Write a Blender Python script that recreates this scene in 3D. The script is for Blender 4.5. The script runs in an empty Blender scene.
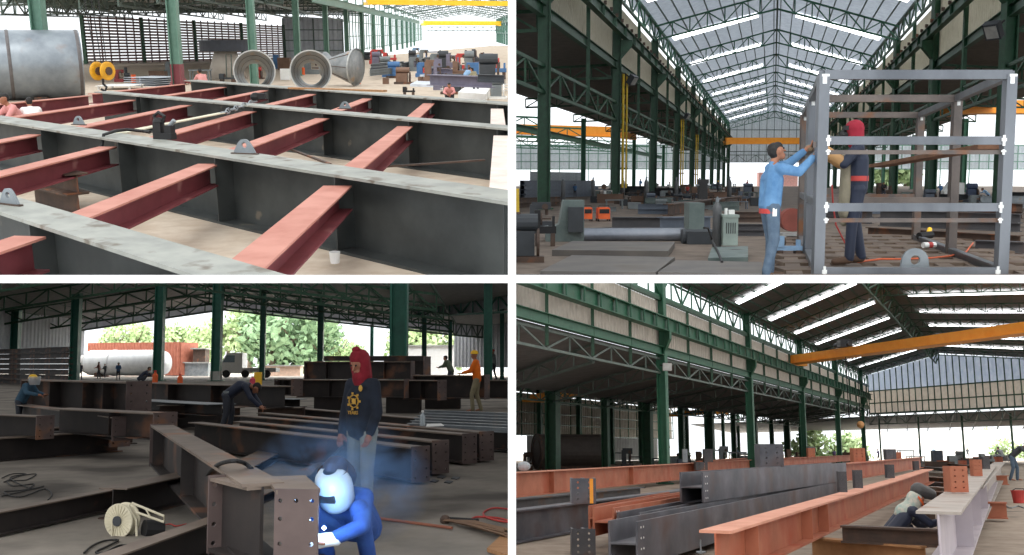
import bpy, bmesh, math, random
from mathutils import Vector, Matrix
from math import sin, cos, pi, radians, sqrt, atan2

# ------------------------------------------------------------------ camera, sky, exposure
F = 1000.0                      # focal length in pixels of the 1024 x 555 frame
CX, CY = 512.0, 279.0           # principal point
scn = bpy.context.scene
COL = scn.collection
cam_data = bpy.data.cameras.new('camera')
cam = bpy.data.objects.new('camera', cam_data)
COL.objects.link(cam)
cam_data.sensor_fit = 'HORIZONTAL'
cam_data.sensor_width = 36.0
cam_data.lens = 36.0 * F / 1024.0
cam_data.shift_y = (CY - 277.5) / 1024.0
cam_data.clip_start = 0.1
cam_data.clip_end = 2000
cam.location = (0, 0, 0)
cam.rotation_euler = (pi / 2, 0, 0)
scn.camera = cam

world = bpy.data.worlds.new('overcast_sky')
scn.world = world
world.use_nodes = True
bg = world.node_tree.nodes['Background']
bg.inputs[0].default_value = (0.93, 0.97, 1.0, 1)
bg.inputs[1].default_value = 1.6

def sun(name, rot, energy, angle, color):
    l = bpy.data.lights.new(name, 'SUN'); l.energy = energy; l.angle = radians(angle); l.color = color
    o = bpy.data.objects.new(name, l); COL.objects.link(o); o.rotation_euler = [radians(a) for a in rot]
    return o
sun('hazy_sun', (52, 0, -18), 1.1, 25, (1.0, 0.97, 0.92))

scn.view_settings.view_transform = 'Standard'
scn.view_settings.look = 'None'
scn.view_settings.exposure = 0.0
scn.view_settings.gamma = 1.0
scn.view_settings.use_curve_mapping = False
scn.cycles.max_bounces = 6
scn.cycles.diffuse_bounces = 4
scn.cycles.use_denoising = True

# ------------------------------------------------------------------ materials
def lin(c):
    return tuple(((v / 255.0) / 12.92 if v <= 10 else ((v / 255.0 + 0.055) / 1.055) ** 2.4) for v in c)

MATS = {}
def mat(name, c1, c2=None, scale=4.0, rough=0.6, metal=0.0, bump=0.0, contrast=(0.35, 0.65), stretch=(1, 1, 1), emit=None, c3=None, s3=1.2, alpha=None, w3=(0.58, 0.68), trans=0.0):
    """mottled paint / steel / concrete: c1 to c2 by noise, c3 as sparse stains"""
    if name in MATS: return MATS[name]
    m = bpy.data.materials.new(name); m.use_nodes = True
    nt = m.node_tree; N = nt.nodes; L = nt.links
    b = N['Principled BSDF']
    b.inputs['Roughness'].default_value = rough
    b.inputs['Metallic'].default_value = metal
    c1 = lin(c1); c2 = lin(c2) if c2 else c1
    tc = N.new('ShaderNodeTexCoord'); mp = N.new('ShaderNodeMapping')
    mp.inputs['Scale'].default_value = stretch
    L.new(tc.outputs['Object'], mp.inputs['Vector'])
    nz = N.new('ShaderNodeTexNoise'); nz.inputs['Scale'].default_value = scale
    nz.inputs['Detail'].default_value = 5; nz.inputs['Roughness'].default_value = 0.6
    L.new(mp.outputs[0], nz.inputs['Vector'])
    rp = N.new('ShaderNodeValToRGB')
    rp.color_ramp.elements[0].position = contrast[0]; rp.color_ramp.elements[0].color = (*c1, 1)
    rp.color_ramp.elements[1].position = contrast[1]; rp.color_ramp.elements[1].color = (*c2, 1)
    L.new(nz.outputs['Fac'], rp.inputs['Fac'])
    out = rp.outputs['Color']
    if c3:
        n2 = N.new('ShaderNodeTexNoise'); n2.inputs['Scale'].default_value = s3; n2.inputs['Detail'].default_value = 6
        L.new(mp.outputs[0], n2.inputs['Vector'])
        r2 = N.new('ShaderNodeValToRGB')
        r2.color_ramp.elements[0].position = w3[0]; r2.color_ramp.elements[0].color = (0, 0, 0, 1)
        r2.color_ramp.elements[1].position = w3[1]; r2.color_ramp.elements[1].color = (1, 1, 1, 1)
        L.new(n2.outputs['Fac'], r2.inputs['Fac'])
        mx = N.new('ShaderNodeMix'); mx.data_type = 'RGBA'
        L.new(r2.outputs['Color'], mx.inputs[0]); L.new(out, mx.inputs[6])
        mx.inputs[7].default_value = (*lin(c3), 1)
        out = mx.outputs[2]
    L.new(out, b.inputs['Base Color'])
    if bump:
        bp = N.new('ShaderNodeBump'); bp.inputs['Strength'].default_value = bump; bp.inputs['Distance'].default_value = 0.02
        L.new(nz.outputs['Fac'], bp.inputs['Height']); L.new(bp.outputs[0], b.inputs['Normal'])
    if emit:
        b.inputs['Emission Color'].default_value = (*lin(emit[0]), 1); b.inputs['Emission Strength'].default_value = emit[1]
    if alpha is not None:
        b.inputs['Alpha'].default_value = alpha
    if trans:                       # translucency added so light from behind brightens the sheet
        tr = N.new('ShaderNodeBsdfTranslucent'); L.new(out, tr.inputs['Color'])
        ms = N.new('ShaderNodeMixShader'); ms.inputs[0].default_value = trans
        L.new(b.outputs[0], ms.inputs[1]); L.new(tr.outputs[0], ms.inputs[2]); L.new(ms.outputs[0], N['Material Output'].inputs['Surface'])
    MATS[name] = m
    return m

# ------------------------------------------------------------------ mesh builder
def V(*a): return Vector(a)

def frame(d, up=Vector((0, 0, 1))):
    d = d.normalized()
    s = d.cross(up)
    if s.length < 1e-4: s = d.cross(Vector((0, 1, 0)))
    s.normalize()
    u = s.cross(d).normalized()
    return d, s, u            # along, side (right), up

class MB:
    def __init__(self): self.v = []; self.f = []; self.m = []; self.mi = 0
    def add(self, vs, fs):
        n = len(self.v); self.v += [Vector(p) for p in vs]
        for f in fs: self.f.append([n + i for i in f]); self.m.append(self.mi)
        return self
    def box(self, c, s, rz=0.0):
        hx, hy, hz = s[0] / 2, s[1] / 2, s[2] / 2; cr, sr = cos(rz), sin(rz)
        vs = []
        for dz in (-hz, hz):
            for dx, dy in ((-hx, -hy), (hx, -hy), (hx, hy), (-hx, hy)):
                vs.append((c[0] + dx * cr - dy * sr, c[1] + dx * sr + dy * cr, c[2] + dz))
        return self.add(vs, [(3, 2, 1, 0), (4, 5, 6, 7), (0, 1, 5, 4), (1, 2, 6, 5), (2, 3, 7, 6), (3, 0, 4, 7)])
    def sweep(self, prof, p0, p1, up=Vector((0, 0, 1)), prof1=None):
        """closed 2-D profile (side, up) pushed from p0 to p1"""
        p0 = Vector(p0); p1 = Vector(p1); d, s, u = frame(p1 - p0, up); n = len(prof); q = prof1 or prof
        vs = [p0 + s * a + u * b for a, b in prof] + [p1 + s * a + u * b for a, b in q]
        fs = [(i, (i + 1) % n, n + (i + 1) % n, n + i) for i in range(n)]
        return self.add(vs, fs + [tuple(range(n))[::-1], tuple(range(n, 2 * n))])
    def bar(self, p0, p1, w, h=None, up=Vector((0, 0, 1)), off=0.0):
        h = w if h is None else h
        return self.sweep([(-w / 2, off - h / 2), (w / 2, off - h / 2), (w / 2, off + h / 2), (-w / 2, off + h / 2)], p0, p1, up)
    def ibeam(self, p0, p1, w, h, tf=None, tw=None, up=Vector((0, 0, 1))):
        """I section, p0/p1 on the centre of the underside"""
        tf = tf or h * 0.05; tw = tw or h * 0.035; a = w / 2; b = tw / 2
        pr = [(-a, 0), (a, 0), (a, tf), (b, tf), (b, h - tf), (a, h - tf), (a, h), (-a, h), (-a, h - tf), (-b, h - tf), (-b, tf), (-a, tf)]
        return self.sweep(pr, p0, p1, up)
    def tube(self, p0, p1, r, n=8, r1=None):
        r1 = r if r1 is None else r1
        c = [(cos(2 * pi * i / n), sin(2 * pi * i / n)) for i in range(n)]
        return self.sweep([(a * r, b * r) for a, b in c], p0, p1, prof1=[(a * r1, b * r1) for a, b in c])
    def ptube(self, pts, r, n=6):
        pts = [Vector(p) for p in pts]; vs = []; fs = []; u0 = Vector((0, 0, 1))
        for i, p in enumerate(pts):
            t = (pts[min(i + 1, len(pts) - 1)] - pts[max(i - 1, 0)])
            if t.length < 1e-6: t = Vector((0, 1, 0))
            d, s, u = frame(t, u0); u0 = u
            rr = r[i] if isinstance(r, (list, tuple)) else r
            vs += [p + s * cos(2 * pi * k / n) * rr + u * sin(2 * pi * k / n) * rr for k in range(n)]
        for i in range(len(pts) - 1):
            for k in range(n):
                fs.append((i * n + k, i * n + (k + 1) % n, (i + 1) * n + (k + 1) % n, (i + 1) * n + k))
        fs += [tuple(range(n))[::-1], tuple(range((len(pts) - 1) * n, len(pts) * n))]
        return self.add(vs, fs)
    def lathe(self, prof, p0, d, n=24, caps=True):
        """prof = [(r, t)] around the axis p0 + d*t"""
        p0 = Vector(p0); d, s, u = frame(Vector(d)); vs = []; fs = []
        for r, t in prof:
            vs += [p0 + d * t + (s * cos(2 * pi * k / n) + u * sin(2 * pi * k / n)) * max(r, 1e-4) for k in range(n)]
        for i in range(len(prof) - 1):
            for k in range(n):
                fs.append((i * n + k, i * n + (k + 1) % n, (i + 1) * n + (k + 1) % n, (i + 1) * n + k))
        if caps: fs += [tuple(range(n))[::-1], tuple(range((len(prof) - 1) * n, len(prof) * n))]
        return self.add(vs, fs)
    def ball(self, c, r, n=10, sq=(1, 1, 1)):
        c = Vector(c); vs = []; fs = []; m = max(4, n // 2 + 1)
        for i in range(1, m):
            a = pi * i / m
            for k in range(n):
                b = 2 * pi * k / n
                vs.append(c + Vector((sin(a) * cos(b) * r * sq[0], sin(a) * sin(b) * r * sq[1], cos(a) * r * sq[2])))
        vs += [c + Vector((0, 0, r * sq[2])), c - Vector((0, 0, r * sq[2]))]
        t = len(vs) - 2
        for i in range(m - 2):
            for k in range(n): fs.append((i * n + k, (i + 1) * n + k, (i + 1) * n + (k + 1) % n, i * n + (k + 1) % n))
        for k in range(n):
            fs.append((t, k, (k + 1) % n)); fs.append((t + 1, (m - 2) * n + (k + 1) % n, (m - 2) * n + k))
        return self.add(vs, fs)
    def quad(self, a, b, c, d, th=0.03):
        """a slab: quad a b c d with thickness th behind its normal"""
        a, b, c, d = map(Vector, (a, b, c, d)); n = (b - a).cross(d - a).normalized() * th
        return self.add([a, b, c, d, a - n, b - n, c - n, d - n], [(0, 1, 2, 3), (7, 6, 5, 4), (0, 4, 5, 1), (1, 5, 6, 2), (2, 6, 7, 3), (3, 7, 4, 0)])
    def poly(self, pts, off):
        """polygon pushed by the vector off"""
        pts = [Vector(p) for p in pts]; off = Vector(off); n = len(pts)
        return self.add(pts + [p + off for p in pts], [tuple(range(n))[::-1], tuple(range(n, 2 * n))] + [(i, (i + 1) % n, n + (i + 1) % n, n + i) for i in range(n)])
    def corrugated(self, a, b, z0, z1, pitch=0.25, amp=0.03, z0b=None, z1b=None, n=None):
        """upright ribbed sheet from a to b, real ribs with thickness"""
        a = Vector((a[0], a[1], 0)); b = Vector((b[0], b[1], 0)); d = (b - a); Ln = d.length; d.normalize(); nn = Vector((-d.y, d.x, 0))
        k = n or max(2, int(Ln / pitch)); z0b = z0 if z0b is None else z0b; z1b = z1 if z1b is None else z1b
        xs = []
        for i in range(k):
            t = i / k
            xs += [(t, 0), (t + 0.35 / k, 0), (t + 0.5 / k, amp), (t + 0.85 / k, amp)]
        xs.append((1, 0)); vs = []; fs = []
        for side in (0, 0.012):
            for t, o in xs:
                p = a + d * (Ln * t) + nn * (o + side)
                vs.append(Vector((p.x, p.y, z0 + (z0b - z0) * t))); vs.append(Vector((p.x, p.y, z1 + (z1b - z1) * t)))
        m = len(xs)
        for i in range(m - 1):
            fs.append((2 * i, 2 * i + 2, 2 * i + 3, 2 * i + 1)); j = 2 * m
            fs.append((j + 2 * i + 1, j + 2 * i + 3, j + 2 * i + 2, j + 2 * i))
        return self.add(vs, fs)
    def plate(self, c, u, v, w, h, t, holes=(), n=8):
        """plate centred at c, axes u v, thickness t, round through-holes (a, b, r)"""
        c = Vector(c); u = Vector(u).normalized(); v = Vector(v).normalized(); nn = u.cross(v).normalized() * (t / 2)
        xs = sorted({-w / 2, w / 2} | {round(a - r * 1.3, 5) for a, b, r in holes} | {round(a + r * 1.3, 5) for a, b, r in holes})
        ys = sorted({-h / 2, h / 2} | {round(b - r * 1.3, 5) for a, b, r in holes} | {round(b + r * 1.3, 5) for a, b, r in holes})
        P = lambda a, b, k: c + u * a + v * b + nn * k
        for i in range(len(xs) - 1):
            for j in range(len(ys) - 1):
                mx, my = (xs[i] + xs[i + 1]) / 2, (ys[j] + ys[j + 1]) / 2
                hole = next((q for q in holes if abs(q[0] - mx) < q[2] * 0.6 and abs(q[1] - my) < q[2] * 0.6), None)
                cs = [(xs[i], ys[j]), (xs[i + 1], ys[j]), (xs[i + 1], ys[j + 1]), (xs[i], ys[j + 1])]
                if not hole:
                    self.add([P(a, b, 1) for a, b in cs], [(0, 1, 2, 3)]); self.add([P(a, b, -1) for a, b in cs], [(3, 2, 1, 0)])
                else:
                    a0, b0, r = hole
                    ring = [(a0 + r * cos(pi / 4 * k - 3 * pi / 4), b0 + r * sin(pi / 4 * k - 3 * pi / 4)) for k in range(8)]
                    outer = []
                    for k in range(4):
                        p, q = cs[k], cs[(k + 1) % 4]; outer += [p, ((p[0] + q[0]) / 2, (p[1] + q[1]) / 2)]
                    for sgn in (1, -1):
                        vs = [P(a, b, sgn) for a, b in outer] + [P(a, b, sgn) for a, b in ring]
                        fs = [(k, (k + 1) % 8, 8 + (k + 1) % 8, 8 + k) for k in range(8)]
                        self.add(vs, fs if sgn > 0 else [f[::-1] for f in fs])
                    self.add([P(a, b, 1) for a, b in ring] + [P(a, b, -1) for a, b in ring], [(k, (k + 1) % 8, 8 + (k + 1) % 8, 8 + k) for k in range(8)])
        o = [(-w / 2, -h / 2), (w / 2, -h / 2), (w / 2, h / 2), (-w / 2, h / 2)]
        for k in range(4):
            p, q = o[k], o[(k + 1) % 4]
            self.add([P(*p, 1), P(*p, -1), P(*q, -1), P(*q, 1)], [(0, 1, 2, 3)])
        return self

# ------------------------------------------------------------------ objects
PANEL = None
ROOTS = []
def _props(o, label, cat, group, kind):
    if label: o['label'] = label
    if cat: o['category'] = cat
    if group: o['group'] = group
    if kind: o['kind'] = kind

def thing(name, label, cat, loc=(0, 0, 0), rz=0.0, group=None, kind='thing'):
    o = bpy.data.objects.new(name, None); COL.objects.link(o)
    o.empty_display_size = 0.2
    o.matrix_basis = Matrix.Translation(Vector(loc)) @ Matrix.Rotation(rz, 4, 'Z')
    _props(o, label, cat, group, kind); ROOTS.append((PANEL, o))
    return o

def chain(o):
    m = o.matrix_basis.copy()
    while o.parent: o = o.parent; m = o.matrix_basis @ m
    return m

def obj(name, mb, m, parent=None, local=False, label=None, cat=None, group=None, kind=None, loc=None, smooth=False):
    """one mesh object; vertices are given in the panel's own metres unless local"""
    me = bpy.data.meshes.new(name)
    if parent is not None:
        inv = Matrix.Identity(4) if local else chain(parent).inverted()
        vs = [inv @ p for p in mb.v]
    else:
        if loc is None:
            n = len(mb.v); loc = Vector((sum(p.x for p in mb.v) / n, sum(p.y for p in mb.v) / n, min(p.z for p in mb.v)))
        loc = Vector(loc); vs = [p - loc for p in mb.v]
    me.from_pydata([tuple(p) for p in vs], [], mb.f)
    ms = m if isinstance(m, (list, tuple)) else [m]
    for x in ms: me.materials.append(x)
    if len(ms) > 1:
        for p, k in zip(me.polygons, mb.m): p.material_index = k
    if smooth:
        for p in me.polygons: p.use_smooth = True
    me.update()
    bm = bmesh.new(); bm.from_mesh(me); bmesh.ops.recalc_face_normals(bm, faces=bm.faces); bm.to_mesh(me); bm.free()
    o = bpy.data.objects.new(name, me); COL.objects.link(o)
    if parent is not None: o.parent = parent
    else:
        o.matrix_basis = Matrix.Translation(loc); ROOTS.append((PANEL, o)); kind = kind or 'thing'
    _props(o, label, cat, group, kind)
    return o

def struct(name, mb, m, smooth=False):
    return obj(name, mb, m, kind='structure', smooth=smooth)

def dup(root, loc=None, rz=None, label=None, group=None, scale=None):
    r = root.copy(); COL.objects.link(r); ROOTS.append((PANEL, r))
    if loc is not None or rz is not None or scale is not None:
        l, q, s = r.matrix_basis.decompose()
        if loc is not None: l = Vector(loc)
        R = Matrix.Rotation(rz, 4, 'Z') if rz is not None else q.to_matrix().to_4x4()
        if scale is not None: s = Vector((scale,) * 3) if isinstance(scale, (int, float)) else Vector(scale)
        r.matrix_basis = Matrix.Translation(l) @ R @ Matrix.Diagonal((*s, 1))
    if label: r['label'] = label
    if group: r['group'] = group
    for ch in list(root.children):
        c = ch.copy(); COL.objects.link(c); c.parent = r
        for g in list(ch.children):
            d = g.copy(); COL.objects.link(d); d.parent = c
    return r

# ------------------------------------------------------------------ the four bays of the cutaway
class Bay:
    def __init__(self, name, yh, h, sx, sz):
        self.name = name; self.yh = yh; self.h = h; self.sx = sx; self.sz = sz
        th = math.atan((CY - yh) / F)
        self.fw = Vector((0, cos(th), -sin(th))); self.up = Vector((0, sin(th), cos(th)))
        R = Matrix(((1, 0, 0), tuple(self.fw), tuple(self.up)))      # rows: bay metres -> view axes
        self.M = R.to_4x4() @ Matrix.Translation((0, 0, -h))
    def ray(self, px, py):
        return Vector((1, 0, 0)) * ((px - CX) / F) + self.fw + self.up * ((CY - py) / F)
    def g(self, px, py, z=0.0):
        r = self.ray(px, py); k = (z - self.h) / r.z
        return Vector((r.x * k, r.y * k, z))
    def d(self, px, py, Y):
        r = self.ray(px, py); k = Y / r.y
        return Vector((r.x * k, Y, self.h + r.z * k))
    def top(self, p, py):
        """height at which the plumb line over p passes picture row py"""
        r = self.ray(CX, py); return self.h + r.z / r.y * p[1]
    def hall(self, vx, x0=None):
        """unit-depth direction of lines that run to column vx on the horizon"""
        r = self.ray(vx, self.yh); return Vector((r.x / r.y, 1, 0))
def bay(b):
    global PANEL
    PANEL = b
    return b
# added area lamps below the slab, filling in for the sky it blocks
def fill_panel(name, x0, x1, y0, y1, rad, z=-.06):
    l = bpy.data.lights.new(name, 'AREA'); l.shape = 'RECTANGLE'; l.size = abs(x1 - x0); l.size_y = y1 - y0
    l.energy = rad * pi * l.size * l.size_y; l.color = (.96, .98, 1)
    o = bpy.data.objects.new(name, l); COL.objects.link(o); o.location = ((x0 + x1) / 2, (y0 + y1) / 2, z)
fill_panel('fill_yard', -125, -.2, 5, 118, .34)
fill_panel('fill_outside_yard', -120, -.2, 122, 250, 3.2)
fill_panel('fill_hall', .2, 90, 5, 128, .95)
fill_panel('fill_outside_hall', .2, 125, 130, 250, 3.2)
# ------------------------------------------------------------------ palette
M_floor = mat('dusty_concrete', (184, 166, 146), (202, 188, 170), 3, 0.9, bump=0.2, c3=(172, 154, 136), s3=0.9)
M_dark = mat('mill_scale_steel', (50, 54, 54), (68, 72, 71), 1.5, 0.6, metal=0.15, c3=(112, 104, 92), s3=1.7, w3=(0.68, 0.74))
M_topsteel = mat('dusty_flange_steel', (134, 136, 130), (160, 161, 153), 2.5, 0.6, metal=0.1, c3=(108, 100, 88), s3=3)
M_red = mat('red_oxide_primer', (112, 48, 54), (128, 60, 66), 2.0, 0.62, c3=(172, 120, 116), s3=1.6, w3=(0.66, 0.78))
M_redtop = mat('dusty_lit_red_primer', (176, 112, 96), (194, 134, 118), 2.0, 0.7)  # top flanges: dust plus light from above put into the colour
M_green = mat('green_column_paint', (38, 92, 68), (48, 104, 78), 3, 0.5)
M_dgreen = mat('dark_green_paint', (26, 64, 44), (38, 84, 58), 3, 0.5)
M_pgreen = mat('hazed_green_paint', (84, 120, 104), (100, 136, 120), 3, 0.5)  # green paint lightened to carry the haze of the hall
M_truss = mat('grey_green_truss_paint', (72, 88, 80), (92, 106, 98), 3, 0.5)
M_yellow = mat('crane_yellow_paint', (250, 196, 30), (255, 206, 60), 2, 0.5)
M_orange = mat('crane_orange_paint', (244, 156, 40), (250, 168, 54), 2, 0.45)
M_clad = mat('cream_ribbed_cladding', (208, 204, 190), (220, 216, 204), 3, 0.7, trans=.6)
M_gclad = mat('grey_ribbed_cladding', (170, 172, 176), (184, 186, 190), 3, 0.6, trans=.4)
M_rust = mat('rusty_brown_steel', (66, 54, 48), (92, 72, 60), 3, 0.7, c3=(124, 78, 52), s3=2)
M_black = mat('black_rubber', (18, 18, 20), (28, 28, 30), 5, 0.6)
M_steel = mat('bare_steel_plate', (120, 128, 134), (152, 158, 162), 2, 0.42, metal=0.4, c3=(150, 130, 110), s3=2.0, w3=(0.66, 0.8))
M_galv = mat('galvanised_sheet', (160, 160, 158), (186, 186, 182), 3, 0.45, metal=0.3)
M_conc = mat('pale_plaster', (200, 196, 188), (214, 210, 204), 2, 0.9)
M_sky = mat('translucent_roof_light', (250, 252, 255), rough=0.5, emit=((250, 252, 255), 5.0))
M_white = mat('white_enamel', (232, 232, 228), (240, 240, 238), 3, 0.5)
M_wood = mat('raw_plank', (150, 108, 70), (180, 134, 92), 3, 0.8, stretch=(1, 6, 1))
M_skin = mat('skin', (150, 100, 76), (166, 114, 88), 8, 0.6)
M_hair = mat('black_hair', (20, 18, 18), (30, 27, 26), 20, 0.7)
def paint(name, c, rough=0.6, metal=0.0, c3=None):
    return mat(name, c, tuple(min(255, int(v * 1.12) + 3) for v in c), 3, rough, metal=metal, c3=c3)

# ------------------------------------------------------------------ builders shared by the bays
def beam_thing(name, label, cat, p0, p1, w, h, m, group=None, mtop=None, tf=None, tw=None, stiff=(), plates=False, mplate=None, up=Vector((0, 0, 1)), bolt=True, trim=0.0):
    """I-beam lying from p0 to p1 (centre of its underside): flanges, web, stiffeners, end plates"""
    p0 = Vector(p0); p1 = Vector(p1); d, s, u = frame(p1 - p0, up)
    tf = tf or max(0.012, h * 0.045); tw = tw or max(0.008, h * 0.03)
    t = thing(name, label, cat, (p0 + p1) / 2, atan2(d.y, d.x), group)
    R = lambda a, b, mm, nm: obj(nm, MB().sweep([(-a, b[0]), (a, b[0]), (a, b[1]), (-a, b[1])], p0, p1, up), mm, t)
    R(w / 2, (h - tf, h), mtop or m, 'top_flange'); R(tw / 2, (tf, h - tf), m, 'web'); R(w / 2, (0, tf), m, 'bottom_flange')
    L = (p1 - p0).length
    for q in stiff:
        a = p0 + d * (q if q > 1 else q * L)
        for sg in (-1, 1):
            c = a + s * (sg * (w / 4 + tw / 4)) + u * (h / 2)
            obj('stiffener', MB().plate(c, s, u, w / 2 - tw / 2 - 0.004, h - 2 * tf - 0.006, max(0.01, h * 0.02)), m, t)
    if plates:
        for e, a in ((0, p0), (1, p1)):
            if plates in ('end', 'start') and e != (plates == 'end'): continue
            ho = []
            if bolt:
                for ky in (0.12, 0.37, 0.63, 0.88):
                    for sx in (-0.32, 0.32): ho.append((sx * w, (ky - 0.5) * h * 1.04, 0.035 * h))
            obj('end_plate', MB().plate(a + u * (h / 2) + d * (0.012 if e else -0.012), s, u, w * 1.04, h * 1.06, 0.022, ho), mplate or m, t)
    return t

def truss_mb(mb, a0, a1, b0, b1, n, r=0.05, rc=None, posts=True, alt=False):
    """lattice between the lower chord a0-a1 and the upper chord b0-b1"""
    a0, a1, b0, b1 = map(Vector, (a0, a1, b0, b1)); rc = rc or r * 1.6
    mb.bar(a0, a1, rc); mb.bar(b0, b1, rc)
    for i in range(n):
        p, q = a0.lerp(a1, i / n), a0.lerp(a1, (i + 1) / n); P, Q = b0.lerp(b1, i / n), b0.lerp(b1, (i + 1) / n)
        if posts: mb.bar(p, P, r)
        if (i % 2 == 0) != alt: mb.bar(p, Q, r)
        else: mb.bar(P, q, r)
    if posts: mb.bar(a1, b1, r)
    return mb

def hcol(mb, p, h, w=0.4, rz=0.0, depth=None):
    """upright H section"""
    q = Vector(p) + Vector((0, 0, h)); d = depth or w
    up = Vector((cos(rz), sin(rz), 0))
    pr = w / 2; b = w * 0.1; D = d / 2; tf = d * 0.12
    prof = [(-pr, -D), (pr, -D), (pr, -D + tf), (b, -D + tf), (b, D - tf), (pr, D - tf), (pr, D), (-pr, D), (-pr, D - tf), (-b, D - tf), (-b, -D + tf), (-pr, -D + tf)]
    return mb.sweep(prof, p, q, up)

def oval_band(c, rx, ry, h, axis=Vector((0, 0, 1)), t=.006):
    mb = MB(); mb.lathe([(1, 0), (1.0 + t, h * .2), (1.0 + t, h * .8), (1, h)], (0, 0, 0), axis, 24, caps=False)
    for i, q in enumerate(mb.v): mb.v[i] = Vector((q.x * rx, q.y * ry, q.z)) + Vector(c)
    return mb
# people: limbs grown as tapered links, fused into one skin, clothes as their own shells
def _links(mb, links):
    for a, b, ra, rb in links:
        a = Vector(a); b = Vector(b)
        if (b - a).length < 1e-4: b = a + Vector((0, 0, 1e-3))
        n = 3; pts = [a.lerp(b, i / n) for i in range(n + 1)]
        mb.ptube(pts, [ra + (rb - ra) * i / n for i in range(n + 1)], 10)
        mb.ball(a, ra, 10); mb.ball(b, rb, 10)
def fuse(name, links, vox, m, parent=None, extra=None, smooth_it=3, **kw):
    mb = MB(); _links(mb, links)
    o = obj(name, mb, m, parent, local=True, smooth=True, **kw)
    md = o.modifiers.new('r', 'REMESH'); md.mode = 'VOXEL'; md.voxel_size = vox
    ms = o.modifiers.new('s', 'SMOOTH'); ms.iterations = smooth_it; ms.factor = 0.5
    dg = bpy.context.evaluated_depsgraph_get(); ev = o.evaluated_get(dg)
    me = bpy.data.meshes.new_from_object(ev); o.modifiers.clear()
    me.materials.clear()
    for x in (m if isinstance(m, (list, tuple)) else [m]): me.materials.append(x)
    o.data = me
    if extra:
        bm = bmesh.new(); bm.from_mesh(me)
        e = bpy.data.meshes.new('e'); e.from_pydata([tuple(p) for p in extra.v], [], extra.f); bm.from_mesh(e)
        bmesh.ops.recalc_face_normals(bm, faces=bm.faces); bm.to_mesh(me); bm.free(); bpy.data.meshes.remove(e)
    for p in me.polygons: p.use_smooth = True
    return o

def hand(J, wrist, elbow, mb, side, curl=0.5, k=1.0, spread=None):
    """five separate bent fingers rooted in a palm that carries on the forearm"""
    w = Vector(wrist); d = (w - Vector(elbow)).normalized()
    s = Vector(spread) if spread else d.cross(Vector((0, 0, 1)))
    if s.length < 0.1: s = Vector((1, 0, 0))
    s = (s - d * s.dot(d)).normalized(); n = d.cross(s).normalized() * side
    J.append((w, w + d * 0.05 * k, 0.028 * k, 0.036 * k)); pe = w + d * 0.085 * k
    for i, (o, L) in enumerate(((-0.030, 0.068), (-0.010, 0.078), (0.011, 0.072), (0.031, 0.056))):
        J.append((w + d * 0.045 * k + s * o * 0.8 * k, pe + s * o * k, 0.016 * k, 0.0115 * k))
        p = pe + s * o * k; pts = [p]; a = 0.0
        for q in (0.42, 0.33, 0.25):
            a += curl * 0.75; p = p + (d * cos(a) + n * sin(a)) * (L * q * k); pts.append(p)
        mb.ptube(pts, [0.0105 * k, 0.0098 * k, 0.009 * k, 0.0068 * k], 6)
    b = w + d * 0.03 * k - s * 0.03 * k
    p1 = b + (d * 0.55 - s * 0.7 + n * 0.3).normalized() * 0.035 * k; p2 = p1 + (d * 0.8 - s * 0.25 + n * 0.5).normalized() * 0.03 * k
    mb.ptube([b, p1, p2], [0.015 * k, 0.012 * k, 0.009 * k], 6)

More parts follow.
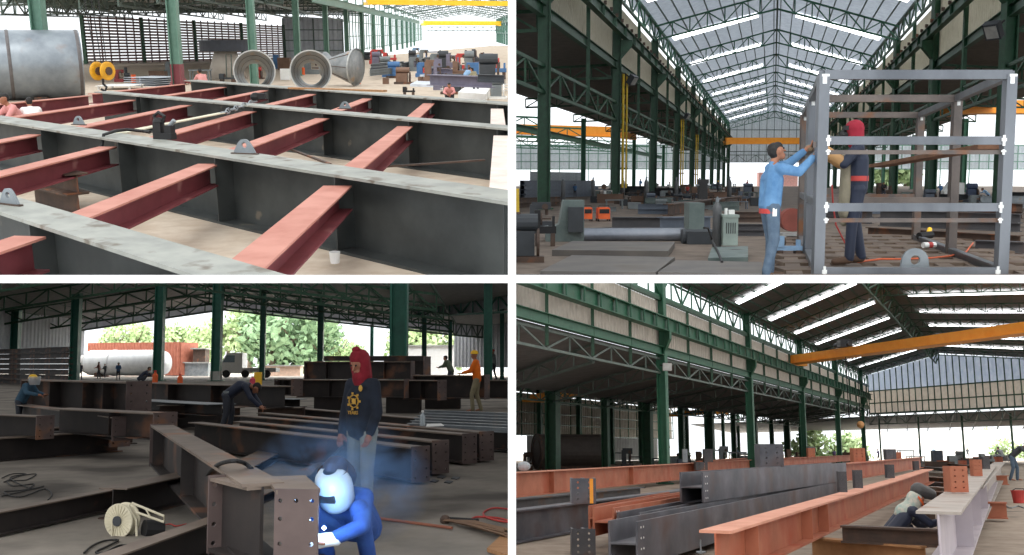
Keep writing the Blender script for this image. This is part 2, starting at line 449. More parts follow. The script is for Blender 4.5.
def person(label, loc, rz, J, top, legs, shoes=None, hat=None, group=None, vox=0.016, hair=M_hair, face=True, sleeves=2, extras=(), skin=None, apron=None, name='person', hide_legs=False, curl=0.5):
    """J: joints in the figure's own metres (x right of the figure, y the way it faces, z up):
    pelvis chest neck head (centre), sh/el/wr _l _r, hip/kn/an _l _r, toe_l toe_r"""
    t = thing(name, label, 'person', loc, rz, group)
    j = {k: Vector(v) for k, v in J.items()}; skin = skin or M_skin
    fwd = j.get('fwd', Vector((0, 1, 0))).normalized(); hd = j['head']
    lat = (j['sh_r'] - j['sh_l']).normalized()
    body = [(j['pelvis'] + lat * .055 * q, j['chest'] + lat * .075 * q, 0.095, 0.1) for q in (-1, 1)] + [(j['chest'] + lat * .06 * q, j['neck'] + (j['chest'] - j['neck']) * .25 + lat * .05 * q, 0.098, 0.06) for q in (-1, 1)]
    body += [(j['chest'], j['neck'], 0.1, 0.055), (j['neck'], hd, 0.05, 0.056),
            (j['sh_l'], j['sh_r'], 0.058, 0.058), (j['hip_l'], j['hip_r'], 0.085, 0.085)]
    fing = MB()
    for s in 'lr':
        body += [(j['sh_' + s], j['el_' + s], 0.052, 0.038), (j['el_' + s], j['wr_' + s], 0.038, 0.026),
                 (j['hip_' + s], j['kn_' + s], 0.072, 0.05), (j['kn_' + s], j['an_' + s], 0.05, 0.034), (j['an_' + s], j['toe_' + s], 0.036, 0.03)]
        hand(body, j['wr_' + s], j['el_' + s], fing, 1 if s == 'r' else -1, curl)
    rt = fwd.cross(Vector((0, 0, 1))); rt = rt.normalized() if rt.length > 0.1 else Vector((1, 0, 0)); up = rt.cross(fwd)
    # skull, jaw, nose, ears
    body += [(hd + up * 0.035 - fwd * 0.015, hd + up * 0.03 + fwd * 0.01, 0.083, 0.08), (hd, hd - up * 0.065 + fwd * 0.04, 0.068, 0.045),
             (hd + fwd * 0.085 + up * 0.015, hd + fwd * 0.104 - up * 0.018, 0.011, 0.016),
             (hd + rt * 0.08, hd + rt * 0.084 + up * 0.03, 0.016, 0.016), (hd - rt * 0.08, hd - rt * 0.084 + up * 0.03, 0.016, 0.016)]
    fuse('body', body, vox, skin, t, extra=fing)
    if face:
        f = MB()
        for sx in (-1, 1):
            f.ball(hd + fwd * 0.086 + rt * 0.032 * sx + up * 0.025, 0.011, 8)
        obj('eyes', f, M_hair, t, local=True)
        f = MB(); f.ball(hd + fwd * 0.083 - up * 0.052, 0.02, 8, (1.2, 0.5, 0.3)); obj('mouth', f, paint('lip', (120, 60, 56)), t, local=True)
    if hair:
            h = [(hd + up * 0.055 - fwd * 0.03, hd + up * 0.06 + fwd * 0.03, 0.085, 0.068), (hd - fwd * 0.04 + up * 0.03, hd - fwd * 0.045 - up * 0.03, 0.078, 0.055)]
            fuse('hair', h, vox, hair, t)
    g = 0.016
    dn = (j['pelvis'] - j['chest']).normalized()
    sh = [(j['pelvis'] + dn * .02 + lat * .06 * q, j['chest'] + lat * .075 * q, 0.1 + g, 0.1 + g) for q in (-1, 1)] + [(j['pelvis'] + dn * .02 - lat * .06, j['pelvis'] + dn * .02 + lat * .06, .1 + g, .1 + g),
          (j['chest'] - lat * .07, j['chest'] + lat * .07, .1 + g, .1 + g), (j['chest'], j['neck'].lerp(j['chest'], .12), .1 + g, .058 + g * .6), (j['chest'] + lat * .06, j['neck'].lerp(j['chest'], 0.3) + lat * .04, 0.1 + g, 0.07), (j['chest'] - lat * .06, j['neck'].lerp(j['chest'], 0.3) - lat * .04, 0.1 + g, 0.07),
          (j['sh_l'], j['sh_r'], 0.06 + g, 0.06 + g)]
    for s in 'lr':
        e = j['wr_' + s].lerp(j['el_' + s], 0.12) if sleeves == 2 else j['el_' + s]
        sh += [(j['sh_' + s], j['el_' + s], 0.058 + g, 0.043 + g)]
        if sleeves == 2: sh += [(j['el_' + s], e, 0.043 + g, 0.032 + g)]
    fuse('shirt', sh, vox, top, t)
    if not hide_legs:
        tr = [(j['hip_l'], j['hip_r'], 0.085 + g, 0.085 + g), (j['pelvis'] - lat * .05, j['pelvis'] + lat * .05, 0.09 + g, 0.09 + g)]
        for s in 'lr': tr += [(j['hip_' + s], j['kn_' + s], 0.078 + g, 0.054 + g), (j['kn_' + s], j['an_' + s], 0.052 + g, 0.044 + g)]
        fuse('trousers', tr, vox, legs, t)
        if shoes:
            for s in 'lr':
                a = j['an_' + s]; b = j['toe_' + s]
                fuse('boot', [(a + Vector((0, 0, 0.03)), a - Vector((0, 0, 0.015)), 0.052, 0.054), (a - Vector((0, 0, 0.02)), b, 0.05, 0.042)], vox, shoes, t)
    if hat: hat(t, hd, fwd, rt, up)
    return t

def standing(lean=0.0, arms='down', H=1.7, step=0.1):
    k = H / 1.7; L = lean; z = lambda v: v * k
    J = dict(pelvis=(0, 0, z(.93)), chest=(0, .05 * L + .25 * L, z(1.28 - .08 * L)), neck=(0, .06 * L + .42 * L, z(1.46 - .2 * L)), head=(0, .03 + .5 * L, z(1.59 - .25 * L)),
             sh_l=(-.17, .36 * L, z(1.4 - .16 * L)), sh_r=(.17, .36 * L, z(1.4 - .16 * L)),
             hip_l=(-.09, 0, z(.9)), hip_r=(.09, 0, z(.9)), kn_l=(-.11, .03 + step, z(.49)), kn_r=(.11, .03, z(.49)),
             an_l=(-.12, step, z(.07)), an_r=(.12, -step, z(.07)), toe_l=(-.14, step + .17, z(.035)), toe_r=(.14, -step + .17, z(.035)))
    if arms == 'down': J.update(el_l=(-.25, .3 * L, z(1.1)), el_r=(.25, .3 * L, z(1.1)), wr_l=(-.27, .1 + .3 * L, z(.87)), wr_r=(.27, .1 + .3 * L, z(.87)))
    if arms == 'fore': J.update(el_l=(-.24, .12 + .3 * L, z(1.14)), el_r=(.24, .12 + .3 * L, z(1.14)), wr_l=(-.13, .38 + .3 * L, z(1.08)), wr_r=(.13, .38 + .3 * L, z(1.08)))
    return J
def squatting(lean=0.5):
    L = lean
    return dict(pelvis=(0, 0, .3), chest=(0, .12 + .2 * L, .62 - .05 * L), neck=(0, .2 + .32 * L, .8 - .1 * L), head=(0, .26 + .38 * L, .92 - .14 * L),
                sh_l=(-.17, .16 + .3 * L, .74 - .08 * L), sh_r=(.17, .16 + .3 * L, .74 - .08 * L), el_l=(-.25, .4, .52), el_r=(.25, .4, .52), wr_l=(-.1, .62, .45), wr_r=(.1, .62, .45),
                hip_l=(-.1, .02, .27), hip_r=(.1, .02, .27), kn_l=(-.17, .38, .46), kn_r=(.17, .38, .46), an_l=(-.15, .14, .08), an_r=(.15, .14, .08), toe_l=(-.17, .32, .035), toe_r=(.17, .32, .035))
def hard_hat(m):
    def f(t, hd, fwd, rt, up):
        c = hd + up * 0.055
        obj('hard_hat', MB().lathe([(0.125, -0.005), (0.118, 0.0), (0.112, 0.03), (0.095, 0.07), (0.06, 0.095), (0.01, 0.105)], c, up, 16), m, t, local=True, smooth=True)
    return f
def hood(m):
    def f(t, hd, fwd, rt, up):
        fuse('hood', [(hd + up * 0.045 - fwd * 0.02, hd + up * 0.05 + fwd * 0.005, 0.108, 0.1), (hd - fwd * 0.02, hd - up * 0.12 - fwd * 0.01, 0.1, 0.1)], 0.014, m, t)
    return f
def welding_helmet(m):
    def f(t, hd, fwd, rt, up):
        c = hd + fwd * 0.03
        n = 20; prof = [(0.128 * cos(a), 0.135 * sin(a)) for a in [pi * (-0.1 + 1.2 * i / n) for i in range(n + 1)]]
        prof = prof + [(x * 0.93, y * 0.93) for x, y in prof[::-1]]
        P = lambda x, y, o, k: o + rt * x * k + fwd * y * k
        k0 = len(prof); lv = [(-.16, .55), (-.14, .75), (-.1, .92), (0, 1), (.06, .98), (.11, .86), (.14, .66), (.15, .4)]
        vs = [P(x, y, c + up * h_, k) for h_, k in lv for x, y in prof]
        fs = [(r * k0 + i, r * k0 + (i + 1) % k0, (r + 1) * k0 + (i + 1) % k0, (r + 1) * k0 + i) for r in range(len(lv) - 1) for i in range(k0)]
        o = obj('welding_helmet', MB().add(vs, fs), m, t, local=True, smooth=True)
        obj('lens', MB().bar(c + fwd * 0.134 + up * 0.01 - rt * .055, c + fwd * 0.134 + up * 0.01 + rt * .055, .02, .05, up), M_black, o, local=True)
        obj('head_band', MB().lathe([(.1, 0), (.106, .03)], c - fwd * .03 + up * .1, up, 16, caps=False), M_rust, o, local=True)
    return f

def gas_cylinder(label, loc, group=None, m=None, k=1.0):
    t = thing('gas_cylinder', label, 'gas cylinder', loc, 0, group)
    z = Vector((0, 0, 1))
    obj('body', MB().lathe([(0.10, 0), (0.115, 0.02), (0.115, 1.1), (0.1, 1.2), (0.05, 1.28), (0.04, 1.32)], (0, 0, 0), z, 16), m or M_gasbody, t, local=True, smooth=True).scale = (k,) * 3
    obj('valve', MB().lathe([(0.045, 1.3), (0.045, 1.42), (0.02, 1.42), (0.02, 1.46)], (0, 0, 0), z, 10).tube((0, 0, 1.39), (0.09, 0, 1.39), 0.015), M_steel, t, local=True).scale = (k,) * 3
    return t
M_gasbody = paint('grey_cylinder_paint', (84, 86, 88), 0.45, 0.3)

def welding_set(label, loc, rz, m, group=None, k=1.0, name='welding_machine'):
    t = thing(name, label, 'welding machine', loc, rz, group)
    o = [obj('case', MB().box((0, 0, .42), (.42, .7, .6)).box((0, 0, .74), (.36, .62, .05)), m, t, local=True),
         obj('control_panel', MB().box((0, -.355, .55), (.36, .02, .24)), M_black, t, local=True),
         obj('handle', MB().ptube([(-.18, -.2, .76), (-.18, -.2, .86), (.18, -.2, .86), (.18, -.2, .76)], .014), M_black, t, local=True)]
    for x in (-.2, .2):
        for y in (-.28, .28): o.append(obj('wheel', MB().tube((x - .02, y, .08), (x + .02, y, .08), .08, 12), M_black, t, local=True))
    for q in o: q.scale = (k,) * 3
    return t

def far_person(label, p, k, shirt, hatm=None, group=None, rz=0.0, J=None, legs=None, face=False):
    """a worker in the distance, the same build as the near ones at a coarser grain"""
    return person(label, p, rz, J or standing(0.1, 'fore'), shirt, legs or M_trouser, hat=hard_hat(hatm) if hatm else None, group=group, vox=0.03, face=face, hair=None if hatm else M_hair)
M_trouser = paint('dark_work_trousers', (44, 48, 58))
M_navy = paint('navy_cloth', (30, 38, 58))
M_denim = mat('washed_denim', (74, 92, 112), (92, 110, 128), 12, 0.9)
M_boot = paint('worn_leather_boot', (84, 64, 50), 0.8)
M_yhat = paint('yellow_hard_hat_shell', (236, 180, 20), 0.35)

NUM = 'first second third fourth fifth sixth seventh eighth ninth tenth eleventh twelfth thirteenth fourteenth fifteenth sixteenth seventeenth eighteenth nineteenth twentieth'.split()
def leafmat(name, c1, c2):
    return mat(name, c1, c2, 6, .8)
M_leaf = leafmat('tree_leaves', (140, 168, 116), (190, 208, 160)); M_leafd = leafmat('dark_tree_leaves', (104, 136, 100), (146, 174, 136)); M_bark = paint('grey_bark', (110, 98, 84), .9)
def tree(label, p, h, r, m, seed=1, group='trees outside', n=900, name='tree', lsize=None):
    rnd = random.Random(seed); t = thing(name, label, 'tree', p, 0, group); cz = h - r * .85
    mb = MB(); mb.tube((0, 0, 0), (0, 0, cz), r * .09, 8, r * .05)
    for i in range(6):
        a = i * 1.1; mb.tube((0, 0, cz * (.55 + .06 * i)), (cos(a) * r * .6, sin(a) * r * .6, cz + r * .2 * (i % 3)), r * .035, 5, r * .015)
    obj('trunk', mb, M_bark, t, local=True)
    mb = MB(); ls = lsize or r * .16; blobs = [(Vector((rnd.uniform(-.55, .55) * r, rnd.uniform(-.55, .55) * r, cz + rnd.uniform(-.5, .55) * r)), rnd.uniform(.35, .55) * r) for _ in range(9)]
    for i in range(n):
        c, rr = blobs[rnd.randrange(9)]; d = Vector((rnd.gauss(0, 1), rnd.gauss(0, 1), rnd.gauss(0, 1))).normalized(); q = c + d * rr * rnd.uniform(.7, 1.05)
        a = Vector((rnd.gauss(0, 1), rnd.gauss(0, 1), rnd.gauss(0, 1))).normalized(); b = a.cross(d).normalized(); s = ls * rnd.uniform(.6, 1.3)
        mb.add([q - a * s, q - b * s * .6, q + a * s, q + b * s * .6], [(0, 1, 2, 3)])
    obj('crown', mb, m, t, local=True)
    return t
# ------------------------------------------------------------------ shop-floor equipment; sizes are given as seen (pixels) and turned into metres at the spot
def spot(b, px, py, z=0.0): return b.g(px, py, z)
def sz(p, *px): return [v * p.y / F for v in px]
def bench(b, label, px, py, w, h, m, mleg=None, dep=None, z=0.0, group=None, rz=0.0, cat='workbench'):
    p = spot(b, px, py, z); w, h = sz(p, w, h); dep = dep or w * .5
    t = thing(cat.replace(' ', '_'), label, cat, p, rz, group)
    obj('top', MB().box((0, 0, h - h * .05), (w, dep, h * .1)), m, t, local=True)
    for sx in (-1, 1):
        for sy in (-1, 1): obj('leg', MB().box((sx * w * .44, sy * dep * .42, h * .45), (w * .05, w * .05, h * .9)), mleg or m, t, local=True)
    return t
def crate(b, label, px, py, w, h, m, dep=None, z=0.0, group=None, rz=0.0, cat='crate'):
    p = spot(b, px, py, z); w, h = sz(p, w, h); dep = dep or w * .8
    t = thing(cat, label, cat, p, rz, group)
    obj('box', MB().box((0, 0, h * .5), (w * .94, dep * .94, h * .96)), m, t, local=True)
    for i in range(3): obj('batten', MB().box((0, -dep * .48, h * (.12 + .38 * i)), (w, dep * .04, h * .12)), m, t, local=True)
    for sx in (-1, 1): obj('corner_post', MB().box((sx * w * .47, -dep * .48, h * .5), (w * .07, dep * .07, h)), m, t, local=True)
    return t
def machine(b, label, px, py, w, h, m, m2=None, z=0.0, group=None, rz=0.0, name='machine_tool', cat='machine', kind='press'):
    """press: base, column, head, spindle; lathe: bed, headstock, chuck, feet; engine: skid, block, tank, wheel"""
    p = spot(b, px, py, z); w, h = sz(p, w, h); m2 = m2 or M_rust; d = min(w * .7, h * 1.2)
    t = thing(name, label, cat, p, rz, group)
    if kind == 'press':
        obj('base', MB().box((0, 0, h * .13), (w, d, h * .26)), m, t, local=True)
        obj('column', MB().box((-w * .25, 0, h * .55), (w * .35, d * .6, h * .7)), m, t, local=True)
        obj('head', MB().box((w * .05, 0, h * .86), (w * .8, d * .5, h * .26)), m, t, local=True)
        obj('spindle', MB().tube((w * .28, 0, h * .5), (w * .28, 0, h * .75), w * .07, 8), m2, t, local=True)
        obj('table', MB().box((w * .25, 0, h * .36), (w * .4, d * .6, h * .06)), m2, t, local=True)
        obj('hand_wheel', MB().lathe([(w * .13, 0), (w * .13, w * .04)], (w * .2, -d * .3, h * .82), (0, -1, 0), 12), m2, t, local=True)
    elif kind == 'lathe':
        obj('bed', MB().box((0, 0, h * .45), (w, d * .5, h * .2)), m, t, local=True)
        obj('headstock', MB().box((-w * .35, 0, h * .75), (w * .28, d * .6, h * .5)), m, t, local=True)
        obj('tailstock', MB().box((w * .38, 0, h * .68), (w * .12, d * .4, h * .3)), m, t, local=True)
        obj('chuck', MB().lathe([(h * .18, 0), (h * .18, w * .08)], (-w * .21, 0, h * .76), (1, 0, 0), 12), m2, t, local=True)
        for sx in (-1, 1): obj('foot', MB().box((sx * w * .35, 0, h * .18), (w * .2, d * .6, h * .36)), m2, t, local=True)
    else:
        obj('skid', MB().box((0, 0, h * .06), (w, d * .7, h * .12)), m2, t, local=True)
        obj('block', MB().box((-w * .1, 0, h * .38), (w * .6, d * .55, h * .5)), m, t, local=True)
        obj('tank', MB().tube((-w * .4, 0, h * .8), (w * .3, 0, h * .8), h * .17, 12), m, t, local=True)
        obj('fan_wheel', MB().lathe([(h * .28, 0), (h * .28, w * .08)], (w * .27, 0, h * .4), (1, 0, 0), 14), m2, t, local=True)
        obj('exhaust', MB().tube((-w * .3, 0, h * .6), (-w * .3, 0, h), h * .05, 8), m2, t, local=True)
    return t
ORD = ['lowest', 'second from the bottom', 'third from the bottom', 'fourth from the bottom', 'fifth from the bottom', 'sixth from the bottom', 'seventh from the bottom', 'eighth from the bottom', 'ninth from the bottom', 'tenth from the bottom']
def pile(b, what, px0, py0, px1, py1, n, h, m, w=None, z=0.0, group=None, cols=1, name='steel_beam', gap=0.0, dirv=None, where=''):
    """beams lying on each other, each its own thing; h = height seen of one beam at the first end"""
    p = spot(b, px0, py0, z); q = spot(b, px1, py1, z); hh = h * p.y / F; w = w or hh * .9; s = (q - p).cross(Vector((0, 0, 1))).normalized()
    for c in range(cols):
        for i in range(n):
            o = s * (c * w * 1.08) + Vector((0, 0, i * (hh + gap)))
            lab = '%s, %s%s of the pile%s' % (what, ORD[i] if i < n - 1 or n == 1 else 'topmost', (', %s row' % ('front' if c == 0 else 'rear')) if cols > 1 else '', ' ' + where if where else '')
            obj(name, MB().ibeam(p + o, q + o, w, hh, hh * .08, hh * .06), m, label=lab, cat='beam', group=group or 'piled beams')
def drum(b, label, px, py, w, h, m, z=0.0, group=None, cat='drum', lid=None):
    p = spot(b, px, py, z); w, h = sz(p, w, h); r = w / 2
    t = thing(cat, label, cat, p, 0, group)
    obj('body', MB().lathe([(r, 0), (r, h * .3), (r * 1.04, h * .33), (r, h * .36), (r, h * .64), (r * 1.04, h * .67), (r, h * .7), (r, h)], (0, 0, 0), (0, 0, 1), 16), m, t, local=True)
    obj('lid', MB().lathe([(r * .96, h), (r * .96, h * 1.02), (r * .2, h * 1.03)], (0, 0, 0), (0, 0, 1), 16), lid or m, t, local=True)
    return t
def bucket(b, label, px, py, w, h, m, z=0.0, group=None):
    p = spot(b, px, py, z); w, h = sz(p, w, h); r = w / 2
    t = thing('bucket', label, 'bucket', p, 0, group)
    obj('body', MB().lathe([(r * .75, 0), (r, h), (r * 1.06, h), (r * 1.06, h * .93), (r * .98, h * .93), (r * .9, h * .95), (r * .7, h * .1)], (0, 0, 0), (0, 0, 1), 16), m, t, local=True)
    obj('handle', MB().ptube([(-r, 0, h * .95), (-r * .6, -r * .5, h * 1.15), (r * .6, -r * .5, h * 1.15), (r, 0, h * .95)], r * .06), M_black, t, local=True)
    return t
def worker(b, label, px, py, hpx, shirt, hatm=None, group='distant workers', J=None, rz=0.0, z=0.0, legs=None, hood_m=None):
    p = spot(b, px, py, z); JJ = J or standing(.1, 'fore'); k = hpx * p.y / F / (JJ['head'][2] + .12)
    t = far_person(label, p, 1, shirt, hatm, group, rz, J, legs)
    if hood_m: hood(hood_m)(t, Vector((J or standing(.1, 'fore'))['head']), Vector((0, 1, 0)), Vector((1, 0, 0)), Vector((0, 0, 1)))
    t.matrix_basis = t.matrix_basis @ Matrix.Diagonal((k, k, k, 1))
    return t
C_blue = paint('workshop_blue', (66, 106, 150)); C_red = paint('machine_red', (176, 60, 56)); C_org = paint('machine_orange', (214, 92, 40)); C_teal = paint('machine_teal', (70, 110, 112))
C_grey = paint('machine_grey', (112, 118, 120)); C_dk = paint('machine_charcoal', (52, 56, 60)); C_brown = paint('rusty_box', (110, 84, 68)); C_lt = paint('pale_sheet', (190, 196, 204)); C_mar = paint('maroon_case', (120, 44, 46))
C_pur = paint('violet_grey_steel', (104, 100, 116)); C_cloth = paint('pink_cloth', (196, 132, 128)); C_skyb = paint('light_blue_cloth', (120, 150, 180)); C_khaki = paint('khaki_cloth', (130, 122, 96))
# ================================================================== bay one: deck girders and red cross beams
A = bay(Bay('girder yard', 33, 2.6, -1, 1))
HG = 0.96
def gline(n0, n1, f0, f1):
    n0, n1, f0, f1 = [A.g(*q, HG) for q in (n0, n1, f0, f1)]
    d = (n1 - n0).normalized(); s = Vector((-d.y, d.x, 0))
    w = ((f0 - n0).dot(s) + (f1 - n1).dot(s)) / 2
    return n0 + s * w / 2, n1 + s * w / 2, w, d, s
def extend(p, d, a, b): return p + d * a, p + d * b
# near edge and far edge of each top flange as measured
GL = [((0, 211.6), (195.5, 275), (20, 196.4), (260, 268.8)),
      ((0, 121.5), (508, 202), (0, 114.5), (508, 191.4)),
      ((94, 91.6), (508, 128.7), (94, 89.3), (508, 125.4)),
      ((184, 80.2), (508, 104), (184, 78.8), (508, 101.8))]
LAB = ['dark steel deck girder nearest the camera, broad grey top flange, lug at its left end',
       'long dark deck girder second from the front, carrying the black clamp',
       'dark deck girder third from the front with a chain shackle resting on it',
       'rearmost dark steel deck girder, just in front of the metal cones']
ST = [[28], [40, 117, 214, 334, 503], [96, 140, 252, 322, 408, 497], [186, 224, 268, 316, 371, 431, 497]]
G = []
for i, q in enumerate(GL):
    p0, p1, w, d, s = gline(*q)
    a, b = p0 - d * (0.0 if i >= 2 else 1.5), p1 + d * 3.0
    G.append((p0, d, s, w))
    z = Vector((0, 0, HG)); L = (b - a).length
    st = []
    for x in ST[i]:                                        # where the web stiffeners meet the flange
        r = A.ray(x, 0); k = None
        # plan intersection of the viewing plane through column x with the girder line
        den = d.x * r.y - d.y * r.x
        # use the ray at flange height
        yy = q[0][1] + (q[1][1] - q[0][1]) * (x - q[0][0]) / (q[1][0] - q[0][0])
        pt = A.g(x, yy, HG); st.append((pt - a).dot(d))
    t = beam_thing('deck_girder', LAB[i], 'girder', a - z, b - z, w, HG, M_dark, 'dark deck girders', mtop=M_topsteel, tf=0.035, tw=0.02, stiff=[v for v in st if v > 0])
def on_girder(i, p, d):
    """run from p along d until the side of girder i"""
    q, gd, gs, w = G[i]; n = gs
    k = (q - p).dot(n) / d.dot(n); r = p + d * k
    return r
def cross(i, j, a, b, label, mt=None, w=0.30, h=0.30, rear=True):
    """cross beam between girder i (near) and girder j (far); a, b: points of its top flange"""
    zt = HG - 0.13
    p = A.g(*a, zt); q = A.g(*b, zt); d = (q - p).normalized()
    if d.y < 0: d = -d
    kk = lambda n: (G[n][3] / 2 - .01) / abs(G[n][2].dot(d))
    p0 = on_girder(i, q, d) + d * kk(i); p1 = on_girder(j, q, d) - d * kk(j)
    if not rear: p0 = p
    z = Vector((0, 0, zt - h))
    p0.z = p1.z = zt - h
    wj = w
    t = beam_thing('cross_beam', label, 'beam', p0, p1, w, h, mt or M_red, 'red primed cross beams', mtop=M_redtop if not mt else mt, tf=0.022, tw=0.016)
    return t
M_palebeam = mat('pale_dusty_primer', (214, 196, 186), (230, 216, 206), 3, 0.8)
cross(0, 1, (82.5, 214.1), (207.6, 164.1), 'red primed cross beam running from the front girder to the middle of the second girder')
cross(0, 1, (0, 173.5), (108, 146.5), 'red primed cross beam at left, meeting the second girder at its splice')
cross(0, 1, (0, 141), (37, 134), 'red primed cross beam stub at the far left edge behind the front girder')
cross(0, 1, (255, 257), (337, 186), 'red primed cross beam nearest the camera with a pale orange top flange', w=0.34)
cross(1, 2, (23, 115.5), (138, 99), 'red cross beam leaving the second girder beside the two heads of workers')
cross(1, 2, (86, 125.6), (191.6, 104), 'red cross beam left of the webbing strap between second and third girders')
cross(1, 2, (175, 132), (251, 111), 'red cross beam directly behind the black clamp')
cross(1, 2, (265, 139), (321.6, 118.5), 'red cross beam right of the lifting lug between second and third girders')
cross(1, 2, (355, 166), (406, 125.5), 'scuffed red cross beam with a chalky web at the right part of the middle row')
cross(1, 2, (502, 190), (502, 131), 'pale dusty cross beam at the right edge between second and third girders', M_palebeam)
cross(1, 2, (0, 104), (93, 95), 'red cross beam beneath the big steel tank, behind two workers', w=0.26)
cross(2, 3, (132, 89.5), (184, 84), 'leftmost short red cross beam of the rear row')
cross(2, 3, (175, 94), (223.5, 87), 'red cross beam second from the left in the rear row')
cross(2, 3, (226, 98), (266, 90), 'red cross beam of the rear row below the left steel ring')
cross(2, 3, (273, 103.6), (315, 93.4), 'red cross beam of the rear row below the right steel ring')
cross(2, 3, (337, 110), (370, 97.5), 'mauve tinted red cross beam of the rear row under the shackle')
cross(2, 3, (412.5, 117.7), (430, 102.4), 'steep red cross beam of the rear row, second from the right')
cross(2, 3, (498, 125), (497, 107.5), 'pale cross beam at the right end of the rear row', M_palebeam)
# near stub below the front girder
p1 = A.g(30, 236, HG - .1); d = (A.g(30, 236, HG - .1) - A.g(0, 246, HG - .1)).normalized()
z = Vector((0, 0, .32))
beam_thing('cross_beam', 'red cross beam stub with two bolts bolted to the near side of the front girder', 'beam', p1 - d * 1.6 - z, p1 - z, .3, .32, M_red, 'red primed cross beams', mtop=M_redtop, tf=.022, tw=.016)

# lifting lugs welded to the flanges
def lug(px, py, label, k=1.0, rz=0.5, m=None):
    p = A.g(px, py, HG)
    t = thing('lifting_lug', label, 'lifting lug', p, rz, 'lifting lugs on the girders')
    pts = [(-.15 * k, 0), (.15 * k, 0), (.075 * k, .13 * k), (.03 * k, .165 * k), (-.03 * k, .165 * k), (-.075 * k, .13 * k)]
    mb = MB(); n = 12; out = []
    for i in range(n):
        a = 2 * pi * i / n; r = .032 * k; out.append((r * cos(a), .1 * k + r * sin(a)))
    # plate with an eye: outer outline resampled to the ring's angles
    outer = []
    for i in range(n):
        a = 2 * pi * i / n; dx, dz = cos(a), sin(a); lo = 10
        for u in range(6):
            (x0, z0), (x1, z1) = pts[u], pts[(u + 1) % 6]; ex, ez = x1 - x0, z1 - z0; den = dx * ez - dz * ex
            if abs(den) < 1e-9: continue
            s_ = (x0 * ez - (z0 - .1 * k) * ex) / den; w_ = (x0 * dz - (z0 - .1 * k) * dx) / den
            if s_ > 0 and -1e-6 <= w_ <= 1 + 1e-6: lo = min(lo, s_)
        outer.append((dx * lo, .1 * k + dz * lo))
    for y in (-.014, .014):
        mb.add([(x, y, zz) for x, zz in outer] + [(x, y, zz) for x, zz in out], [(i, (i + 1) % n, n + (i + 1) % n, n + i) for i in range(n)])
    mb.add([(x, -.014, zz) for x, zz in outer] + [(x, .014, zz) for x, zz in outer], [(i, (i + 1) % n, n + (i + 1) % n, n + i) for i in range(n)])
    mb.add([(x, -.014, zz) for x, zz in out] + [(x, .014, zz) for x, zz in out], [(i, (i + 1) % n, n + (i + 1) % n, n + i) for i in range(n)])
    obj('eye_plate', mb, m or M_steel, t, local=True)
    obj('weld_bead', MB().box((0, 0, .008), (.34 * k, .05, .016)), M_rust, t, local=True)
    return t
lug(10, 205, 'steel lifting lug welded on the left end of the front girder', 1.0, -.5)
lug(79, 125, 'steel lifting lug on the second girder, left of the black clamp', 1.0, -.4)
lug(245, 154, 'steel lifting lug on the second girder, right of the black clamp', 1.25, -.3)
lug(345, 109, 'small lifting lug on the third girder', 1.0, -.2)
# plate clamp
p = A.g(165, 139, HG)
t = thing('plate_clamp', 'black cast plate clamp standing on the second girder', 'clamp', p, -.3)
mb = MB().box((-.1, 0, .13), (.14, .12, .26)).box((.1, 0, .12), (.12, .12, .2)).box((0, 0, .05), (.34, .14, .1)).ball((-.1, 0, .27), .1, 10, (1, .7, .7))
obj('jaw', mb, M_black, t, local=True)
obj('shackle', MB().ptube([(-.12, 0, .25), (-.17, 0, .36), (-.08, 0, .42), (.02, 0, .36), (-.02, 0, .25)], .028), M_black, t, local=True)
obj('screw', MB().tube((.1, 0, .2), (.2, 0, .3), .035, 10), M_steel, t, local=True)
p = A.g(115, 134, HG)
t = thing('rope_sling', 'short black wire sling draped over the second girder at its splice', 'sling', p, 0)
obj('loop', MB().ptube([(-.05, -.55, -.3), (-.02, -.42, .03), (.05, -.1, .06), (.15, .15, .06), (.4, .2, .03), (.55, .1, .02)], .028), M_black, t, local=True)
# chain, shackle and webbing strap
c0 = A.g(256, 101, HG); c1 = A.g(222, 113, HG - .02); c2 = A.g(150, 127, HG - .1)
t = thing('lifting_chain', 'grey lifting chain running from the shackle down to a webbing strap', 'chain', c0)
for i in range(9):
    a = c0.lerp(c1, i / 9); b = c0.lerp(c1, (i + 1.25) / 9); s = Vector((0, 0, .05)) if i % 2 else Vector((.05, .02, 0))
    obj('chain_link', MB().ptube([a, a.lerp(b, .3) + s, a.lerp(b, .7) + s, b, a.lerp(b, .7) - s, a.lerp(b, .3) - s, a], .018, 5), M_steel, t)
obj('shackle', MB().ball(c0 + Vector((0, 0, .1)), .14, 10, (1, .8, .8)).box(c0 + Vector((.1, 0, .12)), (.3, .16, .14)), M_black, t)
M_web = paint('faded_webbing', (196, 192, 170), 0.9)
tagged = obj('webbing_strap', MB().bar(c1, c2, .16, .02).bar(c2, A.g(122, 133, HG), .2, .02), M_web, label='pale flat webbing strap lying slack across the red beams', cat='strap')
# loose timber under the deck and rebar
for (a, b, lab) in (((380, 167), (485, 160), 'thin dark steel rod leaning across the bay between second and third girders'),
                    ((287, 148), (330, 164), 'dark flat bar lying slanted on the floor beyond the lug')):
    p = A.g(*a, .5); q = A.g(*b, .55)
    obj('steel_rod', MB().bar(p, q, .05, .03), M_rust, label=lab, cat='rod')
obj('timber_strip', MB().bar(A.g(290, 88, HG + .01), A.g(385, 91, HG + .01), .22, .05), M_wood, label='long brown timber strip lying on top of the rearmost girder', cat='timber')
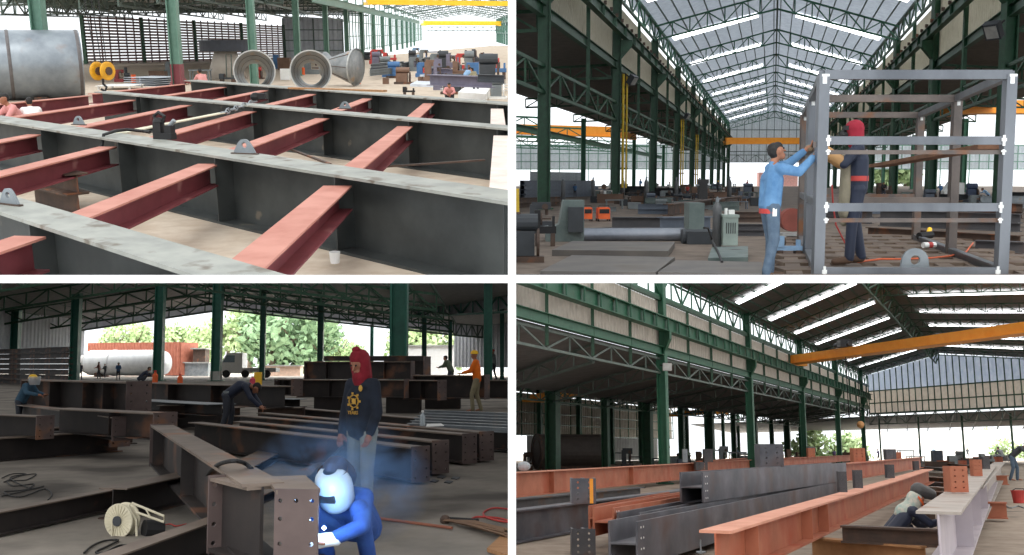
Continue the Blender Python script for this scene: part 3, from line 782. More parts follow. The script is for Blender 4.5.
# the short dark beam stack on the floor behind the front girder
p = A.g(60, 212, .0)
for k in range(2):
    a = A.g(36 + 2 * k, 203, .0) + Vector((0, 0, .3 * k)); b = A.g(80 + 1 * k, 214, 0) + Vector((0, 0, .3 * k))
    beam_thing('short_beam', ['lower', 'upper'][k] + ' of the two short dark I-beams stacked on the floor behind the front girder', 'beam', a, b, .34, .3, M_rust, 'short beams on the floor', tf=.02)
# chalk number on the front girder web
def flat_text(s, size, c, u, v, m, name='chalk_number', parent=None, **kw):
    """solid letters lying on a surface: c lower-left corner, u along, v up"""
    cu = bpy.data.curves.new('t', 'FONT'); cu.body = s; cu.size = size; cu.extrude = 0.002
    o = bpy.data.objects.new('t', cu); COL.objects.link(o); dg = bpy.context.evaluated_depsgraph_get()
    me = bpy.data.meshes.new_from_object(o.evaluated_get(dg)); bpy.data.objects.remove(o)
    u = Vector(u).normalized(); v = Vector(v); v = (v - u * v.dot(u)).normalized(); n = u.cross(v); mb = MB()
    mb.add([Vector(c) + u * q.co.x + v * q.co.y + n * q.co.z for q in me.vertices], [tuple(p.vertices) for p in me.polygons])
    return obj(name, mb, m, parent, **kw)
M_chalk = paint('chalk', (150, 156, 150), 0.9)
q, gd, gs, w = G[0]
c = A.g(78, 262, HG); k = (c - q).dot(gd)
g1 = [o for b_, o in ROOTS if o.get('label', '').startswith('dark steel deck girder nearest')][0]
flat_text('901', .17, q + gd * (k - .25) - gs * .014 + Vector((0, 0, -.40)), gd, (0, 0, 1), M_chalk, parent=g1)
pt = A.g(335, 263, .05)
obj('paper_cup', MB().lathe([(.05, 0), (.065, .13)], pt, (0, 0, 1), 12), M_white, label='white paper cup standing on the bottom flange of the second girder', cat='cup')

# ---------------- floor and the hall behind
mb = MB(); mb.box((-75, 52, -.1), (150.05, 96, .2)); mb.poly([(-18, 100, -.2), (0.02, 100, -.2), (0.02, 215, -.2), (-11 + 6.5, 215, -.2)], (0, 0, .2)); struct('floor', mb, M_floor)
ax = A.hall(465); O = Vector((0, 0, 0))
HA = lambda s, t, z: Vector((ax.x * s + t, s, z))
def column(p, h, w, m, label, group, base=True, rz=0.0, depth=None, mbase=None, redfoot=0):
    t = thing('steel_column', label, 'column', p, 0, group)
    obj('shaft', hcol(MB(), p, h, w, rz, depth), m, t)
    if base: obj('base_plate', MB().box(Vector(p) + Vector((0, 0, .02)), (w * 1.5, w * 1.5, .04)), m, t)
    if redfoot: obj('painted_foot', hcol(MB(), p, redfoot, w * 1.04, rz, (depth or w) * 1.04), M_red, t, label='red painted foot')
    return t
names = ['green column with a red foot behind the rearmost girder', 'green column beside the left steel ring', 'green column between the two steel rings and the grey wall',
         'green column left of the upright metal cone']
for k in range(14):
    s = 37.2 + 13.5 * k
    p = HA(s, -10.5, 0)
    column(p, 5.4 if k else 6.5, .36, M_pgreen, names[k] if k < 4 else 'green hall column number %s along the receding left row' % ['five', 'six', 'seven', 'eight', 'nine', 'ten', 'eleven', 'twelve', 'thirteen', 'fourteen'][k - 4], 'left row of hall columns', redfoot=1.5 if k == 0 else 0)
for k in range(7):
    p = HA(215 + 14 * k, 9.3, 0)
    column(p, 6.5, .5, M_pgreen, 'green column on the far right side of the hall, %s from the right edge' % ['first', 'second', 'third', 'fourth', 'fifth', 'sixth', 'seventh'][k], 'right row of hall columns')
column(A.d(47, 98, 42) * 1 - Vector((0, 0, A.d(47, 98, 42).z)), 6, .5, M_pgreen, 'green column standing behind the big steel tank', 'left row of hall columns')
t = thing('runway_girder', 'green crane runway girder carried by the left columns, with upright ribs', 'girder', HA(70, -10.5, 4.7))
obj('rail_beam', MB().ibeam(HA(70, -10.3, 4.6), HA(235, -10.3, 4.6), .3, .6), M_pgreen, t)
obj('upper_rail', MB().ibeam(HA(70, -10.5, 6.0), HA(235, -10.5, 6.0), .2, .3), M_pgreen, t)
for k in range(24): obj('rib', MB().bar(HA(72 + 7 * k, -10.5, 4.6), HA(72 + 7 * k, -10.5, 6.2), .12), M_pgreen, t)
t = thing('runway_girder', 'green crane runway girder on the far right side of the hall', 'girder', HA(215, 9.3, 4.7))
obj('rail_beam', MB().ibeam(HA(205, 9.2, 4.9), HA(310, 9.2, 4.9), .3, .7), M_pgreen, t)
obj('brace', truss_mb(MB(), HA(205, 9.3, 2.6), HA(310, 9.3, 2.6), HA(205, 9.3, 5), HA(310, 9.3, 5), 12, .15), M_pgreen, t)
for k in range(12):
    s = 92 + 13.5 * k; mb = MB()
    for i in range(1, 5): mb.bar(HA(s + 2.7 * i, -10.6, .8), HA(s + 2.7 * i, -10.6, 4.6), .09)
    for zz in (1.0, 2.3, 3.6): mb.bar(HA(s, -10.6, zz), HA(s + 13.5, -10.6, zz), .08)
    obj('wall_grid', mb, M_pgreen, label='slender green wall grid between the left hall columns, %s bay' % NUM[k], cat='wall grid', group='wall grids of the bright hall')
# overhead cranes
def crane(label, a, b, h, w, m, group, wires=0, sag=.5):
    a = Vector(a); b = Vector(b); t = thing('overhead_crane', label, 'crane', (a + b) / 2, 0, group)
    d, s, u = frame(b - a)
    obj('box_girder', MB().bar(a, b, w, h), m, t)
    obj('lower_rail', MB().bar(a - u * h * .5, b - u * h * .5, w * 1.5, h * .08), m, t)
    for e in (a, b): obj('end_carriage', MB().bar(e - s * w * 1.6 - u * h * .35, e + s * w * 1.6 - u * h * .35, h * .6), m, t)
    return t
crane('yellow overhead crane crossing the top of the bright hall, the nearer one', HA(108, -10.2, 5.75), HA(116, 9.5, 5.75), .5, .6, M_yellow, 'yellow cranes')
crane('yellow overhead crane deep in the bright hall, the farther one', HA(255, -10.2, 5.0), HA(262, 9.3, 5.0), 1.0, 1.0, M_yellow, 'yellow cranes')
# hall roof trusses far back
for k in range(9):
    s = 118 + 18 * k; mb = MB()
    truss_mb(mb, HA(s, -10.5, 5.7), HA(s, 0, 7.3), HA(s, -10.5, 6.5), HA(s, 0, 8.2), 7, .09); truss_mb(mb, HA(s, 0, 7.3), HA(s, 10.5, 5.7), HA(s, 0, 8.2), HA(s, 10.5, 6.5), 7, .09)
    obj('roof_truss', mb, M_truss, label='pale green roof truss spanning the bright hall, %s from the front' % ['first', 'second', 'third', 'fourth', 'fifth', 'sixth', 'seventh', 'eighth', 'ninth'][k], cat='truss', group='roof trusses of the bright hall')
# end wall lattice band
mb = MB(); truss_mb(mb, HA(275, -10, 3.2), HA(275, 10.5, 3.2), HA(275, -10, 4.2), HA(275, 10.5, 4.2), 18, .1); obj('end_truss', mb, M_truss, label='lattice girder across the far open end of the bright hall', cat='truss')
M_slat = mat('grey_louvre_slat', (168, 150, 150), (180, 164, 164), 3, 0.8)
M_lframe = paint('dark_louvre_frame', (104, 84, 86), 0.7)
# louvred wall
a = A.d(86, 63, 80); b = A.d(285, 59, 100); zt0, zt1 = A.top(a, 14), A.top(b, 25)
zb0, zb1 = A.top(a, 64), A.top(b, 59)
def lw(f, g): return a.lerp(b, f) * 1 + Vector((0, 0, -a.lerp(b, f).z + (zb0 + (zt0 - zb0) * g) * (1 - f) + (zb1 + (zt1 - zb1) * g) * f))
t = thing('louvred_wall', 'long louvred wall of pale slats on dark uprights at the back left', 'louvre wall', a)
for i in range(15): obj('louvre_slat', MB().bar(lw(0, (i + .5) / 15.4), lw(1, (i + .5) / 15.4), .03, .17), M_slat, t)
for i in range(29): obj('upright', MB().bar(lw(i / 28, 0), lw(i / 28, 1), .09 if i % 7 else .26), M_lframe if i % 7 else M_dgreen, t)
# low plaster wall under it and the grey sheet wall
mb = MB(); c = a.copy(); c.z = 0; e = b.copy(); e.z = 0
mb.bar(c + Vector((-6, .4, zb0 / 2)), e + Vector((0, .4, zb1 / 2)), .2, max(zb0, zb1)); struct('trim_low_wall', mb, M_conc)
e2 = A.d(344, 57, 104)
mb = MB().corrugated((b.x, b.y), (e2.x, e2.y), 0, 4.2, .5, .06, z1b=4.0)
struct('wall_back', mb, M_gclad)
mb = MB()
for i in range(5):
    f = i / 4; q = b.lerp(e2, f); mb.bar((q.x, q.y - .2, 0), (q.x, q.y - .2, 4.0), .12)
for zz in (.9, 1.9, 2.9): mb.bar((b.x, b.y - .2, zz), (e2.x, e2.y - .2, zz), .1)
obj('sheet_rail', mb, M_truss, label='grey framing rails on the sheet wall behind the steel rings', cat='wall frame')
# aisle roof with purlins
r0, r1, r2, r3 = HA(52, -37, 5.3), HA(52, -10.5, 5.6), HA(112, -10.5, 4.7), HA(103, -62, 4.0)
r0 = A.d(-20, -8, 52); r3 = A.d(60, 6, 100); r1.z = 5.6
mb = MB().quad(r0, r3, r2, r1, .1); struct('ceiling', mb, M_galv)
mb = MB()
for i in range(11):
    f = i / 10; mb.bar(r0.lerp(r3, f) - Vector((0, 0, .25)), r1.lerp(r2, f) - Vector((0, 0, .25)), .14)
obj('purlins', mb, M_truss, label='row of grey purlins under the aisle roof at upper left', cat='purlins', kind='stuff')
for i in range(7):
    f = (i + .5) / 7; p, q = r0.lerp(r1, f), r3.lerp(r2, f); mb = MB()
    truss_mb(mb, p - Vector((0, 0, 1.15)), q - Vector((0, 0, 1.0)), p - Vector((0, 0, .2)), q - Vector((0, 0, .2)), 12, .07)
    obj('roof_truss', mb, M_truss, label='grey lattice truss under the aisle roof, %s from the left' % ['first', 'second', 'third', 'fourth', 'fifth', 'sixth', 'seventh'][i], cat='truss', group='aisle roof trusses')
for s, w_ in ((60, 1), (80, 1)):
    mb = MB(); truss_mb(mb, A.d(-5, 33 - (5.0 - 2.6) / s * 1000 + 12, s), HA(s, -10.5, 4.3), A.d(-5, 33 - (5.0 - 2.6) / s * 1000, s), HA(s, -10.5, 5.1), 16, .07)
    obj('roof_truss', mb, M_truss, label='long lattice truss crossing the aisle roof, the %s one' % ('nearer' if s == 60 else 'farther'), cat='truss', group='aisle cross trusses')

# ---------------- tank, rings, cones, hook
M_tank = mat('rolled_tank_steel', (112, 120, 128), (148, 156, 162), .9, 0.38, metal=0.45, c3=(132, 114, 104), s3=1.0, w3=(.6, .8))
c = A.g(72, 100, 0); R = 1.36; c.z = R; c.y += 1.2
d = Vector((-1, -.5, 0)).normalized()
t = thing('steel_tank', 'huge rolled steel tank shell lying on the floor at the left edge', 'tank', (c.x, c.y, 0))
obj('shell', MB().lathe([(R, 0), (R, 9), (R - .03, 9), (R - .03, .02)], c, d, 56, caps=False), M_tank, t, smooth=True)
for tt in (0.05, 2.55, 5.3): obj('weld_seam', MB().lathe([(R + .012, tt), (R + .02, tt + .02), (R + .02, tt + .1), (R + .012, tt + .12)], c, d, 56, caps=False), paint('weld_seam_grey', (96, 92, 92), .5, .4), t, smooth=True)
obj('end_cap', MB().lathe([(R - .03, .03), (.01, .03), (.01, .06), (R - .03, .06)], c, d, 40, caps=False), M_tank, t)
for tt in (1.5, 5): obj('cradle', MB().box(c + d * tt - Vector((0, 0, R - .05)), (.5, 1.6, .16), .27), M_rust, t)
M_cone = mat('grey_rolled_plate', (122, 126, 128), (158, 160, 160), 2, 0.5, metal=0.35, c3=(160, 140, 120), s3=2)
def cone_ring(label, px, py, pr, Y, r1k, ddir, L, name='steel_cone'):
    p = A.d(px, py, Y); R = pr * Y / 1000; p.z = R + .02
    t = thing(name, label, 'steel cone', (p.x, p.y, 0), 0, 'open rolled steel cones')
    d = Vector(ddir).normalized()
    prof = [(R, 0), (R, .02), (R * r1k, L), (R * r1k - .03, L), (R - .03, 0)]
    obj('shell', MB().lathe(prof, p, d, 40, caps=False), M_cone, t, smooth=True)
    obj('rim', MB().lathe([(R + .015, -.02), (R + .015, .05), (R - .04, .05), (R - .04, -.02), (R + .015, -.02)], p, d, 40, caps=False), M_galv, t)
    for tt in (.33, .66): obj('weld_seam', MB().lathe([((R - .03) * (1 + (r1k - 1) * tt) - .005, L * tt), ((R - .03) * (1 + (r1k - 1) * tt) - .02, L * tt + .03), ((R - .03) * (1 + (r1k - 1) * tt) - .005, L * tt + .06)], p, d, 40, caps=False), M_rust, t)
    obj('chock', MB().box(p + d * .6 - Vector((0, 0, R - .0)), (R, .3, .2)), M_wood, t)
    return t
cone_ring('left one of the two open steel cones facing the camera, nearest the dark hopper', 254, 64.5, 20, 46, .58, (-.24, 1, -.12), 2.0)
cone_ring('right one of the two open steel cones facing the camera, before the grey wall', 310.5, 66, 20, 46, .58, (-.19, 1, -.1), 2.0)
p = A.d(350, 64, 50); p.z = .95
t = thing('steel_cone', 'steel cone lying on its side with its wide end to the right', 'steel cone', (p.x, p.y, 0), 0, 'rolled cones on the floor')
d = Vector((-1, .35, .05)).normalized(); pp = A.d(356, 64, 51); pp.z = .95
obj('shell', MB().lathe([(.88, 0), (.88, .1), (.42, 1.35), (.4, 1.4), (.35, 1.42)], pp, d, 36, caps=True), M_cone, t, smooth=True)
obj('neck', MB().lathe([(.38, 1.38), (.66, 1.75), (.62, 1.75), (.3, 1.42)], pp, d, 30, caps=False), M_cone, t, smooth=True)
for k in range(8):
    a0 = 2 * pi * k / 8; _, sd, ud = frame(d); e0 = pp + (sd * cos(a0) + ud * sin(a0)) * .885 + d * .12; e1 = pp + (sd * cos(a0) + ud * sin(a0)) * .43 + d * 1.33
    obj('seam', MB().bar(e0, e1, .03), M_rust, t)
obj('rim', MB().lathe([(.92, -.02), (.92, .06), (.86, .06), (.86, -.02)], pp, d, 36, caps=False), M_galv, t)
# dark hopper: flanged drum over a pale cone
p = A.d(227, 76, 60); p.z = 0
t = thing('steel_hopper', 'dark flanged drum standing on a pale metal cone behind the left ring', 'hopper', p)
M_palecone = mat('pale_cone_plate', (186, 176, 164), (202, 192, 180), 2, 0.6)
obj('cone', MB().lathe([(1.15, 0), (.62, 1.6)], p, (0, 0, 1), 30), M_palecone, t, smooth=True)
obj('drum', MB().lathe([(1.45, 1.58), (1.45, 2.1), (1.5, 2.1), (1.5, 2.2), (.2, 2.2)], p, (0, 0, 1), 30), paint('dark_slate_steel', (54, 58, 66), .6), t, smooth=False)
obj('ladder', MB().ptube([p + Vector((.3, -1.2, 0)), p + Vector((.3, -1.0, 1.4)), p + Vector((.6, -1.0, 1.4)), p + Vector((.6, -1.2, 0))], .03), M_truss, t)
# hook block with two yellow sheaves
p = A.d(102, 71, 40)
t = thing('hook_block', 'crane hook block with two yellow sheave cheeks hanging on wires beside the tank', 'hook block', p)
for x in (-.18, .22):
    s = obj('sheave', MB().lathe([(.3, -.05), (.36, -.03), (.36, .03), (.3, .05)], p + Vector((x, 0, 0)), (.9, -.45, 0), 24), M_yellowdark if 'M_yellowdark' in globals() else paint('sheave_yellow', (206, 150, 30), .5), t)
    obj('sheave_hub', MB().lathe([(.16, -.1), (.16, .1)], p + Vector((x, 0, 0)), (.9, -.45, 0), 14), M_rust, s)
for k in range(3):
    obj('wire_rope', MB().tube(p + Vector((-.2 + .2 * k, 0, .3)), p + Vector((-.45 + .28 * k, 0, 3.1)), .018, 6), M_black, t)
obj('hook', MB().ptube([p + Vector((0, 0, -.3)), p + Vector((0, 0, -.5)), p + Vector((.12, 0, -.62)), p + Vector((.05, 0, -.78)), p + Vector((-.1, 0, -.7))], .05), M_black, t)
# ---------------- equipment behind the girders
machine(A, 'maroon welding cabinet beside the yellow hook block', 120, 82, 9, 12, C_mar, kind='press')
machine(A, 'small dark pump next to the maroon cabinet', 128, 82, 7, 9, C_dk, kind='engine')
drum(A, 'orange steel drum standing right of the maroon cabinet', 134, 83, 4.5, 8, C_org)
drum(A, 'dark drum just left of the orange drum', 126.5, 80, 3, 12, C_dk)
crate(A, 'brown timber crate with lumber beneath the louvred wall', 159, 79, 15, 8, C_brown)
crate(A, 'small teal tool case on the ground right of the brown crate', 168, 76, 6, 6, C_teal)
machine(A, 'grey pillar drill in front of the louvred wall, left of the red footed column', 172, 77, 12, 15, C_grey, kind='press')
pile(A, 'pale blue steel sheet bundle', 140, 86, 168, 84, 4, 2.0, C_lt, w=2.0, where='by the red foot', name='sheet_bundle')
bench(A, 'long metal workbench right of the red footed column', 201, 82, 20, 12, C_grey)
bench(A, 'low white platform behind the rearmost girder', 121, 89, 34, 4, M_white, dep=2)
machine(A, 'dark lathe between the workbench and the left cone', 228, 82, 16, 8, C_dk, kind='lathe')
crate(A, 'white box between the two steel cones', 286, 80, 9, 11, M_white)
crate(A, 'rusty brown box stacked behind the white box', 285, 70, 12, 12, C_brown)
crate(A, 'blue steel box right behind the left cone', 276.5, 69, 5, 14, C_blue)
machine(A, 'red engine seen through the left cone', 258, 79, 12, 12, C_red, kind='engine')
machine(A, 'grey press seen through the right cone', 312, 74, 16, 16, C_grey, kind='press')
drum(A, 'orange drum seen through the right cone', 303, 75, 4, 7, C_org)
bucket(A, 'small orange bucket on the floor right of the lying cone', 359, 84, 4.5, 4.5, C_org)
machine(A, 'red shearing machine at the left side of the bright hall', 377, 64, 14, 14, C_red, kind='press')
machine(A, 'second red machine right of the red shearing machine', 390, 64, 13, 11, C_red, kind='lathe')
for i in range(5):
    pile(A, 'dark bar', 370 + i * .5, 76 - i * 1.5, 400 + i, 73 - i * 1.5, 2, 3.0, C_dk if i % 2 else C_grey, where='behind the lying cone, row %s' % 'one two three four five'.split()[i], z=.25)
for i in range(6):
    pile(A, 'grey steel section', 396 + 7 * i, 74 - i * 1.6, 416 + 7 * i, 68 - i * 1.5, 3, 3.0, [C_grey, C_dk, C_pur][i % 3], where='mid bright hall, heap %s' % 'one two three four five six'.split()[i])
bench(A, 'long blue grey table far back in the bright hall', 434, 59, 17, 7, C_blue)
machine(A, 'grey drilling machine beside the far blue table', 424, 62, 10, 12, C_grey, kind='press')
machine(A, 'tall blue machine deep in the hall', 416, 57, 8, 9, C_skyb, kind='press')
for i in range(8):
    machine(A, 'small %s machine in the far end clutter, %s from the left' % (['grey', 'dark', 'violet', 'red'][i % 4], 'first second third fourth fifth sixth seventh eighth'.split()[i]), 436 + i * 8.5, 68 + (i * 7 % 5), 13, 14 + (i * 5 % 7), [C_grey, C_dk, C_pur, C_red][i % 4], kind=['press', 'engine', 'lathe'][i % 3])
machine(A, 'upright violet grey beam stand in the right clutter', 438, 90, 9, 30, C_pur, kind='press')
pile(A, 'violet grey steel section', 428, 76, 470, 79, 2, 4, C_pur, where='behind the upright violet stand')
machine(A, 'dark winch with a round drum near the white sheets', 455, 94, 28, 20, C_dk, kind='engine')
crate(A, 'blue steel bin right of the winch', 473, 79, 12, 16, C_blue)
for i in range(5):
    pile(A, 'black steel beam', 478 + (i % 2), 84 - i * 1.0, 504, 85 - i * 1.0, 1, 5.5, C_dk, z=i * .42, where='by the right wall, layer %s' % 'one two three four five'.split()[i])
machine(A, 'black machine atop the dark corner by the right columns', 490, 84, 26, 30, C_dk, kind='engine')
pile(A, 'crumpled white sheet', 462, 93, 488, 90, 2, 3.4, M_white, w=2.2, where='in front of the winch', name='sheet')
machine(A, 'grey generator set at the right edge of the hall', 498, 99, 18, 22, C_grey, m2=M_white, kind='engine')
p0, p1 = A.g(430, 101, 0), A.g(492, 104.5, 0)
beam_thing('short_girder', 'short violet grey girder lying behind the rearmost deck girder', 'girder', p0 + Vector((0, .2, .6)), p1 + Vector((0, .2, .6)), .4, .42, C_pur, tf=.03)
machine(A, 'black magnetic drill behind the rearmost girder', 409, 95, 12, 8, M_black, kind='lathe', z=.3)
worker(A, 'dark haired worker in a white shirt sitting between the left red beams', 36, 141, 42, M_white, None, rz=.6, J=squatting(.3))
worker(A, 'bald worker standing behind the leftmost red beam', 25, 141, 47, C_cloth, None, rz=2.4, J=squatting(.2))
worker(A, 'worker in a maroon shirt crouching by the red footed column', 173, 96, 27, C_mar, None, rz=-.8, J=squatting(.4))
worker(A, 'worker in a pink shirt bending behind the rearmost girder', 206, 94, 24, C_cloth, None, rz=.8, J=squatting(.4))
worker(A, 'worker in blue bending in the right clutter', 464, 94, 26, C_skyb, None, rz=-1, J=standing(.8, 'fore'))
worker(A, 'worker in a khaki shirt with pink gloves near the right columns', 477, 96, 27, C_khaki, None, rz=1, J=standing(.6, 'fore'))
worker(A, 'bare armed worker leaning on the short violet girder', 450, 103, 20, C_cloth, None, rz=pi, J=squatting(.6))

for i in range(10):
    x = 384 + (i * 37 % 110); y = 70 + (i * 13 % 16)
    [crate, drum][i % 2](A, 'small %s %s on the bright hall floor, spot %s' % (['grey', 'rusty', 'pale', 'blue', 'red'][i % 5], ['crate', 'drum'][i % 2], NUM[i]), x, y, 6, 6, [C_grey, C_brown, C_lt, C_blue, C_red][i % 5])
slabA = lambda label, q, z, th, m: obj('steel_plate', MB().poly([A.g(x, y, z) - Vector((0, 0, th)) for x, y in q], (0, 0, th)), m, label=label, cat='steel plate')
slabA('white sheet metal lying by the winch at right', ((458, 92), (486, 94), (490, 88), (466, 86)), .3, .3, M_white)
slabA('grey plate on the floor of the bright hall', ((410, 84), (440, 85), (446, 80), (420, 79)), .12, .12, C_lt)

for i in range(16):
    x = 368 + (i * 47 % 132); y = 60 + (i * 11 % 27); k_ = 1 + (y - 60) / 22
    machine(A, '%s machine scattered on the bright hall floor, spot %s' % (['dark', 'grey', 'rusty', 'violet', 'blue'][i % 5], NUM[i]), x, y, 9 * k_, (8 + i % 4) * k_, [C_dk, C_grey, C_brown, C_pur, C_blue][i % 5], kind=['engine', 'press', 'lathe'][i % 3])
# ================================================================== bay two: gabled hall with the welded tube frame
B = bay(Bay('frame hall', 181, 1.22, 1, 1))
bx = B.hall(773)
HB = lambda s, t, z: Vector((bx.x * s + t, s, z))
NUM = 'first second third fourth fifth sixth seventh eighth ninth tenth eleventh twelfth thirteenth fourteenth fifteenth sixteenth seventeenth eighteenth nineteenth twentieth'.split()
M_floorB = mat('oily_shop_floor', (96, 84, 74), (122, 108, 96), 2.2, 0.85, bump=0.2, c3=(70, 60, 52), s3=.7)
M_roofB = mat('silver_roof_sheet', (196, 200, 206), (214, 218, 222), 2, 0.5, trans=.75)  # metal sheet, made translucent to brighten the roof
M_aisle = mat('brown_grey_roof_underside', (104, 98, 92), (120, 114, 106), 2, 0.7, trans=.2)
mb = MB(); mb.box((50, 120, -.1), (120, 222, .2)); struct('floor', mb, M_floorB)
SP = 19.7; S0 = 43.4; NB = 9; SE = 226.0
for side, sn in ((-1, 'left'), (1, 'right')):
    for k in range(NB + 1):
        s = S0 + SP * k
        if s < 30: continue
        p = HB(s, side * 9.9, 0)
        t = thing('steel_column', '%s dark green column from the front in the %s row of the hall' % (NUM[k], sn), 'column', p, 0, 'columns of the %s row' % sn)
        obj('shaft', hcol(MB(), p, 12.6, .55, 0), M_dgreen, t)
        obj('base_plate', MB().box(p + Vector((0, 0, .03)), (.8, .8, .06)), M_dgreen, t)
        obj('girder_bracket', MB().poly([p + Vector((-side * .25, -.2, 9.9)), p + Vector((-side * .95, -.2, 9.9)), p + Vector((-side * .95, -.2, 9.5)), p + Vector((-side * .25, -.2, 8.7))], (0, .4, 0)), M_dgreen, t)
    # runway girder with rail
    t = thing('runway_girder', 'dark green crane runway girder with a rusty rail along the %s columns' % sn, 'girder', HB(40, side * 9.3, 9.9))
    obj('web_beam', MB().ibeam(HB(20, side * 9.3, 9.9), HB(SE - 2, side * 9.3, 9.9), .35, .62), M_dgreen, t)
    obj('rail', MB().bar(HB(20, side * 9.3, 10.56), HB(SE - 2, side * 9.3, 10.56), .1, .1), M_rust, t)
    for i in range(50): obj('rib', MB().box(HB(22 + 4 * i, side * 9.3, 10.2), (.36, .06, .54)), M_dgreen, t)
    obj('clip_row', MB().add(*(lambda b_: (b_.v, b_.f))([q for q in [MB()] if [q.box(HB(24 + 2 * i, side * 9.1, 10.6), (.16, .1, .2)) for i in range(100)]][0])), M_rust, t, kind='stuff')
    t = thing('wall_beam', 'dark green lower beam under the %s cladding' % sn, 'beam', HB(40, side * 9.9, 8.2))
    obj('beam', MB().ibeam(HB(20, side * 9.95, 8.15), HB(SE - 2, side * 9.95, 8.15), .3, .5), M_dgreen, t)
    a, b = HB(18, side * 10.15, 0), HB(SE, side * 10.15, 0)
    mb = MB().corrugated((a.x, a.y), (b.x, b.y), 8.6, 12.4, .5, .07); struct('wall_' + sn, mb, M_clad)
    for k in range(0, 11):
        s = S0 - SP / 2 + SP * k
        if s > SE: continue
        obj('wall_post', MB().bar(HB(s, side * 9.85, 5.3), HB(s, side * 9.85, 12.5), .2), M_dgreen, label='%s slim green hanger post between columns on the %s wall' % (NUM[k], sn), cat='post', group='%s hanger posts' % sn)
    for k in range(0, 10):
        s = S0 - SP + SP * k
        obj('aisle_truss', truss_mb(MB(), HB(s, side * 9.9, 5.0), HB(s + SP, side * 9.9, 5.0), HB(s, side * 9.9, 6.1), HB(s + SP, side * 9.9, 6.1), 6, .09), M_dgreen,
            label='dark green lattice girder of the %s aisle, %s bay from the front' % (sn, NUM[k]), cat='lattice girder', group='%s aisle girders' % sn)
        obj('clerestory_truss', truss_mb(MB(), HB(s, side * 9.9, 12.6), HB(s + SP, side * 9.9, 12.6), HB(s, side * 9.9, 14.0), HB(s + SP, side * 9.9, 14.0), 6, .1), M_dgreen if side > 0 else M_green,
            label='green lattice girder in the open %s clerestory, %s bay from the front' % (sn, NUM[k]), cat='lattice girder', group='%s clerestory girders' % sn)
    # aisle roof falling away from the wall
    mb = MB().quad(HB(20, side * 10.2, 8.62), HB(SE, side * 10.2, 8.62), HB(SE, side * 20.5, 8.1), HB(20, side * 20.5, 8.1), .1) if side > 0 else MB().quad(HB(20, side * 20.5, 8.1), HB(SE, side * 20.5, 8.1), HB(SE, side * 10.2, 8.62), HB(20, side * 10.2, 8.62), .1)
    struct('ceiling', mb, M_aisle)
    for k in range(0, 9):
        s = S0 + SP * k
        obj('rafter', truss_mb(MB(), HB(s, side * 10.2, 7.6), HB(s, side * 20.4, 7.2), HB(s, side * 10.2, 8.4), HB(s, side * 20.4, 7.9), 8, .09), M_dgreen,
            label='dark lattice rafter over the %s aisle, %s from the front' % (sn, NUM[k]), cat='rafter', group='%s aisle rafters' % sn)
        p = HB(s + 6, side * 20.5, 0)
        t = thing('outer_column', 'slim green outer column of the %s aisle, %s from the front' % (sn, NUM[k]), 'column', p, 0, '%s outer columns' % sn)
        obj('shaft', hcol(MB(), p, 7.9, .5), M_green, t); obj('base_plate', MB().box(p + Vector((0, 0, .03)), (.8, .8, .06)), M_green, t)
# roof, purlins, skylights, trusses
RZ = lambda t: 16.8 - 2.7 * abs(t) / 9.9
for side in (-1, 1):
    mb = MB(); a, b, c, d = HB(30, 0, RZ(0)), HB(SE, 0, RZ(0)), HB(SE, side * 10.6, RZ(10.6)), HB(30, side * 10.6, RZ(10.6))
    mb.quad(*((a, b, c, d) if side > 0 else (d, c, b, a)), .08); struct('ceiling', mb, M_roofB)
    mb = MB()
    for i in range(10): mb.bar(HB(30, side * (.3 + 1.08 * i), RZ(.3 + 1.08 * i) - .1), HB(SE, side * (.3 + 1.08 * i), RZ(.3 + 1.08 * i) - .1), .08, .12)
    obj('purlins', mb, M_truss, label='long thin purlins under the %s roof slope of the gabled hall' % ('left' if side < 0 else 'right'), cat='purlins', kind='stuff')
    mb = MB()
    for k in range(150):
        s = 44 + 1.22 * k
        mb.bar(HB(s, side * .2, RZ(.2) - .04), HB(s, side * 10.5, RZ(10.5) - .04), .5, .05)
    for k in range(9):
        s = S0 + SP * (k + .5)
        q = [HB(s - 1.1, side * 1.7, RZ(1.7) - .15), HB(s + 1.1, side * 1.7, RZ(1.7) - .15), HB(s + 1.1, side * 9.4, RZ(9.4) - .15), HB(s - 1.1, side * 9.4, RZ(9.4) - .15)]
        obj('roof_light', MB().quad(*(q if side > 0 else q[::-1]), .04), M_sky, label='bright strip skylight in the %s roof slope, %s from the front' % ('left' if side < 0 else 'right', NUM[k]), cat='skylight', group='strip skylights of the gabled hall')
M_strib = paint('roof_rib_steel', (150, 154, 158), .5)
for k in range(10):
    s = S0 + SP * k; mb = MB()
    if s > SE: continue
    for sd in (-1, 1): truss_mb(mb, HB(s, sd * 9.9, 12.6), HB(s, 0, 15.1), HB(s, sd * 9.9, 13.7), HB(s, 0, 16.4), 7, .09, .14)
    obj('roof_truss', mb, M_green, label='green gabled roof truss, %s from the front, spanning the hall' % NUM[k], cat='truss', group='gabled roof trusses')
for zz, nm in ((15.1, 'lower'), (16.3, 'upper')):
    obj('ridge_tie', MB().bar(HB(45, 0, zz), HB(SE, 0, zz), .14), M_dgreen, label='%s green tie running along the ridge line of the hall' % nm, cat='tie', group='ridge ties')
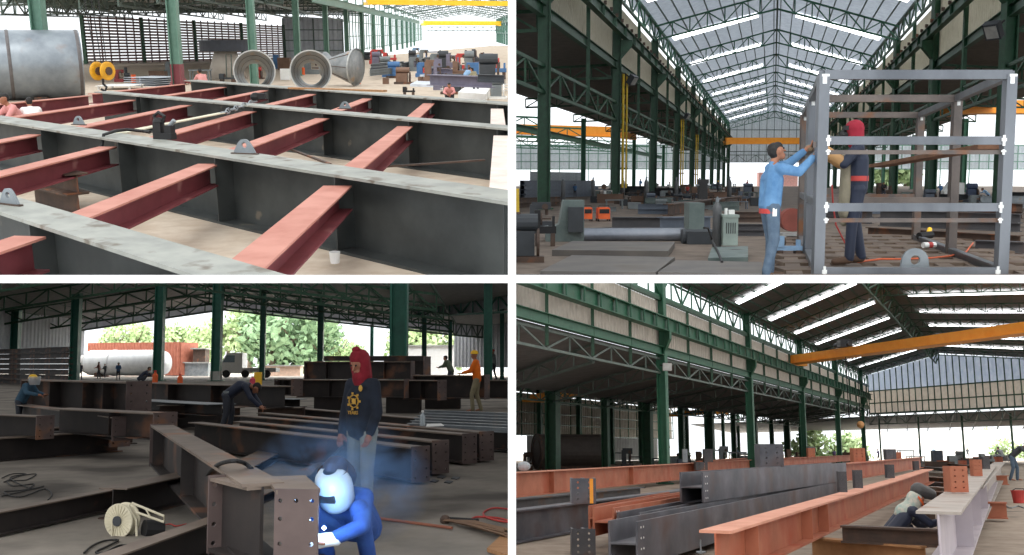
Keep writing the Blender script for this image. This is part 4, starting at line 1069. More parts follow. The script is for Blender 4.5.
# end wall
mb = MB(); w0, w1 = HB(SE, -10.5, 0), HB(SE, 10.5, 0)
M_endclad = mat('pale_end_cladding', (206, 210, 214), (222, 226, 228), 3, .7, trans=.5)
mb.corrugated((w0.x, w0.y), ((w0.x + w1.x) / 2, w1.y), 5.4, 14.1, .6, .08, z1b=16.8); mb.corrugated(((w0.x + w1.x) / 2, w1.y), (w1.x, w1.y), 5.4, 16.8, .6, .08, z1b=14.1)
struct('wall_far', mb, M_endclad)
mb = MB()
for i in range(13): mb.bar(HB(SE - .3, -10 + 20 * i / 12, 5.4), HB(SE - .3, -10 + 20 * i / 12, RZ(abs(-10 + 20 * i / 12)) - .3), .1)
for zz in (7.8, 10.2, 12.6): mb.bar(HB(SE - .3, -10.4, zz), HB(SE - .3, 10.4, zz), .16)
truss_mb(mb, HB(SE - 1, -10, 5.4), HB(SE - 1, 10, 5.4), HB(SE - 1, -10, 7), HB(SE - 1, 10, 7), 10, .09)
obj('end_frame', mb, M_truss, label='green framing grid on the far gable wall of the hall', cat='wall frame')
crane('orange overhead crane across the far end of the gabled hall', HB(200, -9.6, 9.15), HB(200, 9.6, 9.15), 1.2, 1.3, M_orange, 'orange cranes')
crane('orange overhead crane in the left aisle above the stacked beams', HB(150, -42, 9.0), HB(142, -20.6, 8.0), 1.4, 2.0, M_orange, 'orange cranes')
crane('orange overhead crane glimpsed through the right aisle behind the tube frame', HB(96, 17, 8.2), HB(96, 28, 8.2), 1.2, 1.4, M_orange, 'orange cranes')
# side bays beyond: pale end sheets and lattice
for sd, nm in ((-1, 'left'), (1, 'right')):
    a, b = HB(SE, sd * 11, 0), HB(SE + 4, sd * 62, 0)
    if sd < 0: a, b = b, a
    struct('wall_end_' + nm, MB().corrugated((a.x, a.y), (b.x, b.y), 3.8, 9.5, .9, .1), M_endclad)
    mb = MB()
    for i in range(24):
        q = a.lerp(b, i / 23); mb.bar((q.x, q.y - .6, 0 if i % 3 == 0 else 3.8), (q.x, q.y - .6, 9.4), .18)
    for zz in (3.9, 5.6, 7.4, 9.2): mb.bar((a.x, a.y - .6, zz), (b.x, b.y - .6, zz), .2)
    obj('end_frame', mb, M_pgreen, label='green framing grid on the far wall of the %s aisle' % nm, cat='wall frame')
for k in range(6):
    s = 84 + 22 * k
    obj('outer_truss', truss_mb(MB(), HB(s, -24, 6.6), HB(s, -60, 8.0), HB(s, -24, 7.8), HB(s, -60, 9.4), 16, .12), M_green, label='green roof truss of the far left bay, %s from the front' % NUM[k], cat='truss', group='far left bay trusses')
    obj('outer_runway', MB().ibeam(HB(s, -24, 5.9), HB(s + 22, -24, 5.9), .4, .6), M_green, label='green runway beam of the far left bay, %s segment' % NUM[k], cat='beam', group='far left runway beams')
# brick red wall and greenery glimpsed at the far end
obj('far_block', MB().box(HB(232, 1.5, 1.6) + Vector((0, 2, 0)), (9, 2, 3.2)), paint('faded_pink_wall', (226, 170, 160)), label='faded pink low building beyond the open far end', cat='building')

# yellow conduit poles and floodlights on the columns
def conduit(k, sd, z0, z1, label):
    p = HB(S0 + SP * k, sd * 9.5, 0)
    t = thing('conduit_pipe', label, 'pipe', p + Vector((0, -.4, z0)), 0, 'yellow conduits')
    obj('pipe', MB().tube(p + Vector((0, -.4, z0)), p + Vector((0, -.4, z1)), .08, 8).tube(p + Vector((.22, -.4, z0)), p + Vector((.22, -.4, z1)), .06, 8), M_conduit, t)
    for z_ in (z0 + 1.2, (z0 + z1) / 2, z1 - .8): obj('clamp', MB().box(p + Vector((.1, -.35, z_)), (.45, .12, .1)), M_dgreen, t)
M_conduit = paint('ochre_conduit', (190, 158, 40), .5)
conduit(1, -1, .8, 7.8, 'yellow conduit pipes on the second left column'); conduit(3, -1, .8, 7.4, 'yellow conduit pipes on the fourth left column'); conduit(4, -1, .8, 6.8, 'yellow conduit pipes on the fifth left column')
def flood(k, sd, z, label, s=1.0):
    p = HB(S0 + SP * k, sd * 9.3, z) + Vector((-sd * .25, -.45, 0))
    t = thing('flood_light', label, 'floodlight', p, 0, 'floodlights on columns')
    obj('bracket', MB().bar(p + Vector((sd * .4, 0, .35)), p, .08), M_black, t)
    a = Vector((-sd * .5, -.4, -.45)).normalized()
    h_ = obj('housing', MB().bar(p + a * -.05, p + a * .3, .55 * s, .6 * s), C_dk, t)
    obj('glass', MB().bar(p + a * .3, p + a * .33, .42 * s, .46 * s), M_galv, h_)
flood(1, -1, 7.5, 'silver floodlight on the second left column'); flood(3, -1, 7.8, 'silver floodlight on the fourth left column'); flood(0, 1, 7.6, 'grey floodlight on the first right column above the tube frame', 1.2)

# ---------------- the welded tube frame
M_tube = mat('blue_grey_tube', (92, 96, 102), (122, 126, 132), 1.2, .38, metal=.5, c3=(124, 98, 78), s3=1.5, w3=(.64, .76), stretch=(1, 1, .35))
M_tubed = mat('rusty_tube', (86, 80, 78), (116, 106, 100), 1.5, .5, metal=.4, c3=(124, 84, 58), s3=2.2, w3=(.54, .7))
M_weld = paint('white_weld_residue', (222, 224, 222), .6)
FY = [12.3, 15.8, 19.7]; W = .11
TL_, TR_ = 47.0, 231.0
t = thing('tube_frame', 'tall box frame welded from square steel tube, the blue shirted man leaning on it', 'steel frame', HB(15, 2, 0))
fx = lambda Y, rel: HB(Y, rel * 12.3 / 1000, 0)
ZT = 2.5
for i, Y in enumerate(FY):
    L, R = fx(Y, TL_), fx(Y, TR_)
    for q, nm in ((L, 'l'), (R, 'r')):
        obj('post', MB().bar(q, q + Vector((0, 0, ZT)), W * 1.15, W * 1.15), [M_tube, M_tube, M_tubed][i] if nm == 'l' else M_tubed if i else M_tube, t)
    obj('top_bar', MB().bar(L + Vector((0, 0, ZT)), R + Vector((0, 0, ZT)), W, W), M_tube if i < 1 else M_tubed, t)
    for q in (L, R): obj('weld', MB().box(q + Vector((0, -W * .56, ZT - .06)), (.05, .012, .1)).box(q + Vector((.01, -W * .57, ZT - .01)), (.09, .012, .03)), M_weld, t)
L, R = fx(FY[0], TL_), fx(FY[0], TR_)
for z_, w_ in ((1.71, .1), (1.57, .05), (.9, .1), (.74, .05), (.1, .12)):
    obj('cross_bar', MB().bar(L + Vector((W * .5, 0, z_)), R + Vector((-W * .5, 0, z_)), w_, w_), M_tube if w_ > .06 else M_tubed, t)
    for q in (L + Vector((W * .6, 0, 0)), R - Vector((W * .6, 0, 0))): obj('weld', MB().box(q + Vector((0, -W * .57, z_)), (.03, .012, w_ * 1.3)).box(q + Vector((0, -W * .58, z_ + .01)), (.06, .012, w_ * .4)), M_weld, t)
for i in (0, 1):
    for rel in (TL_, TR_):
        for z_ in (ZT, .95 if rel == TL_ else .12, .1):
            obj('side_bar', MB().bar(fx(FY[i], rel) + Vector((0, 0, z_)), fx(FY[i + 1], rel) + Vector((0, 0, z_)), W * .9), M_tube, t)
obj('side_bar', MB().bar(fx(FY[0], TL_) + Vector((-.06, 0, 1.66)), fx(FY[2], TL_) + Vector((-.06, 0, 1.66)), .07), M_tubed, t)
for i in (1, 2): obj('cross_bar', MB().bar(fx(FY[i], TL_) + Vector((0, 0, .92)), fx(FY[i], TR_) + Vector((0, 0, .92)), .09), M_tubed, t)
obj('timber_plank', MB().bar(B.d(876, 166, 19.5), B.d(990, 146.5, 12.6), .28, .06), mat('old_brown_plank', (104, 72, 52), (134, 96, 70), 4, .8), label='long brown timber plank laid slanting through the tube frame', cat='plank')
# slotted base deck
M_deck = mat('rusty_deck_plate', (92, 78, 68), (116, 100, 86), 2, .7, c3=(86, 62, 48), s3=1.4)
t = thing('slotted_deck', 'rusty slotted steel deck on the floor under the tube frame', 'deck', HB(16, 2, 0))
for i in range(9): obj('deck_strip', MB().bar(HB(11.6, .3 + .42 * i, .04), HB(21.5, .3 + .42 * i, .04), .2, .06), M_deck, t)
for i in range(9): obj('deck_bar', MB().bar(HB(12 + 1.15 * i, .1, .05), HB(12 + 1.15 * i, 3.9, .05), .6, .06), M_deck, t)
# lug plate in front
p = B.g(914, 278, 0)
t = thing('lifting_lug', 'upright grey lifting lug with a round hole in front of the tube frame', 'lifting lug', p, 0)
n = 16; Rr = .17; zc = .13
outer = []
for i in range(n):
    a = 2 * pi * i / n; c_, s_ = cos(a), sin(a)
    outer.append((Rr * c_, zc + Rr * s_) if s_ >= 0 else (max(-.19, min(.19, c_ / max(abs(s_), .35) * .19)), zc - .22 * min(1, abs(s_) * 1.6)))
inner = [(.06 * cos(2 * pi * i / n), zc + .02 + .06 * sin(2 * pi * i / n)) for i in range(n)]
mb = MB()
for y in (-.02, .02): mb.add([(x, y, z_) for x, z_ in outer] + [(x, y, z_) for x, z_ in inner], [(i, (i + 1) % n, n + (i + 1) % n, n + i) for i in range(n)])
for ring in (outer, inner): mb.add([(x, -.02, z_) for x, z_ in ring] + [(x, .02, z_) for x, z_ in ring], [(i, (i + 1) % n, n + (i + 1) % n, n + i) for i in range(n)])
for i in range(len(mb.v)): mb.v[i].z += .08
obj('eye_plate', mb, M_steel, t, local=True)
obj('base_bead', MB().box((0, 0, .03), (.42, .07, .06)), M_steel, t, local=True)
pts = [B.g(*q, .1) for q in ((858, 262), (880, 259), (905, 259), (930, 258), (950, 256), (966, 252), (973, 243))]
obj('gas_hose', MB().ptube(pts, .014), paint('orange_hose', (196, 90, 50)), label='thin orange hose lying across the slotted deck', cat='hose')
obj('red_hose', MB().ptube([B.d(832, 185, 14), B.d(833, 205, 14), B.d(836, 225, 14), B.d(845, 243, 14)], .012), C_red, label='red hose hanging down inside the left of the tube frame', cat='hose')
t = thing('spray_can', 'white and red can lying on the slotted deck', 'can', B.g(929, 248, .1), .3)
obj('can', MB().tube((-.12, 0, .05), (.12, 0, .05), .05, 10), M_white, t, local=True); obj('band', MB().tube((-.03, 0, .05), (.05, 0, .05), .052, 10), C_red, t, local=True)
t = thing('hand_tool', 'yellow and black grinder lying on the slotted deck by a post', 'grinder', B.g(926, 240, .1), .5)
obj('body', MB().tube((-.2, 0, .08), (.15, 0, .1), .07, 10), M_black, t, local=True); obj('grip', MB().tube((.05, 0, .1), (.22, .1, .2), .045, 8), M_yellow, t, local=True)

# ---------------- the man in blue, reaching up to the frame; figure frame: +y is where he faces
M_bshirt = mat('faded_blue_shirt', (76, 118, 160), (100, 142, 182), 6, .9)
p = B.g(771, 279, 0); ky = p.y
J = dict(pelvis=(0, -.04, .93), chest=(0, -.02, 1.24), neck=(0, 0, 1.44), head=(0, .04, 1.57), fwd=(0, .9, .38),
         sh_l=(-.17, .03, 1.37), sh_r=(.17, .03, 1.37), el_l=(-.2, .27, 1.43), el_r=(.2, .24, 1.33), wr_l=(-.1, .45, 1.60), wr_r=(.14, .46, 1.52),
         hip_l=(-.09, -.04, .9), hip_r=(.09, -.04, .9), kn_l=(-.1, .03, .49), kn_r=(.11, -.02, .49), an_l=(-.1, .02, .08), an_r=(.12, -.12, .08), toe_l=(-.11, .19, .035), toe_r=(.14, .05, .035))
t = person('dark haired man in a blue shirt and jeans reaching up to the tube frame', p, -pi / 2 + .15, J, M_bshirt, M_denim, M_boot, vox=.012)
obj('undershirt', oval_band((0, -.04, .82), .178, .12, .06), C_red, t, local=True, label='red undershirt hem', smooth=True)
obj('glove', MB().ball((-.09, .5, 1.63), .055, 10, (1, 1, .8)).ball((.13, .51, 1.55), .055, 10, (1, 1, .8)), paint('canvas_glove', (120, 100, 76)), t, local=True)
obj('hand_tool', MB().box((.172, -.05, .84), (.02, .05, .1)), M_white, t, local=True)
# welder standing inside the frame
p = B.g(855, 264, .1)
J = dict(pelvis=(0, 0, .93), chest=(0, 0, 1.26), neck=(0, .03, 1.46), head=(0, .06, 1.58), fwd=(0, 1, -.1), sh_l=(-.18, .02, 1.39), sh_r=(.18, .02, 1.39), el_l=(-.24, .18, 1.2), el_r=(.24, .16, 1.2), wr_l=(-.12, .4, 1.38), wr_r=(.1, .4, 1.36),
         hip_l=(-.1, 0, .9), hip_r=(.1, 0, .9), kn_l=(-.13, .06, .5), kn_r=(.13, 0, .5), an_l=(-.14, .08, .08), an_r=(.14, -.08, .08), toe_l=(-.15, .25, .035), toe_r=(.15, .09, .035))
M_maroon = paint('maroon_hood_cloth', (140, 30, 48), .9)
t = person('welder in a maroon hood, leather apron and navy clothes standing inside the tube frame', p, pi / 2 - .25, J, M_navy, M_navy, M_boot, hat=hood(M_maroon), vox=.013, hair=None)
t.matrix_basis = t.matrix_basis @ Matrix.Diagonal((1.12, 1.12, 1.12, 1))
M_apron = mat('grey_leather_apron', (128, 122, 104), (150, 142, 122), 5, .8)
fuse('apron', [((-.07, .13, 1.28), (-.09, .13, .62), .065, .075), ((.07, .13, 1.28), (.09, .13, .62), .065, .075), ((0, .14, 1.28), (0, .14, .62), .065, .08), ((0, .14, .62), (0, .14, .5), .06, .05)], .014, M_apron, t)
fuse('gauntlet', [((-.22, .2, 1.22), (-.11, .44, 1.4), .07, .065), ((.22, .2, 1.22), (.1, .44, 1.38), .07, .065)], .014, paint('tan_gauntlet', (170, 130, 84)), t)
obj('belt', oval_band((0, 0, 1.0), .196, .124, .06), C_red, t, local=True, smooth=True)
obj('respirator', MB().ball((0, .17, 1.55), .06, 10).box((0, .15, 1.63), (.15, .06, .05)), M_black, t, local=True)

# ---------------- plate roll and the left foreground
M_roll = mat('worn_roll_steel', (110, 116, 126), (144, 148, 156), 1.2, .35, metal=.5)
M_mach = mat('worn_green_machine_paint', (84, 98, 96), (112, 124, 120), 2, .6, c3=(56, 58, 58), s3=2)
M_plate = mat('dusty_dark_plate', (84, 80, 78), (104, 98, 92), 1.6, .6, c3=(84, 76, 68), s3=.8)
c0 = B.d(568, 235, 20.5); c1 = B.d(690, 235, 20.5); r = .145
t = thing('plate_roll', 'plate rolling machine with a long steel roll between two worn green housings', 'rolling machine', ((c0.x + c1.x) / 2, 20.5, 0))
obj('roll', MB().tube(c0, c1, r, 24), M_roll, t, smooth=False)
obj('lower_roll', MB().tube(c0 + Vector((0, .3, -.25)), c1 + Vector((0, .3, -.25)), .1, 16), M_roll, t)
zt = B.d(560, 200, 20.5).z
x0, x1 = B.d(548, 240, 20.5).x, B.d(583, 240, 20.5).x
obj('left_housing', MB().poly([(x0 - .05, 20.2, 0), (x1, 20.2, 0), (x1, 20.2, zt), (x0 + .3, 20.2, zt), (x0 + .22, 20.2, .35), (x0 - .05, 20.2, .22)], (0, .7, 0)), M_mach, t)
obj('left_cap', MB().box((x1 - .18, 20.1, .45), (.3, .2, .5)), C_dk, t)
x2, x3 = B.d(687, 240, 20.2).x, B.d(702, 240, 20.2).x
obj('right_housing', MB().box(((x2 + x3) / 2, 20.3, zt / 2 - .1), (x3 - x2, .6, zt + .1)), M_mach, t)
obj('right_foot', MB().box(((x2 + x3) / 2, 19.7, .1), (x3 - x2 + .3, .8, .3)), C_dk, t)
obj('bearing', MB().tube((x2 - .2, 19.6, .12), (x3 + .1, 19.6, .12), .16, 14), C_dk, t)
obj('lever', MB().tube((x0 - .6, 20.2, .2), (x0, 20.2, .28), .05, 8), C_grey, t)
def slab(label, q, z, th, m, name='steel_plate'):
    pts = [B.g(a, b, z) for a, b in q]
    return obj(name, MB().poly([p - Vector((0, 0, th)) for p in pts], (0, 0, th)), m, label=label, cat='steel plate', group='steel plates on the floor')
slab('dark steel plate lying just in front of the long roll', ((552, 250), (668, 251), (675, 242), (572, 241)), .1, .1, M_plate)
slab('large dark steel plate in the left foreground', ((540, 271), (656, 272), (675, 257), (572, 255)), .12, .12, M_plate)
slab('dusty steel plate right of the large foreground plate', ((658, 272), (762, 274), (762, 262), (676, 260)), .12, .12, M_plate)
slab('narrow steel plate at the very front edge of the left foreground', ((516, 281), (770, 281), (766, 275.5), (516, 274)), .06, .06, M_plate)
slab('green edged plate beside the grey transformer', ((708, 258), (748, 257), (748, 246), (712, 247)), .14, .14, M_mach)
machine(B, 'dark winch gear at the far left edge beside the first column', 528, 262, 32, 50, C_dk, kind='engine')
machine(B, 'black gearbox behind the left end of the plate roll', 545, 246, 22, 36, M_black, kind='lathe')
machine(B, 'dark hydraulic unit in front of the first left column', 540, 228, 24, 26, C_dk, kind='press')
obj('yellow_post', MB().tube(B.g(518, 258, 0), B.g(518, 258, 0) + Vector((-.02, 0, 1.1)), .035, 8), M_conduit, label='thin yellow post at the far left edge of the frame hall', cat='post')
t = gas_cylinder('grey gas cylinder standing right of the plate roll', B.g(716.5, 247, 0)); t.matrix_basis = t.matrix_basis @ Matrix.Diagonal((.72, .72, .64, 1))
p = B.g(728, 247, 0); t = thing('transformer', 'pale green welding transformer beside the gas cylinder', 'welding machine', p)
M_pale = paint('pale_green_enamel', (138, 152, 146), .5)
obj('case', MB().box((0, 0, .3), (.27, .4, .52)), M_pale, t, local=True); obj('lid', MB().box((0, 0, .58), (.3, .44, .05)), M_pale, t, local=True)
obj('louvre', MB().add(*(lambda m_: (m_.v, m_.f))([m_ for m_ in [MB()] if [m_.box((-.08 + .04 * i, -.205, .36), (.015, .01, .2)) for i in range(5)]][0])), C_dk, t, local=True)
obj('valve_top', MB().tube((-.05, 0, .6), (-.05, 0, .72), .03, 8).box((.05, 0, .65), (.1, .1, .08)), M_white, t, local=True)
obj('power_cable', MB().ptube([B.g(704, 228, .5), B.g(708, 228, .45), B.g(712, 240, .2), B.g(718, 252, .15), B.g(722, 262, .13)], .02), M_black, label='black cable looping past the gas cylinder onto the floor', cat='cable')
t = thing('red_drum', 'rusty round drum end on a trolley left of the tube frame', 'drum', B.g(791, 240, 0))
obj('drum', MB().lathe([(.24, 0), (.24, .25), (.02, .26)], (0, -.1, .42), (0, 1, 0), 24), paint('brick_red_drum', (126, 66, 56), .7), t, local=True)
obj('trolley', MB().box((0, 0, .12), (.5, .6, .05)).box((-.2, 0, .06), (.04, .6, .1)).box((.2, 0, .06), (.04, .6, .1)), M_galv, t, local=True)
machine(B, 'pale blue stool like cutter between the man and the tube frame', 788, 258, 26, 22, C_skyb, kind='lathe')
# red welding sets and box
for px, lab in ((603, 'orange welding machine standing left of the beam pile, the larger one'), (587, 'orange welding machine partly behind the larger orange one')):
    t = welding_set(lab, B.g(px, 221, 0), .1, C_org, 'orange welding machines', 1.0); t.matrix_basis = t.matrix_basis @ Matrix.Diagonal((.85 if px > 590 else .6, .6, .55, 1)) @ Matrix.Translation((0, 0, 0))
t = thing('switch_box', 'pale grey switch box fixed on the second left column', 'switch box', HB(S0 + SP - .5, -9.8, 0))
p = B.d(609.5, 195.5, 58); obj('box', MB().box(p + Vector((-.1, 0, 0)), (.5, .25, .6)), M_galv, t); obj('lid', MB().box(p + Vector((-.1, -.14, 0)), (.42, .03, .5)), M_white, t)
# ---------------- beam stacks and machines over the hall floor
M_bdark = mat('dark_beam_steel', (66, 66, 70), (88, 86, 88), 1.5, .55, metal=.2, c3=(104, 78, 62), s3=1.2)
M_bblue = paint('blue_grey_beam', (84, 92, 104), .5, .3)
pile(B, 'dark steel I-beam', 612, 228, 671, 228, 1, 11, M_bdark, where='behind the long roll at left')
pile(B, 'dark steel I-beam', 660, 231, 710, 230, 1, 14, M_bblue, where='behind the long roll at right')
pile(B, 'grey steel I-beam', 638, 214, 669, 214, 2, 5, M_bblue, where='behind the orange machines')
pile(B, 'brown edged girder', 668, 216, 742, 203, 1, 12, M_rust, where='running away behind the right housing')
pile(B, 'dark flat beam', 735, 236, 764, 236, 2, 6, M_bdark, where='left of the man in blue')
pile(B, 'dark flat beam', 730, 222, 764, 222, 2, 5, M_rust, where='behind the transformer')
pile(B, 'grey I-beam', 520, 199, 590, 196, 4, 4.6, M_bblue, where='at far left', cols=2)
pile(B, 'pale grey I-beam', 530, 191, 584, 190, 6, 3.2, M_steel, where='far in the left aisle')
pile(B, 'brown channel', 514, 208, 560, 206, 2, 5, M_rust, where='at the left edge behind the first column')
t = thing('vice_stand', 'black machine vice standing on the long brown girder', 'vice', B.d(703, 197, 26))
p = B.d(703, 197, 26); obj('body', MB().box(p + Vector((0, 0, .15)), (.2, .2, .4)).box(p + Vector((0, 0, .4)), (.26, .2, .12)), M_black, t); obj('screw', MB().tube(p + Vector((-.2, 0, .3)), p + Vector((.2, 0, .3)), .03), M_steel, t)
random.seed(4)
cols_ = [('grey', C_grey), ('dark', C_dk), ('rusty', M_rust), ('green', M_mach), ('blue', M_bblue), ('brown', C_brown)]
kinds = ['press', 'engine', 'lathe']
for row in range(7):
    py = 209 - row * 3.2; n = 8
    for i in range(n):
        if row < 2 and i < 1: continue
        px = 596 + (row % 2) * 9 + i * 21 + random.uniform(-5, 5); c = cols_[random.randrange(6)]; hh = random.uniform(9, 15) - row * .9
        lab = '%s %s, %s from the left in the %s row back, left of centre' % (c[0], ['machine', 'workbench', 'crate'][(i + row) % 3], NUM[i], NUM[row])
        if (i + row) % 3 == 0: machine(B, lab, px, py, random.uniform(12, 20), hh, c[1], kind=kinds[random.randrange(3)])
        elif (i + row) % 3 == 1: bench(B, lab, px, py, random.uniform(14, 22), hh * .7, c[1])
        else: crate(B, lab, px, py, random.uniform(7, 13), hh * .6, c[1])
for i in range(12):
    worker(B, 'small distant worker in %s clothes on the hall floor, %s from the left' % (['blue', 'dark', 'white', 'red'][i % 4], NUM[i]), 575 + i * 15.5 + (i * 7 % 5), 197 - (i * 5 % 7), 13 - (i % 3), [C_blue, C_dk, M_white, C_red][i % 4], M_yhat if i % 4 == 1 else None, group='distant workers of the gabled hall', rz=i * 1.3)
for i in range(7):
    gas = gas_cylinder('dark gas cylinder among the far benches, %s from the left' % NUM[i], B.g(563 + i * 27 + (i * 3 % 7), 205 - (i % 3) * 3, 0), 'far gas cylinders')
# right side, seen through the tube frame
for i, (x0, y0, x1, y1, h_, c) in enumerate([(868, 236, 1020, 246, 9, M_rust), (880, 226, 1020, 232, 8, M_bdark), (905, 216, 1022, 219, 7, M_rust), (860, 214, 960, 213, 5, M_bblue), (975, 252, 1024, 254, 12, M_bdark), (980, 208, 1024, 208, 6, M_steel), (826, 222, 872, 224, 6, M_bdark)]):
    pile(B, 'long %s beam' % ['rusty', 'dark', 'rusty', 'blue grey', 'black', 'pale', 'charcoal'][i], x0, y0, x1, y1, 2 if h_ < 9 else 1, h_, c, where='behind the tube frame, %s heap' % NUM[i])
for i in range(8):
    machine(B, 'small %s machine seen through the tube frame, %s from the left' % (cols_[i % 6][0], NUM[i]), 838 + i * 23, 207 - (i % 3) * 4, 15, 12 + (i * 5 % 6), cols_[i % 6][1], kind=kinds[i % 3])
p = B.g(954, 200, 0)
t = thing('white_van', 'white van with a blue rear parked beyond the tube frame', 'van', p, 0)
w = 20 * p.y / F; h = 18 * p.y / F
obj('body', MB().poly([(-w / 2, 0, h * .15), (w / 2, 0, h * .15), (w / 2, 0, h * .95), (-w * .2, 0, h), (-w * .42, 0, h * .6), (-w / 2, 0, h * .5)], (0, w * .4, 0)), M_white, t, local=True)
obj('window', MB().box((-w * .12, -.02, h * .75), (w * .3, .04, h * .25)), C_dk, t, local=True)
for x in (-.3, .3): obj('wheel', MB().tube((w * x, -.05, h * .15), (w * x, .1, h * .15), h * .15, 14), M_black, t, local=True)
machine(B, 'dark blue engine block right of the white van', 972, 200, 14, 17, paint('deep_blue', (44, 58, 84)), kind='engine')
worker(B, 'seated worker in black seen through the tube frame near the greenery', 883, 200, 18, M_black, None, group='workers behind the tube frame', rz=pi)
worker(B, 'worker in a blue shirt bending at the right behind the tube frame', 941, 199, 15, C_blue, None, group='workers behind the tube frame', J=standing(.7, 'fore'))
worker(B, 'worker in light blue crouching beside the right posts of the tube frame', 988, 206, 18, C_skyb, None, group='workers behind the tube frame', J=standing(.9, 'fore'), rz=1)
bucket(B, 'yellow bucket at the right edge behind the tube frame', 1016, 214, 10, 7, M_yellow)

for i in range(16):
    x = 590 + (i * 41 % 140); y = 212 - (i * 7 % 20); pile(B, '%s beam' % cols_[i % 6][0], x, y, x + 26, y - .6 + (i % 3) * .5, 1 + i % 2, 4.5, cols_[(i * 5) % 6][1], where='mid hall, left of centre, spot %s' % NUM[i])
for i in range(12):
    x = 905 + (i * 29 % 110); y = 214 - (i * 5 % 14); pile(B, '%s beam' % cols_[i % 6][0], x, y, x + 28, y + .6, 1 + i % 2, 4.5, cols_[(i * 5) % 6][1], where='right of centre behind the tube frame, spot %s' % NUM[i])
struct('ground_outside', MB().poly([(0, 231.5, -.25), (130, 231.5, -.25), (130, 262, -.25), (0, 262, -.25)], (0, 0, .2)), mat('bright_yard_ground', (214, 206, 194)))
for i, (px, r) in enumerate(((868, 5), (893, 6), (905, 4.5))):
    q = B.d(px, 181, 245); tree('pale leafy tree outside, %s of the three seen through the tube frame' % ['left', 'middle', 'right'][i], (q.x, 245, 0), r * 1.5, r, M_leaf, i)
# ================================================================== bay three: welding yard with stacked H-beams
C = bay(Bay('welding yard', 365, 1.48, -1, -1))
M_floorC = mat('grey_yard_concrete', (112, 106, 98), (142, 134, 124), 1.1, .9, bump=.3, c3=(78, 72, 66), s3=.6, w3=(.5, .66))
M_hb = mat('shaded_rusting_beam', (38, 34, 34), (58, 50, 47), 1.6, .6, metal=.15, c3=(112, 76, 56), s3=1.5, w3=(.56, .7))  # rust stains over a base darkened to carry backlit shade
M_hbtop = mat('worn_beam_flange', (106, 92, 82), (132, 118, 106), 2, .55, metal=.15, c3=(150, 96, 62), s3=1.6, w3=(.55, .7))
M_hbp = mat('mauve_brown_plate', (84, 70, 68), (106, 90, 86), 2, .6, metal=.1, c3=(130, 92, 70), s3=2)
mb = MB(); mb.box((-60, 69, -.1), (120.05, 130, .2)); struct('floor', mb, M_floorC)
M_yard = paint('bright_yard_ground', (214, 206, 194), .9)
mb = MB(); mb.box((-70, 190, -.15), (140.05, 112, .2)); struct('ground_outside', mb, M_yard)
Z = Vector((0, 0, 1))
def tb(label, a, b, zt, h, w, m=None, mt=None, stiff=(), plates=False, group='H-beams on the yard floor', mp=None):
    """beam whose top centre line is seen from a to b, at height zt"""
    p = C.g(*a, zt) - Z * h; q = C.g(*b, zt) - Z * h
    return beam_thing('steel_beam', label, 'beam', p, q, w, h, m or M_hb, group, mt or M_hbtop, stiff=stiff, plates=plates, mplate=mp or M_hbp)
# the big diagonal beam and its node
bp = C.g(162, 425, .72); bq = C.g(283, 494, .72)
tb('big rusty diagonal beam running from the middle of the yard towards the crouching welder', (162, 425), (263, 483), .72, .5, .27, stiff=(.05, .5), plates='start')
d = (bq - bp).normalized(); s = Vector((d.y, -d.x, 0))
tb('short stub beam branching left from the near end of the diagonal beam', (224, 477), (262, 486), .7, .5, .2, plates='start')
# bolted end plate facing the camera
ec = C.g(297, 489, .72); u = Vector((1, -.12, 0)).normalized()
t = thing('end_plate', 'dark drilled end plate facing the camera at the near end of the diagonal beam', 'steel plate', ec - Z * .7)
ho = [(x, y, .014) for x in (-.1, -.0, .1) for y in (.24,)] + [(x, y, .014) for x in (-.1, .1) for y in (.13, -.02, -.12, -.24)]
obj('plate', MB().plate(ec - Z * .31, u, Z, .275, .62, .025, ho), M_hbp, t)
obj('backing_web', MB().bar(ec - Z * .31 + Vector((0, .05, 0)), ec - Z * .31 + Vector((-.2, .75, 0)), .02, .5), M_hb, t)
obj('flange_stub', MB().bar(ec + Vector((0, .04, -.02)), ec + Vector((-.25, .8, -.02)), .27, .025), M_hbtop, t)
# low beams at the left front
tb('thin dark beam crossing the left foreground from the frame edge', (-6, 512), (113, 489), .22, .2, .12)
tb('deeper dark beam continuing the thin left beam towards the diagonal beam', (113, 488), (196, 471), .3, .3, .3)
tb('dark beam in the bottom foreground in front of the cable reel', (105, 556), (226, 514), .26, .25, .16)
tb('low flat beam lying beyond the diagonal beam under the long beams', (232, 470), (300, 436), .12, .12, .4)
tb('short beam with a dark web lying right of the diagonal beam', (236, 500), (330, 462), .1, .1, .3)
# long parallel beams in the middle
tb('front one of the long parallel beams, its drilled end plate nearest the hooded man', (195, 422), (420, 447), .46, .42, .26, plates='end')
tb('second of the long parallel beams, end plate just right of the front one', (240, 421), (440, 441), .46, .42, .26, plates='end')
tb('third of the long parallel beams counted from the front', (240, 415.2), (469, 434), .46, .42, .26, plates='end')
tb('fourth of the long parallel beams, end plate at the far right', (262, 412.5), (486, 432), .46, .42, .26, plates='end')
tb('rear beam lying behind the four long parallel beams', (300, 408), (530, 427), .46, .42, .26)
for i in range(6):
    tb('pale thin bar on the rack at right, %s from the front' % NUM[i], (409 + i * 3, 423 - i * 2.6), (515, 428 - i * 3), .5, .08, .1, M_steel, M_steel, group='pale bars on the right rack')
